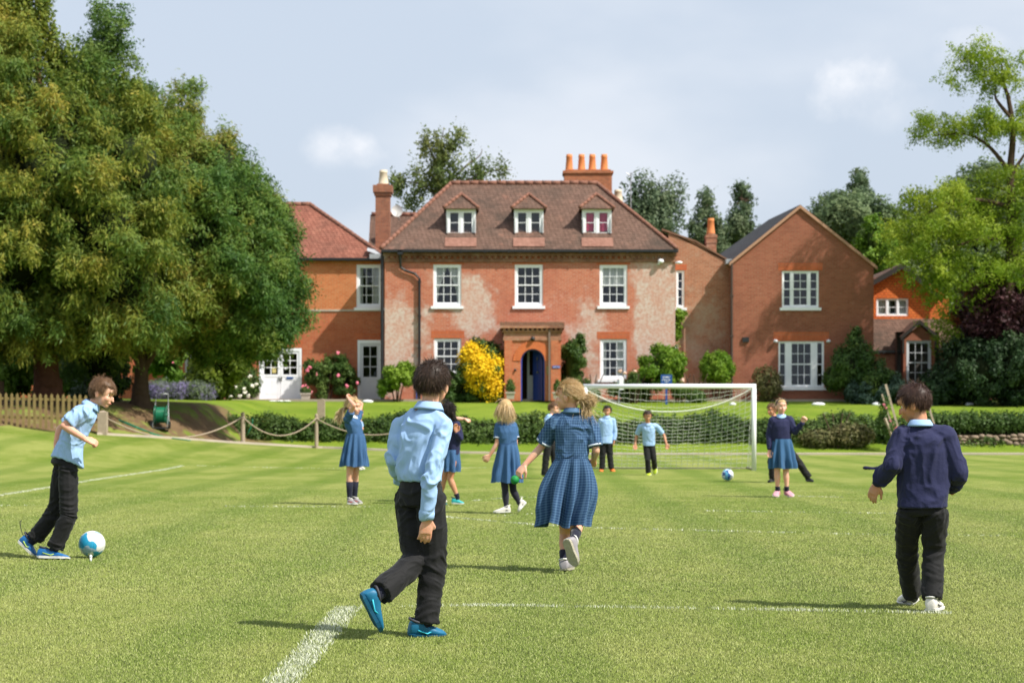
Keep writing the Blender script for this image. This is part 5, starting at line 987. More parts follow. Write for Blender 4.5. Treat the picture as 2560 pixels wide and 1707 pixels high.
pine(1768, 488, 650, 58, 104, 113, 'tall open pine directly behind the link chimney'); pine(1857, 470, 620, 48, 106, 114, 'tall dark pine rising left of the gable peak')
pine(2150, 442, 560, 30, 112, 115, 'narrow spire conifer showing above the rounded grey green tree')
Yr = 96.
bgtree('round_tree', [pb(2125,575,Yr,85,72,2.5), pb(2080,560,Yr,50,50,1.6), pb(2175,570,Yr,55,60,1.6), pb(2140,530,Yr,50,36,1.2), pb(2210,600,Yr,45,60,1.4), pb(2200,700,Yr,90,80,2.2)], 8000, .085, GREYGREEN, 116, 'rounded grey green tree behind the right slope of the gable', (WX(2130,Yr),Yr), .3, .70, k=7, spread=.18, inner=.85, clump=260, cr=.6)
Yl = 92.
bgtree('lime_tree', [pb(2180,600,Yl,24,48,.9), pb(2165,640,Yl,30,26,.8), pb(2225,640,Yl,36,60,1.0)], 1800, .08, BRIGHT, 117, 'small lime green tree just behind the right eave of the gable', (WX(2190,Yl),Yl), .15, .5, k=6, spread=.18, inner=.6, clump=60, cr=.4)
Yo = 98.
bgtree('oak_tree', [pb(2460,530,Yo,110,90,3), pb(2370,580,Yo,60,60,2), pb(2540,500,Yo,90,80,2.5), pb(2285,580,Yo,40,40,1.4), pb(2470,450,Yo,50,28,1.5), pb(2330,690,Yo,140,90,2.5), pb(2480,690,Yo,140,110,2.5)], 9000, .10, GREYGREEN, 118, 'large dull green tree behind the tall feathery one at the right', (WX(2440,Yo),Yo), .35, .72, k=7, spread=.2, inner=.82, clump=300, cr=.8)
for q_, (x_, y_, h_, lb_) in enumerate(((27, 84, 5.5, 'broad green tree beyond the frame right of the copper leaved one'), (35, 92, 7, 'tall green tree furthest out beyond the stone wall'), (-24, 78, 6, 'large green tree beyond the picket fence outside the frame'))):
    bgtree('shade_tree', [(x_,y_,h_,3.8,3.2,h_*.62), (x_+2,y_+.5,h_*.8,2.8,2.5,h_*.5), (x_-1.5,y_-.5,h_*1.15,2.4,2.2,h_*.45)], 3600, .11, MID, 150+q_, lb_, (x_,y_), .3, .72, k=7, spread=.2, inner=.8, clump=150, cr=.6)
# copper beech
Yk = 76.
bgtree('copper_beech', [pb(2500,790,Yk,90,85,1.8), pb(2560,740,Yk,80,90,1.8), pb(2455,760,Yk,50,60,1.2), pb(2450,840,Yk,50,60,1.1), pb(2540,870,Yk,70,60,1.5)], 6500, .08, COPPER, 119, 'dark purple leaved tree at the right edge beside the cottage', (WX(2510,Yk+.4),Yk+.4), .22, .75, simple('copper_core', (.02,.008,.01), .95, .05), k=7, spread=.2, inner=.8, clump=160, cr=.45)
# tall robinia
Yt = 74.6; tx = WX(2522, Yt); t = empty('feathery_tree', (tx, Yt, TZ(tx,Yt)), 'tall feathery yellow green tree with layered branches at the right edge', 'tree'); mb = MB(); z = TZ(tx,Yt)
limb(mb, [(tx+.1,Yt,z-.2),(tx-.02,Yt,z+3),W(2528,600,Yt),W(2526,450,Yt),W(2532,330,Yt),W(2522,250,Yt),W(2508,205,Yt),W(2505,160,Yt)], .25, .03, 12, .04)
for l_ in ([W(2524,430,Yt),W(2480,375,Yt),W(2440,345,Yt),W(2400,335,Yt),W(2340,338,Yt)], [W(2532,300,Yt),W(2500,262,Yt),W(2488,240,Yt),W(2490,205,Yt)], [W(2528,440,Yt),W(2560,390,Yt),W(2590,340,Yt)], [W(2528,520,Yt),W(2450,500,Yt-.5),W(2360,510,Yt-.8),W(2310,540,Yt-.9)], [W(2526,600,Yt),W(2440,600,Yt-.6),W(2330,640,Yt-.9)], [W(2528,560,Yt),W(2580,500,Yt),W(2640,480,Yt)], [W(2530,480,Yt),W(2500,470,Yt+.8),W(2420,450,Yt+1)]): limb(mb, l_, .10, .02, 7, .05)
mb.build('trunk', M['bark'], t, True)
R1 = [pb(2455,140,Yt,52,16,.9), pb(2440,100,Yt,34,12,.7), pb(2500,165,Yt,50,16,1.0), pb(2400,165,Yt,42,16,.7), pb(2375,185,Yt,24,9,.4), pb(2535,160,Yt,34,20,.8), pb(2480,190,Yt,60,14,.9), pb(2420,130,Yt,40,16,.6), pb(2395,215,Yt,42,10,.5), pb(2465,210,Yt,50,12,.6), pb(2450,112,Yt,46,22,.6),
      pb(2420,300,Yt,66,15,.9), pb(2360,320,Yt,58,15,.9), pb(2320,335,Yt,34,9,.5), pb(2460,280,Yt,40,16,.8), pb(2490,312,Yt,66,18,1.0), pb(2330,300,Yt,28,9,.4), pb(2545,320,Yt,50,24,1.0), pb(2510,345,Yt,46,14,.8), pb(2400,338,Yt,40,8,.5),
      pb(2560,270,Yt,40,8,.6), pb(2545,210,Yt,26,8,.4)]
leaves('upper_crown', R1, 2500, .048, ROBINIA, t, 121, k=9, spread=.12, along=.35, inner=.45, lumpa=.25, lumpf=2.5, asp=.5, clump=150, cr=.22, cz=.35, bough=.75, droop=.18, lift=-.02)
R2 = [pb(2340,500,Yt,60,26,1.3), pb(2420,480,Yt,60,28,1.4), pb(2490,505,Yt,60,32,1.4), pb(2565,440,Yt,40,36,1.1), pb(2300,560,Yt-.5,60,24,1.3), pb(2380,560,Yt-.6,80,26,1.5), pb(2470,580,Yt-.6,80,30,1.5), pb(2550,580,Yt,60,60,1.5), pb(2290,620,Yt-.5,50,22,1.1), pb(2350,640,Yt-.7,70,24,1.4), pb(2440,660,Yt-.6,80,26,1.5), pb(2530,680,Yt,70,36,1.5), pb(2250,590,Yt,30,14,.7), pb(2390,700,Yt-.3,50,24,1.0), pb(2320,690,Yt-.3,40,18,.8), pb(2370,745,Yt,30,30,.6), pb(2280,520,Yt,22,14,.5), pb(2480,440,Yt,50,18,1.0), pb(2360,820,Yt+1.2,40,40,.7)]
leaves('lower_crown', R2, 5200, .054, ROBINIA, t, 122, k=9, spread=.15, along=.35, inner=.5, lumpa=.25, lumpf=2.0, asp=.5, clump=250, cr=.30, cz=.35, bough=1.3, droop=.2, lift=-.02)
# ---------------------------------------------------------------- fence, ropes, posts
fy = 53.2
pf_ = empty('picket_fence', (WX(100,fy), fy, TZ(WX(100,fy),fy)), 'low wooden picket fence under the yews at the left edge', 'fence')
x = WX(-60,fy)
FY = lambda x_: fy+.05*(x_-WX(-60,fy))
rails = MB(); xa, xb = WX(-60,fy), WX(222,fy); zr_ = lambda x_: 1.08-(1066-1050)*fy/FPX+(x_-WX(0,fy))*-.02
for dz in (.22, .72):
    rails.add([(q,FY(q)+o_,zr_(q)+dz+h_) for q in (xa, xb) for o_, h_ in ((.03,0),(.03,.07),(.07,.07),(.07,0))], [(0,1,5,4),(1,2,6,5),(2,3,7,6),(3,0,4,7)])
rails.build('rail', M['wood_fence'], pf_)
w_ = 12.5*fy/FPX; pk = 0
r = random.Random(3)
while x < xb:
    mb = MB(); z = zr_(x)-.03; h = .93+r.uniform(-.012,.012); t = r.uniform(-.008,.008); a = .072
    mb.prism([(x,z),(x+a,z),(x+a+t,z+h-.05),(x+a/2+t,z+h),(x+t,z+h-.05)], FY(x)-.0, FY(x)+.022); mb.build('picket', M['wood_fence'], pf_); x += w_*1.13
posts = [(257,1028,1087,22,55.0,'square wooden rope post at the end of the picket fence'), (607,1032,1104,11,60.5,'round wooden rope post in front of the bare soil'), (791,1036,1101,9,61.8,'slim rope post beside the girl with raised arms')]
tops = []
for px, pt, pbt, wpx, Y, lab in posts:
    k = Y/FPX; x = WX(px,Y); zt = WZ(pt,Y); zb2 = TZ(x,Y)-.05; mb = MB(); rr_ = wpx*k/2
    if wpx > 15: mb.box(x-rr_, x+rr_, Y-rr_, Y+rr_, zb2, zt-.02); mb.add([(x-rr_,Y-rr_,zt-.02),(x+rr_,Y-rr_,zt-.02),(x+rr_,Y+rr_,zt-.02),(x-rr_,Y+rr_,zt-.02),(x,Y,zt+.03)], [(0,1,4),(1,2,4),(2,3,4),(3,0,4)])
    else: mb.lathe((x,Y,0), [(rr_*1.05,zb2),(rr_,zt-.12),(rr_*.7,zt-.09),(rr_*.95,zt-.05),(rr_*.85,zt),(rr_*.3,zt+.03)], 12)
    o = mb.build('rope_post', M['wood_grey'], None, False); tag(o, lab, 'post', 'rope fence posts'); tops.append((x, Y, zt))
tops = [(WX(-260,53.), 53., WZ(1000,53.))]+tops+[(WX(1060,61.9), 61.9, WZ(1046,61.9))]
sags = [.55, .62, .55, .45]; labs = ['rope hanging in front of the picket fence', 'sagging rope between the square post and the round post', 'sagging rope across the start of the hedge', 'rope running on behind the girl with raised arms']
rope_m = simple('rope', (.36,.29,.22), .9, .1, var=.25, vscale=30, bump=.5, bscale=80)
for (a, b, s, l_) in zip(tops[:-1], tops[1:], sags, labs):
    A_, B_ = Vector(a)+Vector((0,-.06,-.12)), Vector(b)+Vector((0,-.06,-.12)); mb = MB(); n = 24; mb.tube([A_.lerp(B_, i/n)-Vector((0,0,s*4*(i/n)*(1-i/n))) for i in range(n+1)], .022, 6)
    tag(mb.build('rope', rope_m, None, True), l_, 'rope', 'ropes of the rope fence')
# stump post in lawn
Y = 66.; x = WX(803,Y); mb = MB(); mb.prism([(x-.12,TZ(x,Y)-.1),(x+.12,TZ(x,Y)-.1),(x+.12,WZ(1000,Y)),(x+.04,WZ(996,Y)),(x-.12,WZ(999,Y))], Y-.12, Y+.12)
tag(mb.build('timber_post', M['wood_grey']), 'short square timber post standing behind the hedge left of the raised arms', 'post')
for (px, py) in ((1395,1003),): Y = 66.5; x = WX(px,Y); mb = MB(); mb.prism([(x-.10,TZ(x,Y)-.1),(x+.10,TZ(x,Y)-.1),(x+.10,WZ(1001,Y)),(x-.10,WZ(1000,Y))], Y-.1, Y+.1); tag(mb.build('timber_post', M['wood_grey']), 'short dark post behind the boy with the short brown hair', 'post')
# leaning timber arch frame with roses, right
def plank(mb, a, b, w, d): mb.tube([a, b], [w, w], 4, ry=[d, d])
Y = 63.2; fr = empty('timber_arch', (WX(2270,Y), Y, 0), 'weathered leaning timber frame with pink climbing roses behind the navy jumper boy', 'garden frame')
for (p1, p2, w, yy) in (((2214,960),(2244,1066),.055,Y), ((2205,985),(2238,1088),.04,Y-.3), ((2212,1045),(2246,1130),.06,Y-.5), ((2306,960),(2338,1070),.05,Y), ((2322,1050),(2350,1130),.05,Y-.5)):
    mb = MB(); plank(mb, W(p1[0],p1[1],yy), W(p2[0],p2[1],yy), w, w*.8); mb.build('timber', M['wood_grey'], fr)
mb = MB(); plank(mb, W(2225,1088,Y-.3), W(2345,1092,Y-.3), .022, .022); mb.build('crossbar', M['dark_timber'], fr)
leaves('foliage', [pb(2212,1020,Y-.2,9,30,.2), pb(2225,1070,Y-.3,14,24,.25), pb(2205,1055,Y,14,22,.3)], 260, .04, MID, fr, 131, zmin=.1)
blooms(fr, [W(px,py,Y-.4) for px, py in ((2210,1012),(2214,1018),(2226,1052),(2234,1062),(2236,1072),(2240,1070),(2254,1070))], .05, PINKF, 5)
# hose reel
Y = 58.2; x = WX(403,Y); z = TZ(x,Y); hr = empty('hose_reel', (x,Y,z), 'green garden hose wound on a wheeled reel on the bare soil', 'hose reel')
gm = simple('hose_green', (.008,.17,.085), .4, .4); mb = MB()
for k in range(9):
    for q in range(2): c_ = (x-.12+k*.03, Y, z+.40); rr_ = .19+.03*q; mb.tube([(c_[0], c_[1]+rr_*math.cos(a_), c_[2]+rr_*math.sin(a_)) for a_ in [i*math.pi/8 for i in range(17)]], .016, 6)
mb.build('hose', gm, hr, True); mb = MB()
for s in (-1, 1):
    c_ = x+s*.17; mb.tube([(c_,Y+.27*math.cos(a_),z+.40+.27*math.sin(a_)) for a_ in [i*math.pi/8 for i in range(17)]], .018, 6); mb.tube([(c_,Y-.27,z+.4),(c_,Y+.27,z+.4)], .012, 5); mb.tube([(c_,Y,z+.13),(c_,Y,z+.67)], .012, 5)
mb.tube([(x-.2,Y,z+.4),(x+.2,Y,z+.4)], .05, 10); mb.build('drum', simple('reel_green', (.01,.11,.06), .5, .4), hr, True)
mb = MB()
for s in (-1, 1): mb.tube([(x+s*.21,Y-.25,z+.05),(x+s*.21,Y,z+.42),(x+s*.17,Y+.2,z+1.02)], .014, 6); mb.tube([(x+s*.21,Y-.25,z+.05),(x+s*.21,Y+.25,z+.05),(x+s*.21,Y,z+.42)], .014, 6)
mb.tube([(x-.17,Y+.2,z+1.02),(x+.17,Y+.2,z+1.02)], .018, 6); mb.build('frame', simple('reel_frame', (.3,.32,.32), .4, .4, metal=.4), hr, True)
mb = MB()
for s in (-1, 1): mb.tube([(x+s*.24,Y-.1,z+.11),(x+s*.28,Y-.1,z+.11)], .11, 12)
mb.box(x-.25, x+.25, Y-.3, Y+.1, z+.0, z+.05); mb.build('wheels', M['black_metal'], hr)
mb = MB(); rr = random.Random(8); pts = []
for i in range(70): a_ = i*.5; q = .45+.3*math.sin(i*.21); xx_ = x-.1+.9*math.sin(i*.09)+q*.5*math.cos(a_); yy_ = Y-.9+.10*q*math.sin(a_); pts.append((xx_, yy_, TZ(xx_,yy_)+.02))
mb.tube(pts, .014, 5); mb.build('loose_hose', gm, hr, True)
mb = MB(); Y = 61.8; pts = [W(617,1088,Y),W(622,1078,Y),W(627,1068,Y),W(632,1052,Y),W(630,1046,Y)]; mb.tube(pts, .018, 6); tag(mb.build('garden_hose', gm, None, True), 'end of a green hose poking out of the hedge beside the round post', 'hose')
# goal -----------------------------------------------------------------------
Yg_ = 42.9; gl_, gr_ = WX(1463,Yg_), WX(1885,Yg_); gh = WZ(965.5,Yg_); goal = empty('football_goal', ((gl_+gr_)/2, Yg_, 0), 'small white football goal with a net in front of the hedge', 'goal')
wm = simple('goal_white', (.80,.81,.84), .3, .5); R_ = .050
for x in (gl_, gr_): mb = MB(); mb.tube([(x,Yg_,-.02),(x,Yg_,gh)], R_, 14); mb.build('post', wm, goal, True)
mb = MB(); mb.tube([(gl_-.04,Yg_,gh),(gr_+.04,Yg_,gh)], R_+.002, 14); mb.build('crossbar', wm, goal, True)
dpt = 1.25
mb = MB()
for x in (gl_, gr_): mb.tube([(x,Yg_,.03),(x-.0,Yg_+dpt,.03)], .022, 8)
mb.tube([(gl_,Yg_+dpt,.02),(gr_,Yg_+dpt,.02)], .012, 8); mb.build('ground_frame', M['stone'], goal, True)
def netpt(u, v):
    """u across 0..1, v 0..1 from the crossbar back and down to the ground bar"""
    x = gl_+(gr_-gl_)*u; s = math.sin(math.pi*u); e = (1-abs(2*u-1)**2.2)
    if v < .18: t = v/.18; y = Yg_+.45*t; z = gh-.03-.50*e*t-.02*t
    else: t = (v-.18)/.82; y = Yg_+.45+(dpt-.45)*t**1.2; z = (gh-.05-.50*e)*(1-t)+.03*t
    return Vector((x, y+.12*e*math.sin(math.pi*v), z))
nm_ = simple('net_cord', (.62,.64,.58), .8, .2); mb = MB(); nu, nv = 30, 20
for j in range(1, nv): mb.tube([netpt(i/32, j/nv)+Vector((0,0,.010*math.sin(i*2.3+j))) for i in range(33)], .0042, 3, False)
for i in range(nu+1): mb.tube([netpt(i/nu, j/24) for j in range(25)], .0040, 3, False)
for x, sgn in ((gl_,1), (gr_,-1)):
    for j in range(1, 10):
        z = gh*j/10; yb3 = Yg_+.45+(dpt-.45)*(1-z/gh); mb.tube([(x,Yg_,z),(x,yb3,z*.98)], .004, 3, False)
    for j in range(1, 6): y = Yg_+dpt*j/6; zt_ = gh if y < Yg_+.45 else gh*(1-(y-Yg_-.45)/(dpt-.45)); mb.tube([(x,y,.03),(x,y,max(.05,zt_))], .004, 3, False)
mb.build('net', nm_, goal)
mb = MB(); mb.tube([netpt(i/40, .18)+Vector((0,0,.005)) for i in range(41)], .014, 6, False); mb.build('net_rope', simple('cord_white', (.75,.76,.72), .8, .2), goal, True)
# signs -----------------------------------------------------------------------
Y = 75.0; x = WX(1666,Y); sg = empty('garden_sign', (x,Y,TZ(x,Y)), 'blue sign with white lettering on a blue post in front of the round bush', 'sign')
mb = MB(); mb.box(WX(1652,Y), WX(1680,Y), Y-.03, Y, WZ(960,Y), WZ(936,Y)); bd = mb.build('board', M['navy_sign'], sg); mb = MB(); mb.box(x-.04, x+.04, Y, Y+.06, TZ(x,Y)-.1, WZ(958,Y)); mb.build('post', M['navy_sign'], sg)
marks(bd, WX(1657,Y), WX(1674,Y), WZ(944.5,Y), .058, Y-.031, 1); marks(bd, WX(1655.5,Y), WX(1675,Y), WZ(951,Y), .05, Y-.031, 2); marks(bd, WX(1660,Y), WX(1672,Y), WZ(955.2,Y), .04, Y-.031, 4)
Y = 77.3; sg = empty('garden_sign', (WX(1042,Y),Y,GZ), 'small blue and white sign by the foot of the black downpipe', 'sign'); mb = MB(); mb.box(WX(1035,Y), WX(1047,Y), Y-.03, Y, WZ(952,Y), WZ(933,Y)); bd = mb.build('board', M['navy_sign'], sg); mb = MB(); mb.box(WX(1040,Y), WX(1043,Y), Y, Y+.04, GZ-.1, WZ(951,Y)); mb.build('post', M['navy_sign'], sg)
marks(bd, WX(1037.5,Y), WX(1045,Y), WZ(940,Y), .05, Y-.031, 6); marks(bd, WX(1036,Y), WX(1045.5,Y), WZ(946,Y), .05, Y-.031, 7)
Y = 74.; x = WX(1553,Y); mb = MB(); mb.box(x-.07, x+.09, Y-.02, Y, WZ(974,Y), WZ(946,Y)); tag(mb.build('notice_board', M['white']), 'small white notice standing behind the crossbar', 'sign')
Y = 74.2; x = WX(1547,Y); mb = MB(); mb.box(x-.06, x+.04, Y-.02, Y, WZ(958,Y), WZ(948,Y)); mb.box(x+.0, x+.03, Y, Y+.03, TZ(x,Y)-.05, WZ(950,Y)); tag(mb.build('plant_label', simple('slate_grey', (.25,.27,.32), .6)), 'grey plant label on a stake behind the crossbar', 'sign')
# planters & pots, lawn markers -------------------------------------------------
def planter(px, w, h, Y, label, topf):
    x = WX(px,Y); z = GZ; t = empty('planter', (x,Y,z), label, 'planter'); mb = MB(); mb.add([(x-w*.8/2,Y-w*.4,z),(x+w*.8/2,Y-w*.4,z),(x+w*.8/2,Y+w*.4,z),(x-w*.8/2,Y+w*.4,z),(x-w/2,Y-w/2,z+h),(x+w/2,Y-w/2,z+h),(x+w/2,Y+w/2,z+h),(x-w/2,Y+w/2,z+h)], [(0,1,5,4),(1,2,6,5),(2,3,7,6),(3,0,4,7),(0,3,2,1),(4,5,6,7)]); mb.box(x-w/2-.02, x+w/2+.02, Y-w/2-.02, Y+w/2+.02, z+h-.05, z+h+.01); mb.build('pot', M['stone'], t); return t, x, z+h
for (px, lab, sd) in ((1276,'stone pot with a small clipped cone left of the arched doorway',141), (1393,'stone pot with a small clipped cone right of the arched doorway',142)):
    t, x, z = planter(px, .34, .26, 75.6, lab, None); tag(t, group='stone pots either side of the arched doorway'); leaves('foliage', [(x,75.6,z+.16,.15,.15,.16),(x,75.6,z+.32,.10,.10,.16)], 260, .03, MID, t, sd, k=6, spread=.06, inner=.5)
for (px, lab, sd, fm) in ((636,'pale trough planter left of the white double doors',143,MID), (764,'pale trough planter with pink flowers right of the white double doors',144,MID)):
    t, x, z = planter(px, .36, .26, 78.3, lab, None); leaves('foliage', [(x,78.3,z+.10,.18,.16,.12)], 200, .035, fm, t, sd, k=6, spread=.06)
blooms(t, [(x-.05,78.2,z+.15),(x+.1,78.2,z+.22),(x,78.2,z+.3)], .05, PINKF, 9)
lawn_m = [(1720,1001,.20,'behind the net'), (1832,1004,.20,'on the lawn beside the right goal post'), (2046,1004,.42,'below the wide ground floor window'), (2190,1008,.26,'left of the rose frame'), (2325,1010,.20,'just right of the leaning rose frame'), (2424,1012,.28,'on the lawn at the far right'), (919,1001,.36,'by the single white door'), (520,1003,.40,'beside the lavender'), (700,1001,.8,'in front of the double doors')]
for px, py, w, where in lawn_m:
    Y = 74.5 if py > 1003 else 76.3; x = WX(px,Y); z = TZ(x,Y); mb = MB(); n = max(1, int(w/.22))
    for k in range(n): mb.ball((x-w/2+w*(k+.5)/n, Y, z+.035), (w/n*.62,.12,.075 if w < .6 else .03), 10, 6)
    tag(mb.build('lawn_marker', M['white'], None, True), 'low white mound shaped marker '+where, 'marker', 'white markers along the top of the lawn')
x, Y = WX(2177,43.5), 43.5
mb = MB()
for k in range(7): mb.ball((x-.12+k*.05, Y+.03*math.sin(k*2), .03+.01*math.cos(k)), (.06,.07,.04), 10, 6)
tag(mb.build('dropped_jumper', simple('navy_knit', (.012,.013,.05), .9, .1), None, True), 'navy garment lying on the grass left of the navy jumper boy', 'clothing')
# footballs ----------------------------------------------------------------------
def ballmat(name, base, cols, thr, scale, seed):
    m, nt, out = mat_new(name); math_, mix, noise, ramp = node_helpers(nt); t = nt.nodes.new('ShaderNodeTexCoord'); mp_ = nt.nodes.new('ShaderNodeMapping'); mp_.inputs['Location'].default_value = (seed, seed*.7, 0); nt.links.new(t.outputs['Object'], mp_.inputs[0])
    n1 = noise(mp_.outputs[0], scale, 2, .4); col = mix(ramp(n1, thr, thr+.02), base, cols[0]); mp2 = nt.nodes.new('ShaderNodeMapping'); mp2.inputs['Location'].default_value = (0, seed*2, 3); nt.links.new(t.outputs['Object'], mp2.inputs[0]); n2 = noise(mp2.outputs[0], scale*1.2, 2, .4); col = mix(ramp(n2, thr+.03, thr+.05), col, cols[1])
    v = nt.nodes.new('ShaderNodeTexVoronoi'); v.feature = 'DISTANCE_TO_EDGE'; v.inputs['Scale'].default_value = 9; nt.links.new(t.outputs['Object'], v.inputs['Vector']); b = nt.nodes.new('ShaderNodeBump'); b.inputs['Strength'].default_value = .5; b.inputs['Distance'].default_value = .004; nt.links.new(ramp(v.outputs['Distance'], 0, .06), b.inputs['Height'])
    p = nt.nodes.new('ShaderNodeBsdfPrincipled'); p.inputs['Roughness'].default_value = .35; nt.links.new(col, p.inputs['Base Color']); nt.links.new(b.outputs[0], p.inputs['Normal']); nt.links.new(p.outputs[0], out.inputs[0]); return m
def football(px, pyc, rpx, Y, mat, label, rot):
    x = WX(px,Y); rad = rpx*Y/FPX; mb = MB(); mb.ball((0,0,0), rad, 32, 20); o = mb.build('football', mat, None, True); o.location = (x, Y, rad+.008); o.rotation_euler = rot; tag(o, label, 'ball')
football(230, 1361, 33, 15.6, ballmat('ball_white_teal', (.78,.77,.74), [(.02,.30,.52),(.30,.42,.52)], .545, 8, 1.3), 'white football with blue splashes at the feet of the leaning boy', (.3,.2,.5))
football(1819, 1190, 15, 35.2, ballmat('ball_white_navy', (.72,.74,.76), [(.03,.10,.28),(.12,.42,.60)], .50, 10, 4.2), 'blue and white football lying on the grass right of the goal', (.9,.1,1.1))
x, Y = WX(227,15.2), 15.2; mb = MB(); mb.tube([(x,Y,.0),(x,Y,.03)], [.006,.009], 8); mb.ball((x,Y,.04), (.012,.012,.014), 8, 6); tag(mb.build('peg', M['white'], None, True), 'tiny white peg stuck in the grass beside the splashed football', 'peg')
# ---------------------------------------------------------------- people
def vec(a): return Vector(a)
def unit(v): return v.normalized() if v.length > 1e-9 else Vector((0,0,1))
def limbchain(mb, pts, rad, n=12, sub=4):
    """closed tapered limb through joints; rad per joint, rounded at the joints"""
    for (a, b, r0, r1) in zip(pts[:-1], pts[1:], rad[:-1], rad[1:]):
        mb.tube([a.lerp(b, i/sub) for i in range(sub+1)], [r0+(r1-r0)*i/sub for i in range(sub+1)], n)
    for p, r in zip(pts, rad): mb.ball(p, r*.995, n, 8)
def loft(mb, rings, n=22, p=2.3):
    """rings: (centre, across unit, depth unit, half width, half depth)"""
    vs = []
    for (c, a, d, w, h) in rings:
        for j in range(n):
            t = 2*math.pi*j/n; cx = math.copysign(abs(math.cos(t))**(2/p), math.cos(t)); sx = math.copysign(abs(math.sin(t))**(2/p), math.sin(t)); vs.append(c+a*w*cx+d*h*sx)
    k = len(rings); mb.add(vs, [(i*n+j, i*n+(j+1)%n, (i+1)*n+(j+1)%n, (i+1)*n+j) for i in range(k-1) for j in range(n)]+[tuple(range(n-1,-1,-1)), tuple(range((k-1)*n,k*n))])
def remeshed(mb, name, mat, parent, voxel, smooth, disp=None, sfac=.5):
    me = bpy.data.meshes.new('tmp'); me.from_pydata(mb.v, [], mb.f); me.update(); o = bpy.data.objects.new('tmp', me); COL.objects.link(o)
    m = o.modifiers.new('r', 'REMESH'); m.mode = 'VOXEL'; m.voxel_size = voxel; m.adaptivity = 0
    if smooth: q = o.modifiers.new('s', 'SMOOTH'); q.factor = sfac; q.iterations = smooth
    dg = bpy.context.evaluated_depsgraph_get(); nm = bpy.data.meshes.new_from_object(o.evaluated_get(dg)); bpy.data.objects.remove(o)
    if name == 'body':
        k = len(nm.vertices); lab = np.arange(k); E = np.empty(len(nm.edges)*2, dtype=np.int32); nm.edges.foreach_get('vertices', E); E = E.reshape(-1, 2)
        while True:
            new = lab.copy(); m2 = np.minimum(lab[E[:,0]], lab[E[:,1]]); np.minimum.at(new, E[:,0], m2); np.minimum.at(new, E[:,1], m2); new = new[new]
            if (new == lab).all(): break
            lab = new
        u_, c_ = np.unique(lab, return_counts=True)
        if len(u_) > 1:
            import bmesh
            big = u_[c_.argmax()]; bm_ = bmesh.new(); bm_.from_mesh(nm); bm_.verts.ensure_lookup_table(); bmesh.ops.delete(bm_, geom=[bm_.verts[i] for i in np.nonzero(lab != big)[0]], context='VERTS'); bm_.to_mesh(nm); bm_.free()
    k = len(nm.vertices); co = np.empty(k*3); nm.vertices.foreach_get('co', co); co = co.reshape(-1, 3)
    if disp:
        no = np.array([tuple(v.normal) for v in nm.vertices]); h = np.array([disp(Vector(c), Vector(q_)) for c, q_ in zip(co, no)]); co = co+no*h[:, None]
    co = co-np.array(origin(parent)); nm.vertices.foreach_set('co', co.ravel()); nm.polygons.foreach_set('use_smooth', [True]*len(nm.polygons)); nm.update()
    nm.materials.clear(); nm.materials.append(mat); r = bpy.data.objects.new(name, nm); COL.objects.link(r); r.parent = parent; return r
def add_shells(mb, verts, faces): mb.add(verts, faces)
def wrinkle(sx, sy, sz, amp, seed, warp=.25, hot=None):
    """cloth folds: ridged noise, stronger near the hot joints"""
    def f(p, n):
        w = mnoise.noise_vector(p*5+Vector((seed,0,0)))*warp*3
        q = Vector((p.x*sx, p.y*sy, p.z*sz))+w+Vector((0,seed*3,0)); a = 1-abs(mnoise.noise(q))*3.2; b = (1-abs(mnoise.noise(q*1.9+Vector((3,1,0))))*3)*.45
        k = 1.0
        if hot: k = .45+max(math.exp(-((p-h).length/.11)**2) for h in hot)*1.3
        return max(-.35*amp, amp*k*(a*.7+b*.8-.30))
    return f
SKIN = {}
def skinmat(name, c):
    m, nt, out = mat_new(name); math_, mix, noise, ramp = node_helpers(nt); t = nt.nodes.new('ShaderNodeTexCoord'); n = noise(t.outputs['Object'], 9, 4, .6)
    p = nt.nodes.new('ShaderNodeBsdfPrincipled'); nt.links.new(mix(ramp(n, .3, .7), c, (min(1,c[0]*1.12), c[1]*.86, c[2]*.80)), p.inputs['Base Color']); p.inputs['Roughness'].default_value = .5; p.inputs['Specular IOR Level'].default_value = .35
    p.inputs['Subsurface Weight'].default_value = .18; p.inputs['Subsurface Radius'].default_value = (.02,.008,.004); p.inputs['Subsurface Scale'].default_value = .6
    nt.links.new(p.outputs[0], out.inputs[0]); return m
SK_FAIR = skinmat('skin_fair', (.66,.40,.28)); SK_TAN = skinmat('skin_tan', (.50,.27,.16)); SK_PALE = skinmat('skin_pale', (.72,.46,.35))
def hairmat(name, cols, rough=.38):
    m, nt, out = mat_new(name); a = nt.nodes.new('ShaderNodeAttribute'); a.attribute_name = 'tint'; r = nt.nodes.new('ShaderNodeValToRGB'); els = r.color_ramp.elements
    while len(els) < len(cols): els.new(.5)
    for e_, (p_, c) in zip(els, cols): e_.position = p_; e_.color = c4(c)
    nt.links.new(a.outputs['Fac'], r.inputs[0]); p = nt.nodes.new('ShaderNodeBsdfPrincipled'); nt.links.new(r.outputs[0], p.inputs['Base Color']); p.inputs['Roughness'].default_value = .5; p.inputs['Specular IOR Level'].default_value = .28
    nt.links.new(p.outputs[0], out.inputs[0]); return m
H_DARK = hairmat('hair_dark_brown', [(0,(.016,.009,.006)),(.6,(.045,.025,.016)),(1,(.12,.07,.045))]); H_BROWN = hairmat('hair_brown', [(0,(.06,.03,.014)),(.5,(.15,.08,.038)),(1,(.32,.19,.10))])
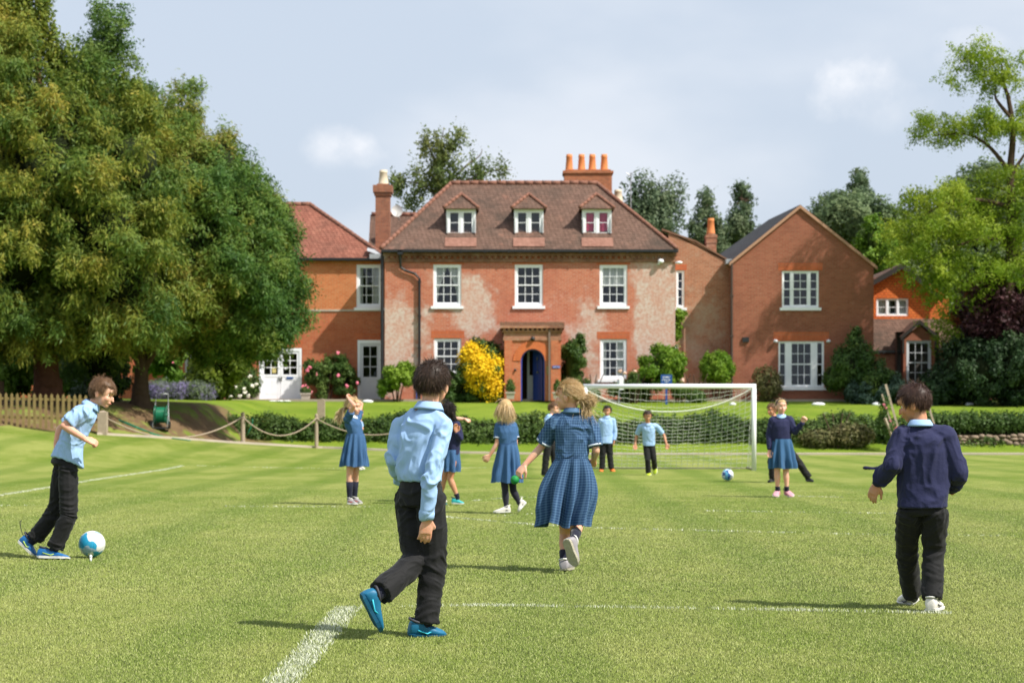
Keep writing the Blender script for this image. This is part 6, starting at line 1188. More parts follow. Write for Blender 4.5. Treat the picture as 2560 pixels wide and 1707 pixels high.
H_BLONDE = hairmat('hair_blonde', [(0,(.30,.18,.07)),(.4,(.58,.40,.20)),(1,(.88,.70,.45))]); H_BLACK = hairmat('hair_black', [(0,(.008,.006,.005)),(1,(.035,.024,.02))]); H_RED = hairmat('hair_chestnut', [(0,(.02,.010,.008)),(.6,(.06,.028,.02)),(1,(.16,.09,.06))]); H_FRIZZ = hairmat('hair_frizzy', [(0,(.22,.12,.045)),(.5,(.45,.29,.12)),(1,(.72,.54,.30))])
def clothmat(name, c, c2=None, rough=.8, spec=.2, sheen=.15, weave=900, var=.08, bump=.10):
    m, nt, out = mat_new(name); math_, mix, noise, ramp = node_helpers(nt); t = nt.nodes.new('ShaderNodeTexCoord'); n = noise(t.outputs['Object'], 6, 4, .6); n2 = noise(t.outputs['Object'], weave*.25, 2, .5)
    col = mix(n, [q*(1-var) for q in c], [min(1, q*(1+var)) for q in c]); col = mix(math_('MULTIPLY', n2, .25), col, [q*.8 for q in c])
    p = nt.nodes.new('ShaderNodeBsdfPrincipled'); nt.links.new(col, p.inputs['Base Color']); p.inputs['Roughness'].default_value = rough; p.inputs['Specular IOR Level'].default_value = spec; p.inputs['Sheen Weight'].default_value = sheen
    n3 = noise(t.outputs['Object'], 45, 4, .6); b = nt.nodes.new('ShaderNodeBump'); b.inputs['Strength'].default_value = bump*2; b.inputs['Distance'].default_value = .006; nt.links.new(n3, b.inputs['Height']); nt.links.new(b.outputs[0], p.inputs['Normal'])
    nt.links.new(p.outputs[0], out.inputs[0]); return m
C_SHIRT = clothmat('shirt_blue', (.33,.50,.78), rough=.65, sheen=.05, var=.03, bump=.06); C_NAVY = clothmat('jumper_navy', (.020,.023,.070), sheen=.08, bump=.25); C_TROUS = clothmat('trousers_black', (.012,.012,.013), rough=.75, sheen=.08, bump=.15)
C_SOCK = clothmat('sock_navy', (.010,.012,.028)); C_TIGHT = clothmat('tights_navy', (.016,.016,.030), sheen=.3); C_SKIRT = clothmat('skirt_blue', (.035,.105,.22), bump=.1)
def checkmat(name, base, light, per=.019, k=.5):
    m, nt, out = mat_new(name); math_, mix, noise, ramp = node_helpers(nt); a = nt.nodes.new('ShaderNodeAttribute'); a.attribute_name = 'tint'; b = nt.nodes.new('ShaderNodeAttribute'); b.attribute_name = 'tint2'
    def stripe(v):
        f = math_('FRACT', math_('DIVIDE', v, per)); return ramp(math_('ABSOLUTE', math_('SUBTRACT', f, .5)), .24, .36)
    s1, s2 = stripe(a.outputs['Fac']), stripe(b.outputs['Fac']); s = math_('MULTIPLY', math_('ADD', s1, s2), k)
    p = nt.nodes.new('ShaderNodeBsdfPrincipled'); nt.links.new(mix(s, base, light), p.inputs['Base Color']); p.inputs['Roughness'].default_value = .8; p.inputs['Specular IOR Level'].default_value = .2; nt.links.new(p.outputs[0], out.inputs[0]); return m
C_GING = checkmat('dress_gingham', (.022,.058,.135), (.085,.165,.29)); C_GINGF = checkmat('dress_gingham_fine', (.026,.075,.18), (.075,.165,.32), .016)
C_TRIM = clothmat('white_trim', (.60,.66,.75)); 
def shoemat(name, c): return simple(name, c, .5, .4, var=.15, vscale=30)
S_BLUE = shoemat('trainer_blue', (.008,.13,.25)); S_BLUEN = shoemat('trainer_royal', (.010,.12,.34)); S_WHITE = shoemat('trainer_white', (.66,.63,.58)); S_GREY = shoemat('trainer_grey', (.30,.28,.30)); S_ORANGE = shoemat('trainer_orange', (.75,.20,.04)); S_NEON = shoemat('trainer_neon', (.55,.70,.04)); S_TEAL = shoemat('trainer_teal', (.03,.40,.42)); S_RED = shoemat('trainer_red', (.60,.06,.04)); S_BLACK = shoemat('shoe_black', (.012,.012,.013)); S_PINK = shoemat('trainer_pink', (.60,.30,.36))
O_WHITE = simple('sole_white', (.70,.69,.66), .6, .3); O_DARK = simple('sole_dark', (.05,.05,.06), .6, .3); O_CREAM = simple('sole_cream', (.42,.39,.30), .8, .2, var=.3, vscale=60, bump=.6, bscale=90); O_TEAL = simple('sole_teal', (.01,.09,.17), .6, .3)
EYE_W = simple('eye_white', (.8,.78,.75), .3, .5); EYE_D = simple('iris_dark', (.03,.02,.015), .2, .6); LIP = simple('lip', (.50,.14,.12), .45, .4); BROW = simple('brow', (.12,.07,.04), .8, .1)
def make_hand(mb, wr, d, pn, thumb, s, curl, fat=1.0):
    """palm, four unequal bent fingers and a thumb leaving the side of the palm. d: wrist to knuckles, pn: palm normal, thumb: side direction"""
    d = unit(d); pn = unit(pn-d*pn.dot(d)); a = unit(thumb-d*thumb.dot(d)-pn*thumb.dot(pn)); L_ = .076*s
    loft(mb, [(wr-d*.012*s, a, pn, .021*s, .017*s), (wr+d*.015*s, a, pn, .026*s, .016*s), (wr+d*L_*.6, a, pn, .036*s, .015*s), (wr+d*L_, a, pn, .035*s, .012*s)], 12)
    for i, (o_, l_) in enumerate(((.026,.056),(.009,.064),(-.009,.060),(-.026,.047))):
        p = wr+d*L_*(.97-.03*abs(i-1.2))+a*o_*s; dd = unit(d+a*o_*3.0); c = curl*(1+.12*i); pts = [p-dd*.01*s, p]; ang = c*.5
        for sg in (.42, .32, .26): q = unit(dd*math.cos(ang)+pn*math.sin(ang)); p = p+q*l_*sg*s; pts.append(p); ang += c*.9
        limbchain(mb, pts, [.0088*s*fat, .0088*s*fat, .0082*s*fat, .0076*s*fat, .0066*s*fat], 8, 1)
    p = wr+d*.022*s+a*.026*s; q1 = unit(d*.75+a*.65+pn*.35); q2 = unit(d*.9+a*.15+pn*.55*min(1.2, curl+.3)); limbchain(mb, [p-q1*.01*s, p+q1*.030*s, p+q1*.030*s+q2*.024*s, p+q1*.030*s+q2*.044*s], [.012*s*fat, .0105*s*fat, .0092*s*fat, .0078*s*fat], 8, 1)
def strands(name, roots, mat, parent, length, grav, radius, seed, out=.6, curlv=.0, seg=5, flow=None, lenvar=.35, jit=.22):
    """hair: one thin tapered strand (3 sided) from every root (point, normal)"""
    r = np.random.RandomState(seed); V = []; F = []; T = []; b = 0
    for (p, n) in roots:
        ln = length*(1+r.uniform(-lenvar, lenvar)); d = unit(Vector(n)*out+Vector(r.normal(size=3))*jit+(flow(p, n) if flow else Vector((0,0,0)))); p = Vector(p); side = unit(d.cross(Vector(r.normal(size=3)))); up = d.cross(side); rr = radius*r.uniform(.7,1.3); t = r.uniform(0,1); ph = r.uniform(0,6.28)
        for k in range(seg+1):
            w = rr*(1-.85*(k/seg)**1.5)
            for j in range(3): a = 2.1*j; V.append(tuple(p+side*math.cos(a)*w+up*math.sin(a)*w)); T.append(min(1, max(0, t*.7+.3*k/seg)))
            d = unit(d+Vector((0,0,-1))*grav/seg+Vector((math.sin(ph+k*1.3), math.cos(ph*2+k*1.1), math.sin(ph*3+k)))*curlv); p = p+d*ln/seg
        for k in range(seg):
            for j in range(3): F.append((b+k*3+j, b+k*3+(j+1)%3, b+(k+1)*3+(j+1)%3, b+(k+1)*3+j))
        b += 3*(seg+1)
    return V, F, T
def shoe(parent, heel, toe, ank, s, mat, sole, wid=1.0, accent=None, strap=False):
    f = unit(toe-heel); L_ = (toe-heel).length; u = ank-(heel*.72+toe*.28); u = unit(u-f*u.dot(f)); a = f.cross(u); mb = MB(); w = .037*s*wid; base = heel+u*.014*s
    prof = [(.0,.55,.030,.018),(.03,.78,.062,.030),(.12,.92,.078,.036),(.25,.95,.080,.040),(.38,.94,.064,.032),(.52,1.02,.050,.025),(.68,1.1,.038,.019),(.82,1.02,.028,.014),(.93,.78,.020,.010),(1.0,.35,.010,.005)]
    rings = []
    for (t, ww, hh, h0) in prof: rings.append((base+f*L_*t+u*(hh*s*.5), a, u, w*ww, hh*s*.5+.002))
    loft(mb, rings, 14, 2.6)
    sh = remeshed(mb, 'shoe', mat, parent, .006 if s < 9 else .006, 3)
    mb = MB(); cc_ = base+f*L_*.20+u*.070*s; mb.tube([cc_+f*math.cos(a_)*.040*s+a*math.sin(a_)*.031*s*wid+u*(.010*s*math.cos(a_)*-1) for a_ in [i*math.pi/8 for i in range(17)]], .0065*s, 6, False); mb.build('ankle_padding', O_DARK if mat not in (S_WHITE, S_GREY) else O_WHITE, sh, True)
    mb = MB(); pts = [(0,.0),(.02,.62),(.10,.88),(.25,.92),(.42,.88),(.58,1.02),(.70,1.12),(.83,1.04),(.93,.80),(1.0,.30),(1.01,0)]
    outl = [(t, q) for t, q in pts]+[(t, -q) for t, q in reversed(pts[1:-1])]; k = len(outl)
    top = [base+f*L_*(t*1.02-.01)+a*w*q*1.10+u*.007*s for t, q in outl]; bot = [heel+f*L_*(t*1.0)+a*w*q*1.02+u*(.004*s if .04 < t < .9 else .010*s) for t, q in outl]
    mb.add(top+bot, [tuple(range(k)), tuple(range(2*k-1,k-1,-1))]+[(i, i+k, (i+1)%k+k, (i+1)%k) for i in range(k)]); mb.build('sole', sole, sh, False)
    if accent:
        mb = MB()
        for t in (.36, .43, .50, .57): c = base+f*L_*t; mb.tube([c+a*w*.62+u*.040*s*(1.5-t), c+u*(.062-(t-.36)*.11)*s*1.06, c-a*w*.62+u*.040*s*(1.5-t)], .0035*s, 5)
        mb.tube([base+f*L_*.2+a*w*.98+u*.03*s, base+f*L_*.45+a*w*1.02+u*.014*s, base+f*L_*.62+a*w*.85+u*.03*s], .004*s, 5); mb.tube([base+f*L_*.2-a*w*.98+u*.03*s, base+f*L_*.45-a*w*1.02+u*.014*s, base+f*L_*.62-a*w*.85+u*.03*s], .004*s, 5)
        mb.build('laces', accent, sh, True)
    return sh
def cloth_attr(o, ctr, ax):
    """fabric coordinates for the check: around the body and down it"""
    me = o.data; n = len(me.vertices); co = np.empty(n*3); me.vertices.foreach_get('co', co); co = co.reshape(-1,3)+np.array(origin(o.parent)); d = co-np.array(ctr); ang = np.arctan2(d[:,1], d[:,0]); u = ang*.135; v = co[:,2]+.05*np.abs(d[:,0])
    if 'tint' in me.attributes: return
    for nm, a in (('tint', u), ('tint2', v)): at = me.attributes.new(nm, 'FLOAT', 'POINT'); at.data.foreach_set('value', a.astype(np.float32))
def person(P):
    Y = P['Y']; s = P.get('s', 1.0); near = P.get('near', False); vox = .0048 if near else .0075; J = {}
    for k, v in P['j'].items(): J[k] = W(v[0], v[1], Y+(v[2] if len(v) > 2 else 0))
    t = empty('person', (J['pel'].x, Y, 0), P['label'], 'person')
    fd = unit(Vector(P['face'])); hu = Vector(P.get('headup', (0,0,1))); hu = unit(hu-fd*hu.dot(fd)); hr = fd.cross(hu); hs_ = s*P.get('hs', 1.0); hc = J['head']
    bf = unit(Vector(P['front'])); ac = unit(J['shR']-J['shL']); hip = unit(J['hipR']-J['hipL']); up_ = unit(J['neck']-J['pel']); dp = unit(ac.cross(up_)); dph = unit(hip.cross(up_))
    if dp.dot(bf) < 0: dp = -dp
    if dph.dot(bf) < 0: dph = -dph
    skin = P.get('skin', SK_FAIR); sw = (J['shR']-J['shL']).length/2
    # ---- body: one continuous surface
    mb = MB()
    loft(mb, [(J['pel']-up_*.06*s, hip, dph, .085*s, .07*s), (J['pel'], hip, dph, .105*s, .072*s), (J['waist'], unit(hip+ac), dph, .096*s, .068*s), (J['chest'], ac, dp, .105*s, .070*s), (J['chest'].lerp(J['neck'], .6), ac, dp, .095*s, .058*s), (J['neck']-up_*.02*s, ac, dp, .05*s, .045*s)])
    nk = hc-hu*.075*hs_-fd*.015*hs_; limbchain(mb, [J['neck']-up_*.03*s, J['neck'].lerp(nk,.5), nk+hu*.03*s], [.052*s,.044*s,.044*s])
    for q in 'LR':
        limbchain(mb, [J['neck'].lerp(J['sh'+q], .35), J['sh'+q]], [.036*s, .036*s]); e, w_ = J['el'+q], J['wr'+q]
        limbchain(mb, [J['sh'+q], J['sh'+q].lerp(e,.5), e, e.lerp(w_,.3), w_], [.036*s,.034*s,.029*s,.030*s,.0205*s])
        h_ = J['ha'+q]-w_; pn = P.get('palm'+q); pn = Vector(pn) if pn else dp; th = P.get('thumb'+q); th = Vector(th) if th else bf
        if abs(unit(pn).dot(unit(h_))) > .95: pn = Vector((.1,.2,1))
        make_hand(mb, w_, h_, pn, th, s*1.0, P.get('curl'+q, .45), 1.0 if near else 1.25)
        k, a = J['kn'+q], J['an'+q]; hp = J['hip'+q]
        limbchain(mb, [hp, hp.lerp(k,.4), k, k.lerp(a,.3), k.lerp(a,.75), a], [.058*s,.055*s,.043*s,.045*s,.030*s,.027*s]); limbchain(mb, [a, J['he'+q].lerp(J['to'+q], .35)+(a-J['he'+q]).normalized()*.03*s], [.026*s,.012*s])
    c = hc; mb.ball((0,0,0), .001, 4, 3)
    def ell(cn, rx, ry, rz, n=18, m=12):       # ellipsoid in the head's own axes (side, face, up)
        q = MB(); q.ball((0,0,0), 1, n, m); mb.add([c+hr*((cn[0]+v[0]*rx)*hs_)+fd*((cn[1]+v[1]*ry)*hs_)+hu*((cn[2]+v[2]*rz)*hs_) for v in q.v], q.f)
    ell((0,-.008,.018), .074, .090, .082); ell((0,.028,-.035), .056, .056, .060); ell((0,.055,-.078), .024, .024, .022); ell((0,.075,.030), .045, .014, .028); ell((.030,.056,-.030), .024, .022, .024); ell((-.030,.056,-.030), .024, .022, .024)
    ell((0,.088,-.022), .0085, .012, .020); ell((0,.097,-.034), .011, .011, .009); ell((0,.078,-.058), .020, .012, .009)
    for e in (-1, 1): ell((e*.076,-.006,-.018), .009, .017, .029); ell((e*.080,-.016,-.010), .006, .010, .020); ell((e*.066,-.004,-.018), .012, .010, .014)
    eyes = [c+hr*(e*.030*hs_)+fd*(.080*hs_)+hu*(.000*hs_) for e in (-1, 1)]
    def fdisp(p, n):
        d = min((p-e).length for e in eyes); return -.007*math.exp(-(d/.015)**2)*hs_
    body = remeshed(mb, 'body', skin, t, vox, 4 if near else 2, fdisp if P.get('facevis', True) else None)
    if P.get('facevis', True):
        for e in (-1, 1):
            m_ = MB(); pe = c+hr*(e*.030*hs_)+fd*(.0580*hs_)+hu*(.000*hs_); m_.ball(pe, .0115*hs_, 12, 8); eo = m_.build('eye', EYE_W, t, True); m_ = MB(); m_.ball(pe+fd*.0055*hs_, .0072*hs_, 10, 6); m_.build('iris', EYE_D, eo, True)
            m_ = MB(); m_.tube([c+hr*(e*(.016+.013*k)*hs_)+fd*((.0868,.0800,.0700)[k]*hs_)+hu*((.018+.003*(k==1))*hs_) for k in range(3)], .0030*hs_, 5); m_.build('eyebrow', P.get('brow', BROW), t, True)
        m_ = MB(); m_.tube([c+hr*(x_*hs_)+fd*((.090-abs(x_)*.45)*hs_)+hu*((-.057)*hs_) for x_ in (-.017,-.008,0,.008,.017)], [.002*hs_,.0045*hs_,.0052*hs_,.0045*hs_,.002*hs_], 6); m_.build('lips', LIP, t, True)
    # ---- hair
    hm = P['hair']; r = np.random.RandomState(P.get('seed', 1)); hl = P.get('hairlen', .05); style = P.get('style', 'short'); roots = []; nr = P.get('nhair', 1500 if near else 500)
    tries = 0
    while len(roots) < nr and tries < nr*12:
        tries += 1; d = r.normal(size=3); d /= np.linalg.norm(d); x_, y_, z_ = d
        low = (-.30 if style == 'short' else -.35)+(.75 if y_ > .35 else 0)*1.0+(.35 if (y_ > .1 and abs(x_) > .4) else 0)
        if y_ <= .1: low = -.52 if abs(x_) < .75 else -.30
        if abs(x_) > .72 and z_ < .02 and -.35 < y_ < .45: continue
        if z_ < low: continue
        roots.append((c+hr*(x_*.076*hs_)+fd*((y_*.090-.008)*hs_)+hu*((z_*.084+.020)*hs_), hr*x_+fd*y_+hu*z_))
    # scalp cap
    q = MB(); q.ball((0,0,0), 1, 28, 20); keep = []; vs = []
    for v in q.v:
        k = 1+.05*mnoise.noise(Vector(v)*4+Vector((P.get('seed',1),0,0))); thick = P.get('cap', .010); vs.append(c+hr*(v[0]*(.076+thick)*k*hs_)+fd*((v[1]*(.090+thick)*k-.010)*hs_)+hu*((v[2]*(.084+thick)*k+.022)*hs_))
    def inc(v):
        x_, y_, z_ = v
        if y_ > .30: return z_ > .42
        if y_ > .05: return z_ > (.05 if abs(x_) > .5 else .2)
        return z_ > (-.50 if abs(x_) < .72 else -.22)
    fs = [f for f in q.f if all(inc(q.v[i]) for i in f)]
    whorl = -fd*.45+hu*.9; tie = W(P['tie'][0], P['tie'][1], Y+P['tie'][2]) if 'tie' in P else (hc-fd*.10*hs_+hu*.0)
    def flow(p, n):
        n = Vector(n); tng = n*n.dot(whorl)-whorl; sidev = hr*P.get('part', 0)*.35
        if style == 'tied' and tie is not None: q_ = tie-Vector(p); q_ = q_-n*q_.dot(n); return unit(q_)*1.2
        if style == 'long': q_ = -hu; q_ = q_-n*q_.dot(n)*.8; return q_*.9+tng*.4
        return tng*P.get('lay', .85)+sidev
    V_, F_, T_ = strands('h', roots, hm, t, hl*hs_, P.get('grav', .5), P.get('hrad', .0028 if near else .0045)*hs_, P.get('seed', 1)+5, out=P.get('hout', .28), curlv=P.get('hcurl', .06), flow=flow, jit=P.get('hjit', .20 if style == 'short' else .06))
    extra = P.get('bundles', [])
    for (pa, pb_, ra, rb, n_, ln, gv, cv) in extra:      # gathered hair: from pa to pb_ in pixels, radii, count, strand length, gravity, curl
        A_ = W(pa[0], pa[1], Y+pa[2]); B_ = W(pb_[0], pb_[1], Y+pb_[2]); rt = []
        for _ in range(n_):
            k = r.uniform(0, 1); o_ = Vector(r.normal(size=3)); o_ = unit(o_)*(ra+(rb-ra)*k)*r.uniform(.3, 1); rt.append((A_.lerp(B_, k)+o_, unit(o_)*.55+unit(B_-A_)*1.0))
        v2, f2, t2 = strands('b', rt, hm, t, ln, gv, P.get('brad', .0028 if near else .0045), 77+len(V_), out=1.0, curlv=cv); b_ = len(V_); V_ += v2; F_ += [tuple(i+b_ for i in f) for f in f2]; T_ += t2
    b_ = len(V_); V_ += [tuple(v) for v in vs]; T_ += [.25+.2*mnoise.noise(Vector(v)*9) for v in vs]; F4 = F_+[tuple(i+b_ for i in (f if len(f) == 4 else (f[0], f[1], f[2], f[2]))) for f in fs]
    o0 = origin(t); me = bpy.data.meshes.new('hair'); me.from_pydata([(v[0]-o0.x, v[1]-o0.y, v[2]-o0.z) for v in V_], [], [f if len(set(f)) == 4 else f[:3] for f in F4]); at = me.attributes.new('tint', 'FLOAT', 'POINT'); at.data.foreach_set('value', T_); me.polygons.foreach_set('use_smooth', [True]*len(me.polygons)); me.materials.append(hm)
    ho = bpy.data.objects.new('hair', me); COL.objects.link(ho); ho.parent = t
    if P.get('band'):
        m_ = MB(); n_ = 18; m_.tube([c+hr*(math.cos(a_)*.088*hs_)+hu*((math.sin(a_)*.094+.018)*hs_)+fd*(.038*hs_) for a_ in [math.pi*(i/n_)*1.0 for i in range(n_+1)]], .007*hs_, 6); m_.build('hairband', P['band'], t, True)
    # ---- clothes
    top = P['top']; tm = P['topmat']; tf = P.get('fit', 1.12); bm = MB(); kind = P.get('bottom', 'trousers'); hemc = J.get('hem', J['pel']); hw = P.get('hemw', .135)*s
    if top in ('shirt', 'tucked', 'polo', 'jumper'):
        rg = [(hemc, hip, dph, hw, hw*P.get('hemd', .74)), (J['waist'], unit(hip+ac), dph, P.get('waistw', .125)*s, .092*s), (J['chest'], ac, dp, .118*s*tf, .090*s*tf), (J['chest'].lerp(J['neck'], .55), ac, dp, .118*s*tf, .078*s*tf), (J['neck']-up_*.022*s, ac, dp, .075*s, .060*s), (J['neck']+up_*.000*s, ac, dp, .050*s, .048*s)]
    elif top == 'dress':
        rg = [(J['waist']-up_*.01*s, unit(hip+ac), dph, P.get('waistw', .120)*s, .090*s), (J['chest'], ac, dp, .118*s*tf, .088*s*tf), (J['chest'].lerp(J['neck'], .55), ac, dp, .118*s*tf, .076*s*tf), (J['neck']-up_*.022*s, ac, dp, .075*s, .058*s), (J['neck']+up_*.010*s, ac, dp, .052*s, .049*s)]
    loft(bm, rg, 26); lng = P.get('sleeve', 'short'); hot = []
    for q in 'LR':
        S_, e, w_ = J['sh'+q], J['el'+q], J['wr'+q]; limbchain(bm, [J['neck'].lerp(S_, .45)-up_*.01*s, S_], [.050*s, .053*s*P.get('slv', 1)]); k = P.get('slv', 1)
        if lng == 'long':
            hot += [e, w_]; limbchain(bm, [S_, S_.lerp(e,.5), e, e.lerp(w_,.55), e.lerp(w_,.86)], [.054*s*k,.050*s*k,.045*s*k,.042*s*k,.034*s*k]); bm.tube([e.lerp(w_,.84), e.lerp(w_,.90), e.lerp(w_,1.02)], [.034*s,.033*s,.031*s], 14)
        else:
            c_ = P.get('slvlen', .72); hot += [S_]; bm.tube([S_.lerp(e, .0), S_.lerp(e, .3), S_.lerp(e, c_)], [.053*s*k,.055*s*k,.054*s*k], 16)
    hot += [J['waist'], J['chest'].lerp(J['shL'],.5), J['chest'].lerp(J['shR'],.5)]
    amp = P.get('wamp', .0075)*s; to = remeshed(bm, {'shirt':'shirt','tucked':'shirt','polo':'shirt','jumper':'jumper','dress':'dress'}[top], tm, t, .0055 if near else .008, 6 if near else 3, wrinkle(11, 11, 5.5, amp, P.get('seed',1), .35, hot))
    if top == 'dress' or kind == 'skirt':
        A_ = J['waist']+up_*(.012*s) if top == 'dress' else J['waist']-up_*.0; hl_, hr_ = W(P['hem'][0][0], P['hem'][0][1], Y), W(P['hem'][1][0], P['hem'][1][1], Y); hcn = (hl_+hr_)/2; hwid = (hr_-hl_).length/2; npl = P.get('pleats', 13); nn = 132; rows = 20; vs = []; uv = []; wW = P.get('skw', .122)*s; wsw = P.get('sway', 0); rs = random.Random(P.get('seed',1)); ph = [rs.uniform(-.5,.5) for _ in range(npl)]
        axh = Vector((1,0,0)) if P.get('flat', True) else hip; dpx = Vector((0,1,0))
        for i in range(rows+1):
            tt = i/rows; e_ = tt**.75; cc = A_.lerp(hcn, tt); wd = wW+(hwid-wW)*e_; dd = .118*s+(max(hwid*.85, .168*s)-.118*s)*e_
            if P.get('bulge'): wd += P['bulge']*math.sin(math.pi*min(1,tt*1.15))
            for j in range(nn):
                a_ = 2*math.pi*j/nn; f_ = math.sin(npl*a_+1.3*math.sin(a_*2+P.get('seed',1))+1.2*tt*mnoise.noise(Vector((a_,0,3.3)))); pl_ = (.004+.030*min(1,tt*1.3))*s*f_*P.get('plamp', .8)+.012*s*tt*mnoise.noise(Vector((math.cos(a_)*3, math.sin(a_)*3, tt*3+P.get('seed',1))))*2
                p_ = cc+axh*(wd+pl_)*math.cos(a_)+dpx*(dd+pl_)*math.sin(a_); p_ = p_+Vector((wsw*tt*tt, 0, .02*s*tt*mnoise.noise(Vector((math.cos(a_)*1.5, math.sin(a_)*1.5, 7.7)))*P.get('hemvar', 1))); vs.append(p_); uv.append((a_*.165, tt*(A_-hcn).length))
        fs_ = [(i*nn+j, i*nn+(j+1)%nn, (i+1)*nn+(j+1)%nn, (i+1)*nn+j) for i in range(rows) for j in range(nn)]
        if top == 'dress':                                         # skirt joins the bodice as one garment
            bmo = to.data; n0 = len(bmo.vertices); co = [tuple(v.co) for v in bmo.vertices]; pf = [tuple(p_.vertices) for p_ in bmo.polygons]; vw = [(v-o0) for v in vs]
            mm = bpy.data.meshes.new('dress'); mm.from_pydata(co+[tuple(v) for v in vw], [], pf+[tuple(i+n0 for i in f) for f in fs_]); mm.polygons.foreach_set('use_smooth', [True]*len(mm.polygons)); mm.materials.append(tm)
            bw = [Vector(q_)+o0 for q_ in co]; u_ = []; v_ = []
            for q_ in bw: d_ = q_-J['chest']; u_.append(math.atan2(d_.dot(dp), d_.dot(ac))*.125 if abs(d_.dot(ac)) < .15*s else q_.z*.9); v_.append(d_.dot(up_) if abs(d_.dot(ac)) < .15*s else d_.dot(ac))
            a1 = mm.attributes.new('tint', 'FLOAT', 'POINT'); a1.data.foreach_set('value', u_+[q_[0] for q_ in uv]); a2 = mm.attributes.new('tint2', 'FLOAT', 'POINT'); a2.data.foreach_set('value', v_+[q_[1] for q_ in uv]); to.data = mm
        else:
            m_ = MB(); m_.add(vs, fs_); so_ = m_.build('skirt', P['skirtmat'], t, True)
            a1 = so_.data.attributes.new('tint', 'FLOAT', 'POINT'); a1.data.foreach_set('value', [q_[0] for q_ in uv]); a2 = so_.data.attributes.new('tint2', 'FLOAT', 'POINT'); a2.data.foreach_set('value', [q_[1] for q_ in uv])
    if lng == 'long':
        for q in 'LR':
            e, w_ = J['el'+q], J['wr'+q]; m_ = MB(); m_.tube([e.lerp(w_,.84), e.lerp(w_,.86), e.lerp(w_,1.0), e.lerp(w_,1.02), e.lerp(w_,1.0)], [.030*s,.0355*s,.0340*s,.032*s,.022*s], 18); m_.build('cuff', tm, to, True)
    if P.get('trim'):
        for q in 'LR':
            S_, e = J['sh'+q], J['el'+q]; c_ = P.get('slvlen', .72); m_ = MB(); k = P.get('slv', 1)
            m_.tube([S_.lerp(e, c_-.09), S_.lerp(e, c_-.03)], [.0555*s*k]*2, 18); m_.build('sleeve_trim', P['trim'], to, True)
    if P.get('collar'):
        m_ = MB(); n_ = 28; vs = []; nc = J['neck']+up_*.004*s
        for (rr_, zz, ext) in ((.052,.030,0),(.060,.026,0),(.076,.000,.012),(.080,-.012,.018),(.074,-.008,.012),(.056,.014,0)):
            for j in range(n_):
                a_ = 2*math.pi*j/n_; fr_ = max(0, math.sin(a_))**3; R_ = (rr_+ext*0)*s; vs.append(nc+ac*math.cos(a_)*R_+dp*math.sin(a_)*R_*.95+up_*(zz*s-(.018*s if zz < .01 else 0)*fr_*1.2))
        m_.add(vs, [(i*n_+j, i*n_+(j+1)%n_, ((i+1)%6)*n_+(j+1)%n_, ((i+1)%6)*n_+j) for i in range(6) for j in range(n_)]); m_.build('collar', P['collar'], to, True)
    if kind == 'trousers':
        tb = MB(); wl_ = P.get('legw', 1.0); zc = J['waist'].lerp(J['pel'], P.get('rise', .35)); loft(tb, [(zc, hip, dph, .108*s, .080*s), (J['pel'], hip, dph, .122*s, .092*s), (J['pel']-up_*.07*s, hip, dph, .118*s, .090*s)], 24); hot = []
        for q in 'LR':
            hp, k, a = J['hip'+q], J['kn'+q], J['an'+q]; hot += [k, a, hp]; lo_ = a+unit(a-k)*P.get('hemdrop', .01)*s
            limbchain(tb, [hp, hp.lerp(k,.5), k], [.074*s*wl_, .074*s*wl_, .064*s*wl_]); tb.ball(k, .064*s*wl_, 12, 8); tb.tube([k, k.lerp(lo_,.5), k.lerp(lo_,.9), lo_], [.065*s*wl_,.062*s*wl_,.062*s*wl_,.062*s*wl_], 18)
        remeshed(tb, 'trousers', P.get('botmat', C_TROUS), t, .0055 if near else .008, 5 if near else 3, wrinkle(8, 8, 15, .0085*s, P.get('seed',1)+3, .5, hot))
    elif kind == 'tights':
        tb = MB()
        for q in 'LR': hp, k, a = J['hip'+q], J['kn'+q], J['an'+q]; limbchain(tb, [hp, hp.lerp(k,.5), k, k.lerp(a,.35), k.lerp(a,.75), a], [  .056*s,.054*s,.045*s,.047*s,.033*s,.031*s])
        remeshed(tb, 'tights', C_TIGHT, t, .007, 2)
    for q in 'LR':
        k, a = J['kn'+q], J['an'+q]; he, to_ = J['he'+q], J['to'+q]; sk = P.get('sock', .25 if kind != 'trousers' else .2)
        m_ = MB(); dn = a.lerp(he.lerp(to_, .25), .6); m_.tube([a.lerp(k, sk), a.lerp(k, sk*.5), a, dn], [(.036+.016*min(1,sk))*s, (.033+.010*min(1,sk))*s, .0325*s, .034*s], 14); m_.build('sock', P.get('sockmat', C_SOCK), t, True)
        shoe(t, he, to_, a, s, P['shoe'], P['sole'], P.get('shoew', 1), P.get('accent'))
    return t, J
PE = {}
def mk(key, **kw):
    if kw.get('skip'): return
    PE[key] = person(kw)
